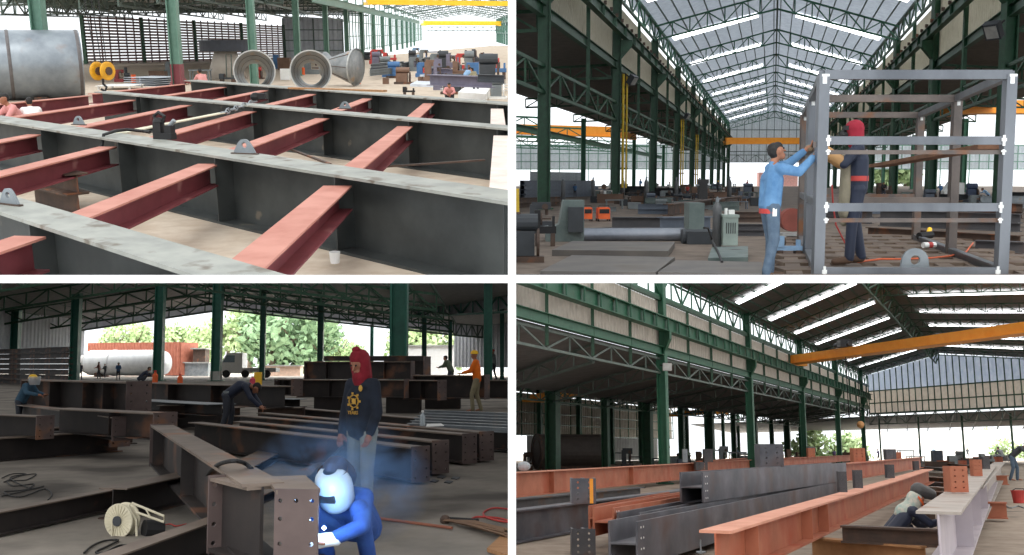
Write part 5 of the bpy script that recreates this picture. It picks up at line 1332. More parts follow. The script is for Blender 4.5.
# left stack
g = 'beams of the left stack'
tb('upper beam of the left stack with a box shaped drilled end', (33, 379.5), (139, 382), 1.15, .6, .5, stiff=(.3, .62, .8), plates=True, group=g)
tb('middle beam of the left stack reaching past the upper one', (20, 404), (122, 417), .66, .36, .3, plates='end', group=g)
tb('front middle beam of the left stack with rusty web', (-5, 414), (45, 416), .68, .35, .3, plates='end', group=g)
tb('beam of the left stack whose drilled end points at the diagonal beam', (60, 408), (165, 413), .75, .4, .4, plates='end', stiff=(.6,), group=g)
tb('short beam end standing out of the left stack below the box end', (78, 413), (120, 416), .62, .5, .35, plates=True, group=g)
tb('lowest long beam of the left stack lying on the floor', (-8, 438), (118, 430), .36, .36, .3, group=g)
tb('dark beam on the floor behind the lowest long beam', (-5, 430), (133, 424), .36, .36, .4, group=g)
# behind the bending man
g = 'beams behind the bending man'
tb('long dark beam behind the bending man', (138, 382.5), (285, 386), 1.0, .5, .5, group=g, stiff=(.3, .6))
tb('pale topped beam under the long dark beam', (140, 399.5), (222, 404), .62, .25, .7, mt=M_steel, group=g)
tb('second pale topped beam near the bending man', (150, 395), (300, 399), .62, .2, .5, mt=M_steel, group=g)
tb('rust brown channel right of the bending man', (258, 408), (302, 407), .5, .4, .3, M_rust, group=g, plates='end')
tb('low dark beam left of the bending man', (160, 412), (240, 407), .4, .4, .3, group=g, plates='start')
tb('orange brown box section between left stack and bending man', (160, 405), (185, 405), .55, .3, .5, M_rust, group=g)
# back right
g = 'beams stacked at the back right'
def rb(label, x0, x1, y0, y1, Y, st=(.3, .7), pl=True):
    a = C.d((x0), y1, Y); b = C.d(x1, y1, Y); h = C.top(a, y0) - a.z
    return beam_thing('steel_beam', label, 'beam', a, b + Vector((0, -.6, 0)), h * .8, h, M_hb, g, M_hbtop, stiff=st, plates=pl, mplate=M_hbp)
rb('long beam behind the hooded man at shoulder height', 300, 408, 379.5, 397, 30)
rb('short box ended beam left of the hooded man', 280, 301, 379, 395, 29, (.5,))
rb('beam right of the hooded man with a drilled plate end', 408, 443, 380, 399, 30.5, (.5,))
rb('big beam at the back right beside the orange shirted worker', 416, 487, 375, 398, 33, (.3,))
rb('beam running off the right edge behind the orange shirted worker', 480, 520, 380, 398, 35, ())
rb('upper beam directly behind the head of the hooded man', 307, 414, 361.5, 379, 34, (.2, .75))
rb('topmost beam right of the thick green column foot', 388, 428, 357, 376, 38, (.5,))
rb('thin beam resting on the upper back beam', 325, 425, 356, 361, 37, ())
for x0, x1, Y in ((314, 350, 31), (386, 420, 31), (425, 460, 34)):
    a = C.d(x0, 418, Y); a.z = 0; b = C.d(x1, 418, Y)
    t = thing('support_block', 'dark plate support under the back beams, %s' % {314: 'left of the hooded man', 386: 'right of the hooded man', 425: 'farthest right'}[x0], 'support', (a + Vector((b.x, Y, 0))) / 2)
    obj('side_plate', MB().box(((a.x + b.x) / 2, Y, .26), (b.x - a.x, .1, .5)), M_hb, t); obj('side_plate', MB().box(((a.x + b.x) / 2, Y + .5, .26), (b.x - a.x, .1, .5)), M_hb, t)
    obj('cap_plate', MB().box(((a.x + b.x) / 2, Y + .25, .5), (b.x - a.x, .7, .04)), M_hb, t)
# stacked sections at the back left
for c_ in range(4):
    for i in range(7):
        a = C.d((-6, 20, 34, 50)[c_], 377, 78 - 3 * c_); b = C.d((21, 35, 51, 68)[c_], 377, 76 - 3 * c_); a.z = b.z = .05 + .38 * i
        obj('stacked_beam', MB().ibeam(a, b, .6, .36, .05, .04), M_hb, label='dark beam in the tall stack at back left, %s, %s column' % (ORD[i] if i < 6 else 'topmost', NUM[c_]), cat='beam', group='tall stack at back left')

# ---------------- columns, roof, far walls
M_gcol = mat('teal_green_paint', (26, 90, 76), (38, 108, 90), 2, .45)
for i, (x, yb, w, lab) in enumerate([(14, 380, 7.5, 'leftmost green column in front of the white ribbed wall'), (74, 381, 8, 'green column in front of the conical tank end'), (158, 381, 8.5, 'green column in front of the white tank body'),
        (216, 381, 8.8, 'green column with a pale foot left of the parked truck'), (262, 380, 5, 'slender green column just right of the parked truck'), (320, 379, 5.5, 'green column left of the hooded man'),
        (371.5, 377, 3.2, 'thin distant column above the hooded man'), (398.5, 392, 17, 'thick teal column right of the hooded man'), (424, 379, 4.6, 'slim green column right of the thick teal column'),
        (450, 378, 3.8, 'slim green column above the camouflaged worker'), (488, 383, 8.5, 'green column above the orange shirted worker'), (502, 380, 4.2, 'rightmost slim green column of the welding yard')]):
    p = C.g(x, yb); w = w * p.y / F
    t = thing('steel_column', lab, 'column', p, 0, 'columns of the welding yard')
    obj('shaft', hcol(MB(), p, min(12, .1 * p.y + 1.6), w, 0), M_gcol, t)
    obj('base_plate', MB().box(p + Z * .03, (w * 1.5, w * 1.5, .06)), M_gcol, t)
    if i == 3: obj('painted_foot', hcol(MB(), p, .9, w * 1.1, 0), M_conc, t, label='pale painted foot')
M_roofC = mat('grey_sheet_underside', (150, 148, 144), (172, 170, 166), 2, .6, trans=.3)
E = C.d(83, 320, 120); Pk = C.d(228, 299, 120); Rr_ = C.d(457, 324, 120); Lf = C.d(-20, 335, 120)
def back(p, y, dz=0.0): return Vector((p.x * y / 120 * .35 + p.x * .65, y, p.z + dz))
near = 62
mb = MB().quad(back(Lf, near, 1.0), back(Pk, near, 1.0), Pk, Lf, .12); mb.quad(back(Pk, near, 1.0), back(Rr_, near, 3.5), Rr_, Pk, .12); struct('ceiling', mb, M_roofC)
G_ = C.d(530, 330, 120); mb = MB().quad(back(Rr_, near, 3.5), back(G_, near, 4), G_, Rr_, .12); struct('ceiling', mb, M_roofC)
def fascia(a, b, nm, i):
    t = thing('eave_girder', nm, 'girder', (a + b) / 2, 0, 'eave girders')
    obj('fascia', MB().bar(a - Z * .55, b - Z * .55, .2, 1.3), M_gclad, t)
    obj('lattice', truss_mb(MB(), a - Z * 2.2 + Vector((0, -2, .8)), b - Z * 2.2 + Vector((0, -2, .8)), a + Vector((0, -2, 0)), b + Vector((0, -2, 0)), 14, .14), M_truss, t)
fascia(Lf, Pk, 'grey eave girder rising from the left above the tank', 0); fascia(Pk, Rr_, 'grey eave girder falling from the peak above the trees', 1); fascia(Rr_, G_, 'grey eave girder at the far right of the yard', 2)
for i in range(4):
    y = 76 + 11 * i; o = 1.0 * (120 - y) / 58
    for a, b, nm in ((Lf, Pk, 'left'), (Pk, Rr_, 'right')):
        A_, B_ = back(a, y, o), back(b, y, o)
        obj('roof_truss', truss_mb(MB(), A_ - Z * 1.5, B_ - Z * 1.5, A_ - Z * .3, B_ - Z * .3, 14, .12), M_dgreen, label='dark roof truss on the %s slope of the yard roof, %s from the camera' % (nm, NUM[i]), cat='truss', group='yard roof trusses')
mb = MB()
for i in range(14):
    f = i / 13; a = Lf.lerp(Pk, f); b = Pk.lerp(Rr_, f); mb.bar(back(a, near, 1) - Z * .2, a - Z * .2, .16); mb.bar(back(b, near, 1) - Z * .2, b - Z * .2, .16)
obj('purlins', mb, M_dgreen, label='dark purlins running under the yard roof', cat='purlins', kind='stuff')
# white ribbed wall at left, sheet wall at right
a, b = C.d(-6, 350, 96), C.d(84, 350, 119)
struct('wall_left', MB().corrugated((a.x, a.y), (b.x, b.y), 2.6, 9.6, .9, .12, z1b=7.0), mat('white_ribbed_wall', (214, 216, 220), (228, 230, 232), 2, .7, trans=.6))
a, b = C.d(454, 360, 124), C.d(512, 360, 112)
struct('wall_right', MB().corrugated((a.x, a.y), (b.x, b.y), 1.2, 6.8, .9, .12), M_gclad)
a, b = C.d(400, 318, 112), C.d(512, 312, 90)
struct('wall_back', MB().corrugated((a.x, a.y), (b.x, b.y), 6.6, 12, .9, .12), M_gclad)
obj('lattice_beam', truss_mb(MB(), a + Vector((0, -.6, 0)), b + Vector((0, -.6, 0)), a + Vector((0, -.6, 1.4)), b + Vector((0, -.6, 1.6)), 10, .14), M_gcol, label='teal lattice girder at the upper right of the welding yard', cat='lattice girder')
# things outside
c0, c1 = C.d(92, 362, 128), C.d(161, 362, 124)
t = thing('storage_tank', 'large silver white tank lying outside with a conical left end', 'tank', ((c0.x + c1.x) / 2, 126, 0))
M_wtank = mat('silver_white_tank', (200, 204, 208), (222, 226, 228), 1, .4, metal=.15)
dd = (c1 - c0); c0.z = c1.z = 1.75; R_ = 1.6
obj('shell', MB().lathe([(R_ * .99, 0), (R_, .1), (R_, dd.length), (R_ * .9, dd.length + .5), (.1, dd.length + .8)], c0, dd, 36), M_wtank, t, smooth=False)
obj('cone_end', MB().lathe([(R_, 0), (R_ * .45, 2.4), (R_ * .45, 2.5)], c0, -dd, 36), mat('grey_cone_end', (150, 152, 152), (172, 172, 170), 1, .5), t)
obj('inlet_ring', MB().lathe([(R_ * .72, 2.45), (R_ * .72, 2.8), (R_ * .3, 2.82)], c0, -dd, 30), C_dk, t)
obj('band', MB().lathe([(R_ + .02, 0), (R_ + .06, 0), (R_ + .06, .25), (R_ + .02, .25)], c0 + dd * .33, dd, 36, caps=False), M_wtank, t)
for f in (.15, .85): obj('saddle', MB().box((c0 + dd * f) - Z * 1.5, (.8, 2.6, .5)), M_rust, t)
a, b = C.d(87, 363, 140), C.d(180, 363, 134); M_ctn = mat('rust_red_container', (158, 92, 72), (178, 110, 88), 2, .7)
t = thing('shipping_container', 'long rust red container behind the white tank', 'container', (a + b) / 2 - Z * .5)
w3 = (Vector((b.x, b.y, 0)) - Vector((a.x, a.y, 0))); a.z = b.z = 0
obj('side', MB().corrugated((a.x, a.y), (b.x, b.y), .1, C.top(a, 343), .5, .08), M_ctn, t)
obj('body', MB().poly([(a.x, a.y + .2, .1), (b.x, b.y + .2, .1), (b.x + 1.3, b.y + 3.4, .1), (a.x + 1.3, a.y + 3.4, .1)], (0, 0, C.top(a, 343) - .15)), M_ctn, t)
obj('door_emblem', MB().box((b.x - 2, b.y - .1, 1.9), (1.2, .05, 1.0)), M_white, t)
p = C.g(236, 379); w = 26 * p.y / F; h = 22 * p.y / F
p.y = 118; p = C.d(236, 371, 118); p.z = 0
t = thing('truck', 'white truck parked outside between two green columns', 'truck', p)
h = 2.9; w = 3.6
obj('cab', MB().poly([(-w * .5, 0, .5), (w * .2, 0, .5), (w * .2, 0, h), (-w * .3, 0, h), (-w * .5, 0, h * .6)], (0, 2, 0)), M_white, t, local=True)
obj('windscreen', MB().poly([(-w * .44, -.02, h * .62), (-w * .05, -.02, h * .62), (-w * .05, -.02, h * .9), (-w * .3, -.02, h * .9)], (0, .03, 0)), M_blueglass if 'M_blueglass' in globals() else paint('tinted_glass', (110, 130, 140), .2), t, local=True)
obj('load_bed', MB().box((w * .75, 1, .9), (w * 1.1, 2, .5)), M_galv, t, local=True)
for x in (-.32, .3, 1.0): obj('wheel', MB().tube((w * x, -.1, .45), (w * x, .25, .45), .45, 14), M_black, t, local=True)
bench(C, 'long pale canopy on posts in front of the trees', 292, 373, 56, 16, M_galv, z=0)
for i, (x0, x1, y0, y1, m_, lab) in enumerate([(165, 208, 363, 371, M_steel, 'pile of pale pipes outside right of the container'), (330, 390, 366, 373, M_galv, 'low pale wall outside left of the thick teal column'), (405, 455, 346, 368, M_white, 'low white building outside right of the thick teal column'), (265, 300, 366, 374, M_brownwall if 'M_brownwall' in globals() else paint('pinkish_rubble', (196, 168, 150)), 'pinkish block pile outside right of the truck'), (193, 205, 349, 358, M_rust, 'small brown hut roof outside left of the truck')]):
    a = C.d(x0, y1, 135); b = C.d(x1, y1, 135); zt = C.top(a, y0)
    t = thing('low_building' if i in (1, 2) else 'material_pile', lab, 'building' if i in (1, 2) else 'material pile', (a + b) / 2)
    obj('walls', MB().box(((a.x + b.x) / 2, 136, zt / 2), (b.x - a.x, 2, zt)), m_, t); obj('roof', MB().box(((a.x + b.x) / 2, 135.9, zt + .05), (b.x - a.x + .5, 2.6, .16)), M_galv, t)
for i, (px, r, Y, m_, hh) in enumerate([(180, 4, 190, M_leaf, 9), (205, 4, 185, M_leaf, 8), (197, 3, 160, M_leaf, 5), (228, 5, 180, M_leaf, 11), (250, 6, 175, M_leaf, 13), (272, 7, 170, M_leafd, 12), (296, 7, 172, M_leafd, 12), (318, 5, 180, M_leafd, 9), (340, 4, 200, M_leaf, 8), (352, 3, 190, M_leaf, 6), (412, 6, 180, M_leaf, 11), (438, 6, 178, M_leaf, 11), (120, 4, 200, M_leaf, 10), (136, 4, 205, M_leaf, 10)]):
    q = C.d(px, 365, Y); tree('leafy tree outside the welding yard, %s from the left' % NUM[i], (q.x, Y, 0), hh, r, m_, 20 + i, 'trees outside the welding yard', 1100, lsize=r * .11)

# ---------------- reel, hoses and small things
p = C.g(120, 536)
t = thing('cable_reel', 'cream cable reel on a tubular frame standing on the yard floor', 'cable reel', p, 0)
M_cream = mat('cream_plastic', (206, 198, 172), (220, 212, 188), 4, .6)
k = p.y / F; c = C.d(118, 521, p.y); r = 16.5 * k; dr = Vector((.35, 1, 0)).normalized()
w_ = obj('reel_drum', MB().lathe([(r, 0), (r * 1.02, .012), (r * .9, .02), (r * .9, .09), (r * 1.02, .1), (r, .115), (r * .2, .115)], c, dr, 40), M_cream, t)
obj('hub', MB().lathe([(r * .3, -.02), (r * .3, .13)], c, dr, 16), C_dk, w_)
obj('spoke_ribs', MB().add(*(lambda m_: (m_.v, m_.f))([m_ for m_ in [MB()] if [m_.bar(c + (Vector((cos(a), -.35 * cos(a), 0)) + Z * sin(a)).normalized() * r * .3 - dr * .006, c + (Vector((cos(a), -.35 * cos(a), 0)) + Z * sin(a)).normalized() * r * .95 - dr * .006, .006) for a in [i * pi / 12 for i in range(24)]]][0])), M_cream, w_)
P_ = lambda x, y, dy=0.0: C.d(x, y, p.y + dy)
obj('frame', MB().ptube([P_(112, 540), P_(112, 521), P_(118, 519), P_(122, 540)], .008).ptube([P_(137, 539), P_(136, 520), P_(128, 506), P_(132, 503), P_(164, 516), P_(164, 522), P_(136, 512)], .011).bar(P_(146, 509), P_(150, 516), .02, .01), M_cream, t)
obj('motor', MB().tube(P_(144, 529, .02), P_(162, 529, .12), 9 * k, 14), M_black, t); obj('base_bar', MB().bar(P_(108, 539), P_(160, 539), .02), M_cream, t)
def hose(label, pts, r, m, z=.012, name='hose'):
    return obj(name, MB().ptube([C.g(a, b, z) if not isinstance(a, Vector) else a for a, b in pts], r, 6), m, label=label, cat='hose')
def smooth_pts(P, n=6):
    out = []
    for i in range(len(P) - 1):
        a = P[max(i - 1, 0)]; b = P[i]; c_ = P[i + 1]; d_ = P[min(i + 2, len(P) - 1)]
        for j in range(n):
            t_ = j / n; out.append(0.5 * ((2 * b) + (c_ - a) * t_ + (2 * a - 5 * b + 4 * c_ - d_) * t_ ** 2 + (3 * b - a - 3 * c_ + d_) * t_ ** 3))
    return out + [P[-1]]
def cable(label, pix, r, m, z=.014, name='cable', b=C):
    return obj(name, MB().ptube(smooth_pts([b.g(q[0], q[1], q[2] if len(q) > 2 else z) for q in pix]), r, 6), m, label=label, cat=name)
cable('black cable coiled under the cable reel', [(84, 553), (92, 546), (104, 541), (118, 540), (108, 546), (96, 552), (104, 553), (118, 546), (128, 545)], .009, M_black)
cable('thin black cables tangled on the floor at left', [(4, 482), (20, 476), (36, 474), (26, 480), (8, 481), (14, 486), (34, 484), (24, 490), (4, 492), (20, 497), (44, 489), (52, 494), (48, 500)], .008, M_black)
cable('second tangle of thin cable at the left edge', [(2, 478), (12, 474), (26, 474), (10, 478), (30, 488), (44, 486), (20, 492), (2, 496)], .008, M_black)
obj('hose_loop', MB().ptube(smooth_pts([C.g(200, 517, .0), C.g(201, 500, .15), C.g(206, 478, .45), C.g(216, 466, .72), C.g(232, 461, .8), C.g(244, 463, .76), C.g(252, 469, .72)]), .016, 8), M_black, label='thick black hose looping up over the diagonal beam', cat='hose')
cable('thin orange red hose lying in loops at the right edge', [(508, 509), (494, 508), (484, 512), (486, 517), (500, 521), (512, 522), (498, 518), (476, 517), (471, 522), (478, 527), (492, 527)], .010, C_red, name='hose')
cable('thin red wire near the cable reel', [(160, 526), (170, 524), (176, 526), (186, 524)], .006, C_red)
obj('steel_rod', MB().tube(C.g(362, 516, .02), C.g(452, 528, .02), .014, 8), paint('rusty_red_rod', (136, 84, 66)), label='long rusty rod on the floor right of the hooded man', cat='rod')
obj('black_pipe', MB().tube(C.g(446, 519, .03), C.g(478, 521, .03), .022, 8), M_black, label='short black pipe beside the twig broom', cat='pipe')
t = thing('twig_broom', 'brown twig broom lying on the floor at the right edge', 'broom', C.g(470, 530))
rnd = random.Random(5); a = C.g(445, 520, .03); 
for i in range(22):
    b = C.g(508 + rnd.uniform(-6, 6), 533 + rnd.uniform(-4, 4), .02 + rnd.uniform(0, .05)); obj('twig', MB().ptube([a + Vector((rnd.uniform(-.02, .02), rnd.uniform(-.03, .03), 0)), a.lerp(b, .5) + Vector((0, rnd.uniform(-.05, .05), rnd.uniform(0, .03))), b], .009, 4), paint('broom_twig', (112, 86, 66)), t)
obj('binding', MB().ball(a, .05, 8), M_rust, t)
slabC = lambda label, q, z, th, m: obj('metal_offcut', MB().poly([C.g(x, y, z) - Z * th for x, y in q], (0, 0, th)), m, label=label, cat='offcut')
slabC('brown cardboard sheet at the bottom right corner of the yard', ((487, 548), (512, 556), (520, 540), (500, 536)), .04, .03, M_wood)
slabC('thin steel strip lying left of the cable reel', ((26, 524), (30, 526), (57, 519), (54, 517)), .02, .02, M_rust)
for i in range(9): slabC('small dark offcut on the floor below the long beams, %s from the left' % NUM[i], [(395 + i * 7 + a, 474 + (i * 5 % 9) + b) for a, b in ((0, 0), (6, 1), (9, -1), (3, -2))], .012, .01, C_dk)
def bottle(label, x, y, h, m, cap, Yd, w=.3, b=C, cat='bottle'):
    q = b.d(x, y, Yd); h = h * Yd / F; r = h * w / 2
    t = thing('bottle', label, cat, q); obj('body', MB().lathe([(r, 0), (r, h * .6), (r * .4, h * .8), (r * .4, h * .88)], (0, 0, 0), Z, 12), m, t, local=True); obj('cap', MB().lathe([(r * .5, h * .86), (r * .5, h)], (0, 0, 0), Z, 10), cap, t, local=True)
M_pet = mat('clear_plastic_bottle', (190, 200, 206), rough=.2, alpha=.75)
bottle('clear water bottle standing on the long beams right of the hooded man', 422.5, 425.5, 15, M_pet, M_white, 14.5, .35)
bottle('orange spray bottle on the beam left of centre', 155, 382.5, 12, C_org, C_red, 26, .45); bottle('second orange bottle farther right on the same beam', 180, 383, 9, C_org, C_red, 26, .6)
bottle('pink lidded jar on the beam by the bending man', 252.5, 384, 8, paint('pink_jar', (206, 70, 90)), M_white, 26, .7)
obj('paper_sheet', MB().poly([C.d(426, 427, 14.2), C.d(444, 426, 14.2), C.d(441, 424, 14.9), C.d(427, 424.5, 14.9)], (0, 0, .01)), M_white, label='white paper sheet lying beside the water bottle', cat='paper')
crate(C, 'yellow bag lump on the bench far behind the bending man', 258, 388, 7, 16, M_yellow)

# ---------------- people
hd_red = hood(mat('maroon_balaclava', (122, 20, 34), (142, 28, 44), 12, .9))
M_dnavy = mat('dark_navy_sweatshirt', (22, 28, 40), (32, 40, 54), 8, .9); M_ltrous = mat('pale_grey_jeans', (134, 142, 138), (160, 166, 158), 6, .9)
p = C.g(361, 518)
J = dict(pelvis=(0, 0, .9), chest=(0, 0, 1.2), neck=(0, .02, 1.4), head=(0, .05, 1.53), fwd=(0, .95, -.3), sh_l=(-.145, 0, 1.33), sh_r=(.145, 0, 1.33), el_l=(-.2, .0, 1.06), el_r=(.2, .03, 1.06), wr_l=(-.19, .1, .84), wr_r=(.19, .1, .84),
         hip_l=(-.09, 0, .87), hip_r=(.09, 0, .87), kn_l=(-.1, .03, .47), kn_r=(.12, -.02, .47), an_l=(-.1, .02, .07), an_r=(.14, -.05, .07), toe_l=(-.12, .18, .035), toe_r=(.17, .1, .035))
hm = person('man in a maroon balaclava and dark printed sweatshirt standing with arms down', p, pi - .6, J, M_dnavy, M_ltrous, M_boot, hat=None, vox=.011, hair=None)
hdv = Vector(J['head']); fw = Vector(J['fwd']).normalized(); rt = fw.cross(Z).normalized(); up = rt.cross(fw)
hm_h = fuse('balaclava', [(hdv + rt * .055 * q + up * .04 - fw * .01, hdv + rt * .05 * q - up * .09, .062, .06) for q in (-1, 1)] + [(hdv - up * .12 + fw * .02, hdv - up * .2 + fw * .0, .09, .1)] + [(hdv + up * .06 - fw * .03, hdv + up * .085 - fw * .0, .104, .088), (hdv - fw * .045, hdv - up * .13 - fw * .03, .088, .086), (hdv + fw * .045 - up * .085, hdv + fw * .02 - up * .13, .05, .07), (hdv - up * .13, hdv - up * .17, .095, .1)], .011, mat('maroon_balaclava', (0, 0, 0)), hm)
hm.matrix_basis = hm.matrix_basis @ Matrix.Diagonal((.965, .965, .965, 1))
obj('pompom', MB().ball(hdv + up * .165, .05, 10, (1, .85, .7)), mat('maroon_balaclava', (0, 0, 0)), hm, local=True)
M_print = paint('gold_print', (188, 146, 62), .8)
# round emblem and letters printed on the chest, raised on the cloth
ch = Vector((0, .128, 1.17))
ringm = MB()
for i in range(14):
    a = 2 * pi * i / 14; ringm.bar(ch + Vector((.062 * cos(a), 0, .062 * sin(a))), ch + Vector((.062 * cos(a + .45), 0, .062 * sin(a + .45))), .016, .006)
    if i % 2: ringm.box(ch + Vector((.08 * cos(a), 0, .08 * sin(a))), (.022, .006, .022))
ringm.ball(ch, .03, 8, (1, .2, 1)); ringm.bar(ch + Vector((-.03, 0, -.03)), ch + Vector((.03, 0, .03)), .012, .006); ringm.bar(ch + Vector((-.03, 0, .03)), ch + Vector((.03, 0, -.03)), .012, .006)
obj('chest_emblem', ringm, M_print, hm, local=True)
obj('shoulder_badge', MB().ball((-.08, .118, 1.3), .028, 8, (1, .25, 1.2)), M_print, hm, local=True)
cu = MB()
_t = flat_text('YEARS', .05, (.085, .124, 1.04), (-1, 0, 0), (0, 0, 1), M_print, name='chest_letters')
ROOTS.pop(); me_ = _t.data; off_ = _t.matrix_basis.translation.copy(); 
for v_ in me_.vertices: v_.co = v_.co + off_
_t.parent = hm; _t.matrix_basis = Matrix.Identity(4)
# crouching welder
p = C.g(346, 600)
p = Vector((C.d(353, 540, 7.3).x, 7.3, .06))
J = dict(pelvis=(0, -.1, .26), chest=(.0, .14, .45), neck=(-.02, .28, .56), head=(-.03, .37, .6), fwd=(0, .8, -.5), sh_l=(-.17, .22, .5), sh_r=(.17, .22, .52), el_l=(-.24, .42, .34), el_r=(.24, .4, .34), wr_l=(-.06, .55, .26), wr_r=(.1, .58, .28),
         hip_l=(-.1, 0, .26), hip_r=(.1, 0, .26), kn_l=(-.19, .34, .44), kn_r=(.19, .34, .44), an_l=(-.15, .08, .08), an_r=(.16, .08, .08), toe_l=(-.16, .26, .035), toe_r=(.17, .26, .035))
M_cover = mat('royal_blue_coverall', (34, 64, 128), (52, 88, 158), 6, .9)
M_helm = mat('pale_helmet_shell', (150, 168, 182), (172, 188, 200), 3, .4)
cw = person('welder in blue overalls crouching behind a raised shield helmet, lit by the arc', p, pi - .25, J, M_cover, M_cover, M_boot, hat=welding_helmet(M_helm), vox=.012, hair=None, face=False)
fuse('cap', [(Vector((-.03, .37, .7)), Vector((-.03, .27, .65)), .105, .105)], .013, M_navy, cw)
fuse('glove', [((-.1, .52, .27), (.02, .62, .26), .05, .05), ((.12, .56, .29), (.04, .64, .28), .048, .045)], .012, M_white, cw)
# the arc: a small white-hot spot and its light
ap = C.d(324, 528, 6.55)
obj('welding_arc', MB().ball(ap, .012, 8), mat('arc_plasma', (220, 235, 255), emit=((190, 220, 255), 60)), label='tiny white hot welding arc behind the drilled end plate', cat='welding arc')
al = bpy.data.lights.new('arc_light', 'POINT'); al.energy = 13; al.color = (.35, .6, 1.0); al.shadow_soft_size = .03
ao = bpy.data.objects.new('arc_light', al); COL.objects.link(ao); ao.matrix_basis = Matrix.Translation(C.d(331, 512, 6.5)); ROOTS.append((PANEL, ao))
t = thing('electrode_holder', 'thin electrode holder leaning up between the hooded man and the welder', 'electrode holder', C.d(330, 470, 8))
obj('rod', MB().tube(C.d(343, 446, 8.6), C.d(318, 470, 8.2), .012, 6), M_black, t); obj('grip', MB().tube(C.d(318, 470, 8.2), C.d(314, 475, 8.15), .02, 8), M_black, t)
# others
p = C.g(20, 420, .0); p = C.d(21, 400, 21); p.z = 0
J2 = standing(.55, 'fore'); t = person('worker in blue with a yellow cap and clear face shield bent over the left stack', p, -pi / 2 - .1, J2, mat('dull_blue_jacket', (52, 82, 104), (66, 98, 120), 6, .9), M_trouser, hat=hard_hat(M_yhat), vox=.016, hair=None)
h_ = Vector(J2['head']); obj('face_shield', MB().lathe([(.13, -.12), (.15, .0), (.15, .1)], h_ + Vector((0, .05, 0)), Z, 14, caps=False), mat('clear_visor', (200, 210, 216), rough=.2, alpha=.5), t, local=True)
t.matrix_basis = t.matrix_basis @ Matrix.Diagonal((.8,) * 3 + (1,))
p = C.d(228, 400, 21.5); p.z = 0
J3 = dict(pelvis=(0, 0, .86), chest=(0, .28, 1.06), neck=(0, .5, 1.06), head=(0, .62, 1.0), fwd=(0, .5, -.85), sh_l=(-.17, .42, 1.06), sh_r=(.17, .42, 1.06), el_l=(-.2, .56, .8), el_r=(.2, .56, .8), wr_l=(-.12, .72, .62), wr_r=(.12, .74, .62),
          hip_l=(-.1, 0, .84), hip_r=(.1, 0, .84), kn_l=(-.12, .06, .46), kn_r=(.12, .0, .46), an_l=(-.12, 0, .08), an_r=(.13, -.1, .08), toe_l=(-.13, .17, .035), toe_r=(.15, .07, .035))
t = person('worker in a navy jacket bending far forward over a beam', p, -pi / 2, J3, M_navy, M_trouser, M_boot, vox=.016)
t.matrix_basis = t.matrix_basis @ Matrix.Diagonal((1.0, .95, .98, 1))
obj('belt', oval_band((0, .02, .9), .19, .122, .05), C_grey, t, local=True)
M_orsh = paint('orange_work_shirt', (226, 108, 20), .9)
worker(C, 'worker in an orange shirt and yellow hard hat standing at the right', 477, 412, 60, M_orsh, M_yhat, 'workers at the back of the yard', rz=-pi / 2 + 3, legs=M_khaki if 'M_khaki' in globals() else C_khaki)
worker(C, 'worker in a camouflage green shirt behind the back beams', 451, 392, 36, paint('camouflage_green', (74, 86, 66)), None, 'workers at the back of the yard', rz=1.2, J=standing(.5, 'fore'))
worker(C, 'worker in grey with a red cap at the far right', 494, 380, 30, C_grey, C_red, 'workers at the back of the yard', rz=1.2)
for i, (x, y, h_, c_, hm_, lab) in enumerate([(80, 380, 17, M_navy, None, 'worker in dark clothes beside the tall stack'), (99, 379, 17, paint('reddish_shirt', (134, 84, 76)), None, 'worker in a reddish shirt before the conical tank end'), (105, 378, 14, C_dk, None, 'dark worker right behind the reddish shirted one'), (118, 380, 17, C_blue, C_teal, 'worker in blue with a green cap before the tank')]):
    worker(C, lab, x, y, h_, c_, hm_, 'workers by the tank', rz=.6 + i)
worker(C, 'worker in navy crouching low in front of the white tank', 139, 384, 17, M_navy, None, 'workers by the tank', J=squatting(.7), rz=-1.2)
# smoke
def smoke(name, label, c, r, dens, seed):
    m = bpy.data.materials.new('weld_smoke'); m.use_nodes = True; nt = m.node_tree; N = nt.nodes; L_ = nt.links
    N.remove(N['Principled BSDF']); pv = N.new('ShaderNodeVolumePrincipled'); pv.inputs['Color'].default_value = (.3, .55, 1, 1); pv.inputs['Anisotropy'].default_value = .2
    tc = N.new('ShaderNodeTexCoord'); nz = N.new('ShaderNodeTexNoise'); nz.inputs['Scale'].default_value = 2.2; nz.inputs['Detail'].default_value = 4; nz.inputs['Distortion'].default_value = 1.2
    L_.new(tc.outputs['Object'], nz.inputs['Vector']); ln = N.new('ShaderNodeVectorMath'); ln.operation = 'LENGTH'; L_.new(tc.outputs['Object'], ln.inputs[0])
    m1 = N.new('ShaderNodeMapRange'); m1.inputs[1].default_value = .42; m1.inputs[2].default_value = .8; m1.inputs[3].default_value = 0; m1.inputs[4].default_value = dens; L_.new(nz.outputs['Fac'], m1.inputs[0])
    m2 = N.new('ShaderNodeMapRange'); m2.inputs[1].default_value = .3; m2.inputs[2].default_value = 1.0; m2.inputs[3].default_value = 1; m2.inputs[4].default_value = 0; L_.new(ln.outputs['Value'], m2.inputs[0])
    mu = N.new('ShaderNodeMath'); mu.operation = 'MULTIPLY'; L_.new(m1.outputs[0], mu.inputs[0]); L_.new(m2.outputs[0], mu.inputs[1]); L_.new(mu.outputs[0], pv.inputs['Density']); L_.new(pv.outputs[0], N['Material Output'].inputs['Volume'])
    o = obj(name, MB().ball((0, 0, 0), 1.0, 20), m, loc=(0, 0, 0), label=label, cat='smoke', kind='stuff')
    o.matrix_basis = Matrix.Translation(c) @ Matrix.Diagonal((*r, 1))
smoke('welding_smoke', 'thin blue welding smoke drifting up round the crouching welder', C.d(340, 484, 7.3), (.7, .9, .5), 3.5, 1)
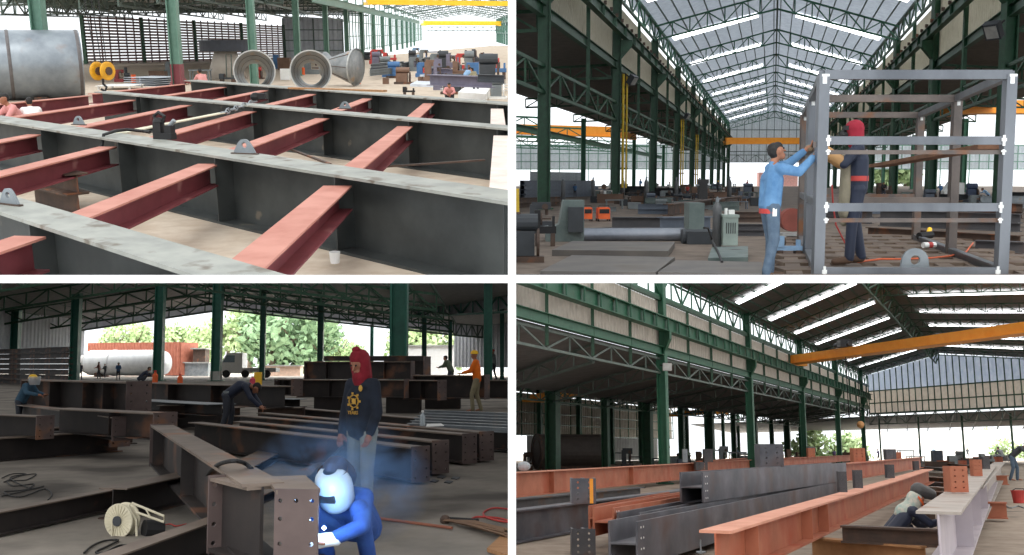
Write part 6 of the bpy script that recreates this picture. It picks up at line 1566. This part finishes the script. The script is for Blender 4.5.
# ================================================================== bay four: long hall with orange primed beams
D = bay(Bay('primer hall', 448, 1.6, 1, -1))
_a = D.hall(1015); _l = D.hall(151); _l = Vector((-_l.x, -1, 0)).normalized()
_w = D.d(664, 448, 46); W0 = Vector((_w.x - _a.x * 46, 0, 0))
HD = lambda s, u, z: Vector((W0.x + _a.x * s + _l.x * u, s + _l.y * u, z))
M_floorD = mat('beige_hall_floor', (138, 124, 110), (164, 150, 134), 2, .9, bump=.2, c3=(110, 98, 88), s3=.8)
M_roofD = mat('dark_sheet_underside', (96, 94, 92), (112, 110, 108), 2, .7)
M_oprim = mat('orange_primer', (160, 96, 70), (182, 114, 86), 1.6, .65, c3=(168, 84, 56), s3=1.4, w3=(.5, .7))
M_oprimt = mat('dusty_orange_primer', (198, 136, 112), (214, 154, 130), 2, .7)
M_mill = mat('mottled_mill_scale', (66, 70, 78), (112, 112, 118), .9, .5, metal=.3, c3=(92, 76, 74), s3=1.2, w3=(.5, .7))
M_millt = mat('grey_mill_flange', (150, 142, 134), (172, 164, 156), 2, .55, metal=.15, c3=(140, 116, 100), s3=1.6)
M_lilac = mat('lilac_grey_web', (176, 168, 176), (192, 184, 190), 1.4, .6)
M_cladD = mat('cream_panel', (218, 212, 204), (232, 226, 218), 3, .7, trans=.6)
struct('floor', MB().poly([(0, 5, -.2), (95, 5, -.2), (95, 128, -.2), (0, 128, -.2)], (0, 0, .2)), M_floorD)
struct('ground_outside', MB().poly([(0, 128.2, -.2), (130, 128.2, -.2), (130, 250, -.2), (0, 250, -.2)], (0, 0, .15)), M_yard)
SD0, SDP = 46.0, 15.3
SEND = 113.0
for k in range(-1, 5):
    s = SD0 + SDP * k; p = HD(s, 0, 0)
    t = thing('steel_column', 'dark green crane column, %s along the near wall of the primer hall' % ('first' if k < 0 else NUM[k]), 'column', p, 0, 'crane columns of the primer hall')
    rz = atan2(_a.y, _a.x) + pi / 2
    obj('shaft', hcol(MB(), p, 10.0, .42, rz), M_green, t); obj('base_plate', MB().box(p + Z * .03, (.7, .7, .06)), M_green, t)
    obj('girder_bracket', MB().poly([p + _l * .2 + Z * 6.9, p + _l * .8 + Z * 6.9, p + _l * .8 + Z * 6.5, p + _l * .2 + Z * 5.9], _a.normalized() * .3), M_green, t)
t = thing('runway_girder', 'deep green crane runway girder with welded ribs along the cream wall', 'girder', HD(30, .6, 6.9))
obj('web_beam', MB().ibeam(HD(26, .5, 6.85), HD(SEND - 1, .5, 6.85), .4, .62), M_green, t)
for i in range(56): obj('rib', MB().bar(HD(28 + 1.5 * i, .68, 6.9), HD(28 + 1.5 * i, .68, 7.44), .05, .2), M_green, t)
t = thing('wall_beam', 'green lower beam beneath the cream wall of the primer hall', 'beam', HD(30, 0, 5.8)); obj('beam', MB().ibeam(HD(26, .1, 5.8), HD(SEND - 1, .1, 5.8), .3, .38), M_green, t)
a, b = HD(26, -.15, 0), HD(SEND, -.15, 0)
struct('wall_left', MB().corrugated((a.x, a.y), (b.x, b.y), 6.1, 8.35, .35, .05), M_cladD)
for k in range(0, 27):
    s = SD0 - SDP + SDP / 4 * k
    if s > SEND or k % 4 == 0: continue
    obj('wall_post', MB().bar(HD(s, .02, 5.1), HD(s, .02, 8.6), .12), M_dgreen, label='slim green post on the cream wall, %s counted into the hall' % (NUM[k] if k < 20 else 'near the gable, %s' % NUM[k - 20]), cat='post', group='posts of the cream wall')
obj('wall_cap', MB().bar(HD(26, 0, 8.42), HD(SEND, 0, 8.42), .16), M_dgreen, label='green cap rail on top of the cream wall', cat='rail')
for k in range(6):
    s = SD0 - SDP + SDP * k
    obj('clerestory_truss', truss_mb(MB(), HD(s, 0, 8.55), HD(s + SDP, 0, 8.55), HD(s, 0, 9.8), HD(s + SDP, 0, 9.8), 10, .07, .1), M_green, label='green lattice girder above the cream wall, %s bay from the front' % NUM[k], cat='lattice girder', group='clerestory girders of the primer hall')
    obj('aisle_truss', truss_mb(MB(), HD(s, -.1, 5.0), HD(s + SDP, -.1, 5.0), HD(s, -.1, 5.65), HD(s + SDP, -.1, 5.65), 8, .06, .09), M_truss, label='grey green lattice girder below the cream wall, %s bay from the front' % NUM[k], cat='lattice girder', group='aisle girders of the primer hall')
RU = 11.1; RD = lambda u: 11.2 - 1.4 * abs(u - RU) / RU + 0
for sd in (0, 1):
    u0, u1 = (-.6, RU) if sd == 0 else (RU, 22.8)
    q = [HD(20, u0, RD(u0)), HD(SEND, u0, RD(u0)), HD(SEND, u1, RD(u1)), HD(20, u1, RD(u1))]
    struct('ceiling', MB().quad(*q, .1), M_roofD)
    mb = MB()
    for i in range(11):
        u = u0 + (u1 - u0) * i / 10; mb.bar(HD(26, u, RD(u) - .1), HD(SEND, u, RD(u) - .1), .06, .1)
    obj('purlins', mb, M_dgreen, label='dark purlins under the %s roof slope of the primer hall' % ('left' if sd == 0 else 'right'), cat='purlins', kind='stuff')
    for k in range(-2, 6):
        s = 65.1 + 7.65 * k; ua, ub = (.9, 9.5) if sd == 0 else (12.6, 21.5)
        q = [HD(s - .4, ua, RD(ua) - .16), HD(s + .4, ua, RD(ua) - .16), HD(s + .4, ub, RD(ub) - .16), HD(s - .4, ub, RD(ub) - .16)]
        obj('roof_light', MB().quad(*q, .03), M_sky, label='bright strip skylight in the %s roof slope of the primer hall, %s from the front' % ('left' if sd == 0 else 'right', NUM[k + 2]), cat='skylight', group='strip skylights of the primer hall')
for k in range(-1, 8):
    s = SD0 + SDP / 2 * (k + 2)
    if s > SEND: continue
    mb = MB(); truss_mb(mb, HD(s, 0, 9.15), HD(s, RU, 10.5), HD(s, 0, 9.65), HD(s, RU, 11.0), 9, .035, .06); truss_mb(mb, HD(s, RU, 10.5), HD(s, 22.2, 9.15), HD(s, RU, 11.0), HD(s, 22.2, 9.65), 9, .035, .06)
    obj('roof_truss', mb, M_dgreen, label='dark green roof truss of the primer hall, %s from the front' % NUM[k + 1], cat='truss', group='roof trusses of the primer hall')
obj('ridge_truss', truss_mb(MB(), HD(40, RU - .5, 10.2), HD(SEND, RU - .5, 10.2), HD(40, RU, 11.0), HD(SEND, RU, 11.0), 24, .08, .12), M_dgreen, label='dark lattice girder running under the ridge of the primer hall', cat='lattice girder')
crane('orange overhead crane spanning the primer hall', HD(73.4, -.1, 7.95), HD(73.4, 22.5, 7.95), .6, .85, M_orange, 'orange cranes of the primer hall')
cr = [o for b_, o in ROOTS if o.get('label') == 'orange overhead crane spanning the primer hall'][0]
pts = []
for i in range(60):
    u = 6.5 + i * .26; pts.append(HD(73.4, u, 8.2 - .28 * abs(sin(pi * (i % 10) / 10))) - _a.normalized() * .36)
obj('festoon_cable', MB().ptube(pts, .05, 5), M_black, cr)
obj('hoist', MB().box(HD(73.2, 6.2, 8.55), (.8, .8, .5)).tube(HD(73.2, 5.2, 8.5), HD(73.2, 6.8, 8.5), .16, 10), C_dk, cr)
obj('hoist_wire', MB().tube(HD(73, 6.3, 8.3), HD(73, 6.3, 3.6), .03, 6), M_black, cr)
# gable end
def gab(u0, u1, z0, z1, m, nm, zb=None, off=0):
    a, b = HD(SEND + off, u0, 0), HD(SEND + off, u1, 0); struct(nm, MB().corrugated((a.x, a.y), (b.x, b.y), z0, z1, .5, .06, z1b=zb), m)
gab(-.2, 24, 5.4, 7.85, M_cladD, 'wall_far'); M_lite = mat('translucent_gable_sheet', (206, 214, 226), (222, 228, 236), 2, .5, trans=.7)
gab(-.2, RU, 7.85, 9.7, M_lite, 'wall_far', 11.1); gab(RU, 23, 7.85, 11.1, M_lite, 'wall_far', 9.7)
mb = MB()
for i in range(25): mb.bar(HD(SEND - .3, i * .92, 5.3), HD(SEND - .3, i * .92, RD(i * .92) - .2), .09)
for zz in (5.4, 6.5, 7.85): mb.bar(HD(SEND - .3, 0, zz), HD(SEND - .3, 22.5, zz), .12)
obj('gable_frame', mb, M_dgreen, label='dark green framing grid on the gable wall of the primer hall', cat='wall frame')
obj('gable_truss', truss_mb(MB(), HD(SEND - .6, 0, 4.2), HD(SEND - .6, 23, 4.2), HD(SEND - .6, 0, 5.3), HD(SEND - .6, 23, 5.3), 16, .07, .1), M_truss, label='pale lattice girder below the gable wall', cat='lattice girder')
struct('ceiling', MB().quad(HD(SEND, -40, 5.0), HD(SEND + 22, -40, 4.1), HD(SEND + 22, 26, 4.1), HD(SEND, 26, 5.0), .1), M_roofD)
for i in range(7): obj('brace', MB().bar(HD(SEND + 1, 2.5 + 3.3 * i, 4.9), HD(SEND + 8, 1.2 + 3.3 * i, 3.5), .1), M_galv, label='pale diagonal brace under the far lean-to roof, %s from the left' % NUM[i], cat='brace', group='braces of the far lean-to')
for i in range(4):
    p = HD(SEND + 2, 1 + 6.2 * i, 0); t = thing('far_post', 'slim dark post in the far opening of the primer hall, %s from the left' % NUM[i], 'post', p, 0, 'posts of the far opening'); obj('shaft', MB().bar(p, p + Z * 4.9, .16), M_dgreen, t); obj('base_plate', MB().box(p + Z * .03, (.5, .5, .06)), M_dgreen, t)
# aisle to the left
struct('ceiling', MB().quad(HD(26, -14, 4.9), HD(SEND, -14, 4.9), HD(SEND, -.4, 5.75), HD(26, -.4, 5.75), .1), M_roofD)
struct('ceiling', MB().quad(HD(26, -46, 7.6), HD(SEND, -46, 7.6), HD(SEND, -14.6, 7.6), HD(26, -14.6, 7.6), .1), M_roofD)
for k in range(0, 12):
    s = 31 + 7.7 * k; p = HD(s, -14, 0)
    t = thing('aisle_column', 'green column in the second row behind the cream wall, %s from the left' % NUM[k], 'column', p, 0, 'second row columns of the primer hall')
    obj('shaft', hcol(MB(), p, 7.0, .45 if k % 2 else .7, rz), M_dgreen, t); obj('base_plate', MB().box(p + Z * .03, (.7, .7, .06)), M_dgreen, t)
    p = HD(s + 3, -30, 0); t = thing('aisle_column', 'green column in the third row behind the cream wall, %s from the left' % NUM[k], 'column', p, 0, 'third row columns of the primer hall')
    obj('shaft', hcol(MB(), p, 7.0, .4, rz), M_dgreen, t); obj('base_plate', MB().box(p + Z * .03, (.7, .7, .06)), M_dgreen, t)
    if k < 11:
        mb = MB(); truss_mb(mb, HD(s, -14, 4.3), HD(s + 7.7, -14, 4.3), HD(s, -14, 4.95), HD(s + 7.7, -14, 4.95), 5, .06); mb.bar(HD(s, -14, 5.5), HD(s + 7.7, -14, 5.5), .2, .3); mb.bar(HD(s, -14, 6.9), HD(s + 7.7, -14, 6.9), .14); mb.bar(HD(s + 3.8, -14, 4.3), HD(s + 3.8, -14, 6.9), .1)
        obj('aisle_truss', mb, M_dgreen, label='dark lattice girder of the second column row, %s bay from the left' % NUM[k], cat='lattice girder', group='second row girders')
        obj('rafter', truss_mb(MB(), HD(s, -.3, 4.9), HD(s, -14, 4.3), HD(s, -.3, 5.6), HD(s, -14, 4.85), 7, .06), M_truss, label='grey lattice rafter over the aisle, %s from the left' % NUM[k], cat='rafter', group='aisle rafters of the primer hall')
a, b = HD(26, -14.3, 0), HD(SEND, -14.3, 0); struct('wall_aisle', MB().corrugated((a.x, a.y), (b.x, b.y), 5.65, 6.8, .5, .06), M_cladD)
a, b = HD(26, -46, 0), HD(SEND, -46, 0); struct('wall_back', MB().corrugated((a.x, a.y), (b.x, b.y), 3.0, 7.5, .6, .07), mat('tan_back_wall', (150, 142, 128), (168, 160, 146), 2, .8))
mb = MB(); 
for i in range(30): q = HD(26 + i * 3, -45.6, 0); mb.bar(q + Z * 2.9, q + Z * 7.4, .12)
for zz in (3.0, 4.2, 5.4, 6.6): mb.bar(HD(26, -45.6, zz), HD(SEND, -45.6, zz), .12)
obj('wall_frame', mb, M_dgreen, label='dark framing grid on the back wall of the far left bay', cat='wall frame')
a, b = HD(65, -44, 0), HD(104, -44, 0); struct('wall_low', MB().corrugated((a.x, a.y), (b.x, b.y), 0, 2.9, .6, .05), mat('grey_low_wall', (146, 146, 142), (160, 160, 156), 1, .8))
crane('orange crane in the second aisle seen under the roof left of the second column', HD(53, -26, 5.4), HD(53, -16, 5.4), .5, .55, M_orange, 'orange cranes of the primer hall')
crane('orange crane far back in the second aisle', HD(86, -26, 5.3), HD(86, -17, 5.3), .5, .6, M_orange, 'orange cranes of the primer hall')
t = thing('dark_tank', 'dark horizontal tank end standing at the back left of the primer hall', 'tank', D.g(565, 474)); q = D.d(567, 445, 74)
obj('shell', MB().lathe([(1.25, 0), (1.25, 5)], Vector((q.x - 2.2, 74, 1.35)), (1, .3, 0), 28), paint('dark_brown_tank', (58, 50, 46)), t, smooth=False)
obj('end_ring', MB().lathe([(1.3, -.05), (1.3, .08), (.9, .08), (.9, -.05)], Vector((q.x - 2.2, 74, 1.35)), (1, .3, 0), 28, caps=False), M_rust, t); obj('cradle', MB().box((q.x, 74.6, .15), (3.6, 1.6, .3)), M_rust, t)
p = HD(SD0 + SDP * 2.6, .3, 0); q = D.d(860.5, 424.6, 88)
t = thing('hanging_lamp', 'round amber lamp hanging near the far columns of the primer hall', 'lamp', q); obj('globe', MB().ball(q, .32, 14), paint('amber_globe', (236, 170, 110), .4), t); obj('stem', MB().tube(q + Z * .3, q + Z * 4.2, .03, 6), M_black, t)
p = D.d(667, 367, 45); t = thing('flood_light', 'small floodlight on the near green crane column', 'floodlight', p); obj('housing', MB().box(p, (.4, .25, .34)), M_galv, t); obj('bracket', MB().bar(p, p + Vector((-.3, .1, .1)), .06), M_black, t)
# outside
a, b = D.d(840, 447, 210), D.d(1040, 447, 165); a.z = b.z = 0
t = thing('white_building', 'long white building with pale blue windows beyond the far opening', 'building', (a + b) / 2)
h_ = D.top(b, 429); M_wb = paint('white_render', (232, 234, 234), .9)
obj('wall', MB().quad(a, b, b + Z * h_, a + Z * h_, 1.5), M_wb, t)
for i in range(11):
    f = .12 + .08 * i; q = a.lerp(b, f); dv = (b - a).normalized(); w_ = obj('window', MB().bar(q + Z * 1.5 - Vector((0, .1, 0)), q + dv * 2.4 + Z * 1.5 - Vector((0, .1, 0)), .2, 1.6), M_wb, t); obj('pane', MB().bar(q + dv * .15 + Z * 1.5 - Vector((0, .22, 0)), q + dv * 2.25 + Z * 1.5 - Vector((0, .22, 0)), .06, 1.4), paint('pale_blue_glass', (170, 200, 208), .2), w_)
for i, (px, Y, r, hh) in enumerate([(798, 150, 3, 3.6), (815, 150, 3.4, 4.2), (835, 150, 3.2, 4.0), (850, 155, 3, 3.8), (1008, 160, 2.6, 3.2), (978, 240, 4, 6.5), (1020, 230, 4, 6)]):
    q = D.d(px, 448, Y); tree('green tree beyond the primer hall, %s from the left' % NUM[i], (q.x, Y, 0), hh, r, M_leaf, 50 + i, 'trees beyond the primer hall', 500, lsize=r * .13)

# ---------------- beams
def db(label, a, b, zt, h, w, m, mt=None, stiff=(), plates=False, group='primed and bare beams', mp=None, zt2=None):
    p = D.g(*a, zt) - Z * h; q = D.g(*b, zt2 or zt) - Z * h
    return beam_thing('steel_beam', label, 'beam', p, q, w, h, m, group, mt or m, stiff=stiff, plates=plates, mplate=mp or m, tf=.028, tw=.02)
def sb(label, a, b, zt, wv, dep, m, group='beams lying on their sides', holes=True):
    """beam on its side: a, b the top edge of the near flange; wv flange height, dep distance between flanges"""
    p = D.g(*a, zt) - Z * wv / 2; q = D.g(*b, zt) - Z * wv / 2; d = (q - p).normalized(); s = Vector((-d.y, d.x, 0))
    t = beam_thing('steel_beam', label, 'beam', p, q, wv, dep, m, group, m, tf=.03, tw=.025, up=s)
    for i in range(4):
        for j in range(2): obj('bolt_hole', MB().tube(p + d * (.12 + .1 * j) + Z * (-wv * .36 + wv * .24 * i) - s * .004, p + d * (.12 + .1 * j) + Z * (-wv * .36 + wv * .24 * i) + s * .002, .014, 8), M_white, t)
    return t
def stub(label, px, y0, y1, w, Y, m, group='upright beam stubs', stripe=None):
    p = D.d(px, y1, Y); z1 = D.top(p, y0); w = w * Y / F
    t = thing('beam_stub', label, 'beam stub', p, 0, group); hh = z1 - p.z
    obj('web', MB().box(p + Vector((0, 0, hh / 2)), (w * .12, w * .8, hh)), m, t)
    for sx in (-1, 1):
        f = obj('flange', MB().plate(p + Vector((sx * w * .44, 0, hh / 2)), (0, 1, 0), (0, 0, 1), w * .9, hh, w * .08), m, t)
    fr = obj('face_plate', MB().plate(p + Vector((0, -w * .42, hh / 2)), (1, 0, 0), (0, 0, 1), w * .86, hh, .02, [(sx * w * .22, sz_ * hh, min(.02, w * .05)) for sx in (-1, 1) for sz_ in (-.32, -.1, .12, .34)]), m, t)
    if stripe: obj('stripe', MB().box(p + Vector((w * .3, -w * .46, hh / 2)), (w * .14, .012, hh * .98)), stripe, t, label='yellow painted stripe')
    return t
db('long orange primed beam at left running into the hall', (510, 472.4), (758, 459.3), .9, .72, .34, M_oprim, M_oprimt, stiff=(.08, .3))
db('dark mottled beam on the floor at the far left front', (500, 511.5), (690, 488.5), .56, .54, .3, M_mill)
db('thin dark beam between the mottled left beam and the orange one', (596, 503), (700, 486), .5, .3, .3, M_mill)
db('black beam behind the mottled left beam', (500, 500), (640, 487), .45, .4, .35, M_bdark)
sb('big bare steel beam on its side, topmost in the middle with drilled end', (703, 472.5), (846, 462.6), 1.19, .5, .42, M_mill)
sb('bare steel beam on its side below the topmost middle one', (637.6, 521.6), (845, 480.5), .68, .56, .4, M_mill)
sb('second bare beam on its side just left behind the lower one', (640, 513), (770, 488), .66, .5, .36, M_mill)
sb('orange primed beam on its side between the dark beams', (614, 508), (722, 490), .72, .42, .34, M_oprim)
sb('small orange edged beam end left of the orange one on its side', (603, 506), (680, 492), .68, .4, .25, M_oprim)
db('big orange primed beam crossing the foreground to the right', (715, 530.5), (905, 476.5), .8, .47, .32, M_oprim, M_oprimt, stiff=(1.2, 4.6, 6.0))
db('farther orange primed beam continuing the foreground one', (898, 478), (928, 469), .8, .5, .4, M_oprim, M_oprimt)
db('orange beam lying beyond the topmost bare beam', (842, 463.5), (920, 457.3), 1.15, .5, .3, M_oprim)
db('thin orange beam behind the upright dark stub', (783, 458), (850, 455), 1.1, .4, .4, M_oprim)
db('orange beam in the distance left of the dark stub', (700, 461), (775, 456), 1.0, .6, .4, M_oprim)
db('grey girder with a lilac web in the right foreground', (938, 511.5), (990, 465.5), .97, .62, .42, M_lilac, M_millt, stiff=(3, 7, 12))
db('grey beam piece beyond the right girder', (968, 487), (1000, 462), .9, .6, .5, M_millt)
db('short orange beam standing out right of the grey girder', (973, 501.5), (1006, 502), .42, .36, .3, M_oprim)
db('small orange beam farther back right of the grey girder', (990, 475.5), (1007, 475.5), .52, .36, .3, M_oprim)
db('rusty low beam in front of the crouching worker', (842, 525), (938, 529), .52, .24, .2, M_rust)
db('pale strip like beam lying in the bottom foreground', (812, 537), (925, 546), .3, .28, .25, M_wood)
db('rust brown short beam behind the reaching arm of the crouching worker', (910, 501), (934, 503), .55, .35, .3, M_rust)
for i in range(7):
    db('low %s cross bar between the orange and the grey girders, %s from the front' % (['rusty', 'pale', 'dark'][i % 3], NUM[i]), (880 + i * 8, 489 - i * 4.6), (948 + i * 4, 492 - i * 4.4), .3, .22, .3, [M_rust, M_millt, M_bdark][i % 3])
stub('grey upright stub with a yellow stripe on the left dark beam', 583, 478, 503, 25, 17.5, M_mill, stripe=M_orange)
stub('dark lower support under the yellow striped stub', 583, 528, 556, 24, 15.5, M_bdark)
stub('mauve dark upright stub on the topmost bare beam', 769.5, 444, 467, 24, 24, M_mill)
stub('black stub on the orange foreground beam, left of the pair', 842.5, 471.5, 492, 8, 17.5, M_bdark)
stub('black stub on the orange foreground beam, right of the pair', 858, 470, 488, 8, 19.5, M_bdark)
stub('dark stub farther along the orange foreground beam', 890, 464.5, 478, 7.5, 26, M_bdark)
stub('smallest dark stub near the far end of the orange beam', 916, 461, 470, 5, 36, M_bdark)
stub('orange stub on the grey girder, the larger one', 956.5, 466, 492, 18, 14.5, M_oprim)
stub('orange stub on the grey girder, the smaller one behind', 976.5, 459.5, 476, 9, 23, M_oprim)
stub('dark stub near the far end of the grey girder', 985.5, 457, 469, 7, 30, M_bdark)
stub('orange stub in the middle distance with two lifting ears', 858, 448, 462.5, 12, 34, M_oprim)
stub('grey stub in the middle distance right of the eared orange one', 890, 449, 459.5, 10, 42, M_mill)
stub('orange stub right of the grey middle stub', 897, 452, 459, 7, 44, M_oprim)
stub('orange stub left of the walking purple shirted worker', 811, 448, 457, 7, 48, M_oprim)
stub('pale plate stub on the long orange beam', 685, 449, 462, 5, 44, M_steel)
stub('dark stub on the long orange beam near the walking man', 708, 449, 462, 9, 45, M_bdark)
stub('dark plate under the striped stub on the right', 701, 462, 470, 12, 40, M_bdark)
p = D.g(701, 553, .3); t = thing('eye_bolt', 'steel eye bolt and clamp in front of the orange foreground beam', 'bolt', p)
obj('shank', MB().tube(p, p + Z * .16, .012, 8), M_steel, t); obj('washer', MB().lathe([(.06, 0), (.06, .02)], p, Z, 14), M_steel, t)
obj('clamp_plate', MB().poly([D.g(x, y, .3) for x, y in ((718, 556), (744, 556), (743, 547), (722, 545))], (0, 0, .03)), M_rust, label='small brown steel plate at the bottom centre edge', cat='steel plate')
bucket(D, 'red bucket on the floor at the right edge of the primer hall', 1019, 503, 13, 12, C_red)
t = thing('snack_bag', 'clear bag with an orange item on the long orange beam at left', 'bag', D.g(524, 471, .92)); obj('bag', MB().ball((0, 0, .14), .2, 12, (1, .7, .75)), M_pet, t, local=True); obj('content', MB().ball((0, 0, .1), .14, 10, (1.1, .7, .6)), C_org, t, local=True)
cable('thin grey hose on the floor at the right of the primer hall', [(1003, 503), (1010, 508), (1018, 506), (1024, 508)], .02, C_grey, name='hose', b=D)

# ---------------- people
p = D.d(664.5, 462.5, 50)
J = standing(0, 'down'); J.update(kn_l=(-.1, .16, .5), an_l=(-.11, .22, .1), toe_l=(-.12, .4, .04), an_r=(.12, -.24, .12), kn_r=(.11, -.03, .48), toe_r=(.13, -.08, .04))
t = person('dark haired man in a dark teal shirt and jeans walking behind the long orange beam', p, -.9, J, paint('dark_teal_shirt', (40, 64, 74), .9), M_denim, M_boot, vox=.02)
t.matrix_basis = t.matrix_basis @ Matrix.Diagonal((.95,) * 3 + (1,))
p = D.d(894, 540, 15.0); p.z = 0
J = dict(pelvis=(0, -.1, .32), chest=(0, .14, .58), neck=(0, .3, .76), head=(0, .38, .85), fwd=(0, .85, -.5), sh_l=(-.17, .24, .68), sh_r=(.17, .24, .7), el_l=(-.2, .46, .48), el_r=(.22, .46, .52), wr_l=(-.1, .62, .5), wr_r=(.12, .68, .56),
         hip_l=(-.1, -.05, .28), hip_r=(.1, -.05, .28), kn_l=(-.18, .3, .44), kn_r=(.18, .3, .4), an_l=(-.15, .02, .08), an_r=(.15, .02, .08), toe_l=(-.16, .2, .035), toe_r=(.16, .2, .035))
t = person('welder in a navy top and pale head scarf crouching behind the rusty low beam', p, -pi / 2, J, M_navy, M_navy, M_boot, vox=.013, hair=None, face=False)
M_scarf = mat('patterned_scarf', (150, 176, 168), (206, 200, 186), 14, .9)
fuse('head_scarf', [((0, .34, .88), (0, .3, .78), .115, .12), ((0, .3, .76), (0, .18, .66), .12, .15)], .014, M_scarf, t)
fuse('helmet', [((0, .4, .99), (0, .58, .93), .115, .085)], .014, paint('dark_grey_helmet', (66, 66, 66), .5), t)
fuse('glove', [((.12, .66, .56), (.1, .78, .6), .06, .06)], .014, paint('brown_glove', (110, 90, 72)), t)
obj('scarf_band', MB().lathe([(.125, 0), (.125, .03)], (0, .37, .84), (0, .8, .5), 16, caps=False), C_org, t, local=True)
p = D.g(1016, 477)
worker(D, 'man in a dark shirt and blue jeans bending at the right edge', 1014, 481, 38, C_dk, None, 'workers of the primer hall', J=standing(1.0, 'fore'), rz=-2.2, legs=M_denim)
for i, (x, y, h_, c_, hm_, lab) in enumerate([(835, 461, 11, paint('lilac_shirt', (150, 130, 190)), None, 'worker in a lilac shirt in the far middle of the primer hall'), (846, 461, 11, C_dk, None, 'worker in dark clothes right of the lilac shirted one'), (879, 461, 12, paint('violet_shirt', (110, 96, 160)), None, 'worker in a violet shirt behind the grey middle stub'), (738, 462, 14, C_blue, None, 'worker in blue left of the second green column'),
        (650, 463, 13, M_white, None, 'worker in white left of the walking man'), (557, 466, 14, C_blue, None, 'worker in blue near the left green column'), (575, 468, 14, M_white, None, 'worker in white right of the left green column'), (592, 466, 12, C_dk, None, 'dark worker by the grey low wall'), (606, 466, 12, C_khaki, None, 'khaki worker by the grey low wall'),
        (690, 463, 10, C_dk, None, 'small dark worker right of the walking man'), (920, 458, 10, C_dk, None, 'small dark worker under the far opening, left of three'), (934, 458, 10, C_skyb, None, 'small light blue worker under the far opening, middle of three'), (968, 458, 10, C_dk, M_yhat, 'small yellow hatted worker under the far opening, right of three'), (1003, 461, 14, C_dk, None, 'dark worker squatting near the right edge')]):
    worker(D, lab, x, y, h_, c_, hm_, 'distant workers of the primer hall', rz=.5 * i, J=squatting(.4) if i in (4, 6, 13) else None)
# far benches and stock
random.seed(9)
for row in range(3):
    for i in range(15):
        px = 528 + i * 32 + random.uniform(-7, 7) + row * 11; py = 470 - row * 4.2; c = cols_[random.randrange(6)]
        if px > 1015 or (px > 880 and row == 0): continue
        hh = random.uniform(15, 24) - row * 3.5
        lab = '%s %s across the primer hall, %s from the left, %s row back' % (c[0], ['machine', 'bench', 'crate'][(i + row) % 3], NUM[i], NUM[row])
        if (i + row) % 3 == 0: machine(D, lab, px, py, random.uniform(9, 15), hh, c[1], kind=kinds[i % 3])
        elif (i + row) % 3 == 1: bench(D, lab, px, py, random.uniform(14, 20), hh * .7, c[1])
        else: crate(D, lab, px, py, random.uniform(7, 12), hh * .7, c[1])
for i in range(6): pile(D, 'rusty beam', 925 + i * 12, 467 - i * 1.2, 955 + i * 12, 467 - i * 1.2, 2, 2.6, [M_rust, M_oprim, M_bdark][i % 3], where='under the far opening, %s heap' % NUM[i])
# ------------------------------------------------------------------ the partitions between the four bays
PANEL = None
D0, D1 = 6.5, 262.0
HT = 4.0 / F * D0
white = mat('white_partition', (252, 252, 252), rough=0.9)
mb = MB(); mb.box((0, (D0 + D1) / 2, 0), (2 * HT, D1 - D0, 150)); struct('wall_centre', mb, white)
mb = MB()
for sx in (-1, 1): mb.box((sx * (HT + 70), (D0 + D1) / 2, 0), (140, D1 - D0, 2 * HT))
struct('floor_slab', mb, white)

# set every bay into the cutaway and cut what runs past its partitions
DEAD = []
def clip_mesh(o, W, b):
    if o.type == 'MESH' and len(o.data.vertices):
        planes = []
        for ax, sg in ((0, b.sx), (2, b.sz)):
            vals = [(W @ v.co)[ax] * sg for v in o.data.vertices]
            if min(vals) < HT: planes.append((ax, sg, max(vals)))
        if planes:
            if any(mx <= HT + 1e-3 for _, _, mx in planes): DEAD.append(o); return
            if o.data.users > 1: o.data = o.data.copy()
            bm = bmesh.new(); bm.from_mesh(o.data); Wi = W.inverted()
            for ax, sg, _ in planes:
                co = Vector((0, 0, 0)); co[ax] = sg * HT; no = Vector((0, 0, 0)); no[ax] = sg
                lco = Wi @ co; lno = (W.to_3x3().transposed() @ no).normalized()
                bmesh.ops.bisect_plane(bm, geom=bm.verts[:] + bm.edges[:] + bm.faces[:], plane_co=lco, plane_no=lno, clear_inner=True)
            bm.to_mesh(o.data); bm.free()
            if not len(o.data.polygons): DEAD.append(o)
def walk(o, W, b):
    clip_mesh(o, W, b)
    for c in o.children: walk(c, W @ c.matrix_basis, b)
for b, o in ROOTS:
    if b is None: continue
    W = b.M @ o.matrix_basis
    o.matrix_basis = W
    walk(o, W, b)
def drop(o):
    for c in list(o.children): drop(c)
    bpy.data.objects.remove(o)
for o in DEAD:
    try:
        o.name
    except ReferenceError:
        continue
    kids = list(o.children)
    if any(k not in DEAD for k in kids):
        o.data = bpy.data.meshes.new('cut')
    else:
        drop(o)
for b, o in ROOTS:
    try:
        if o.type == 'EMPTY' and not o.children: bpy.data.objects.remove(o)
    except ReferenceError:
        pass
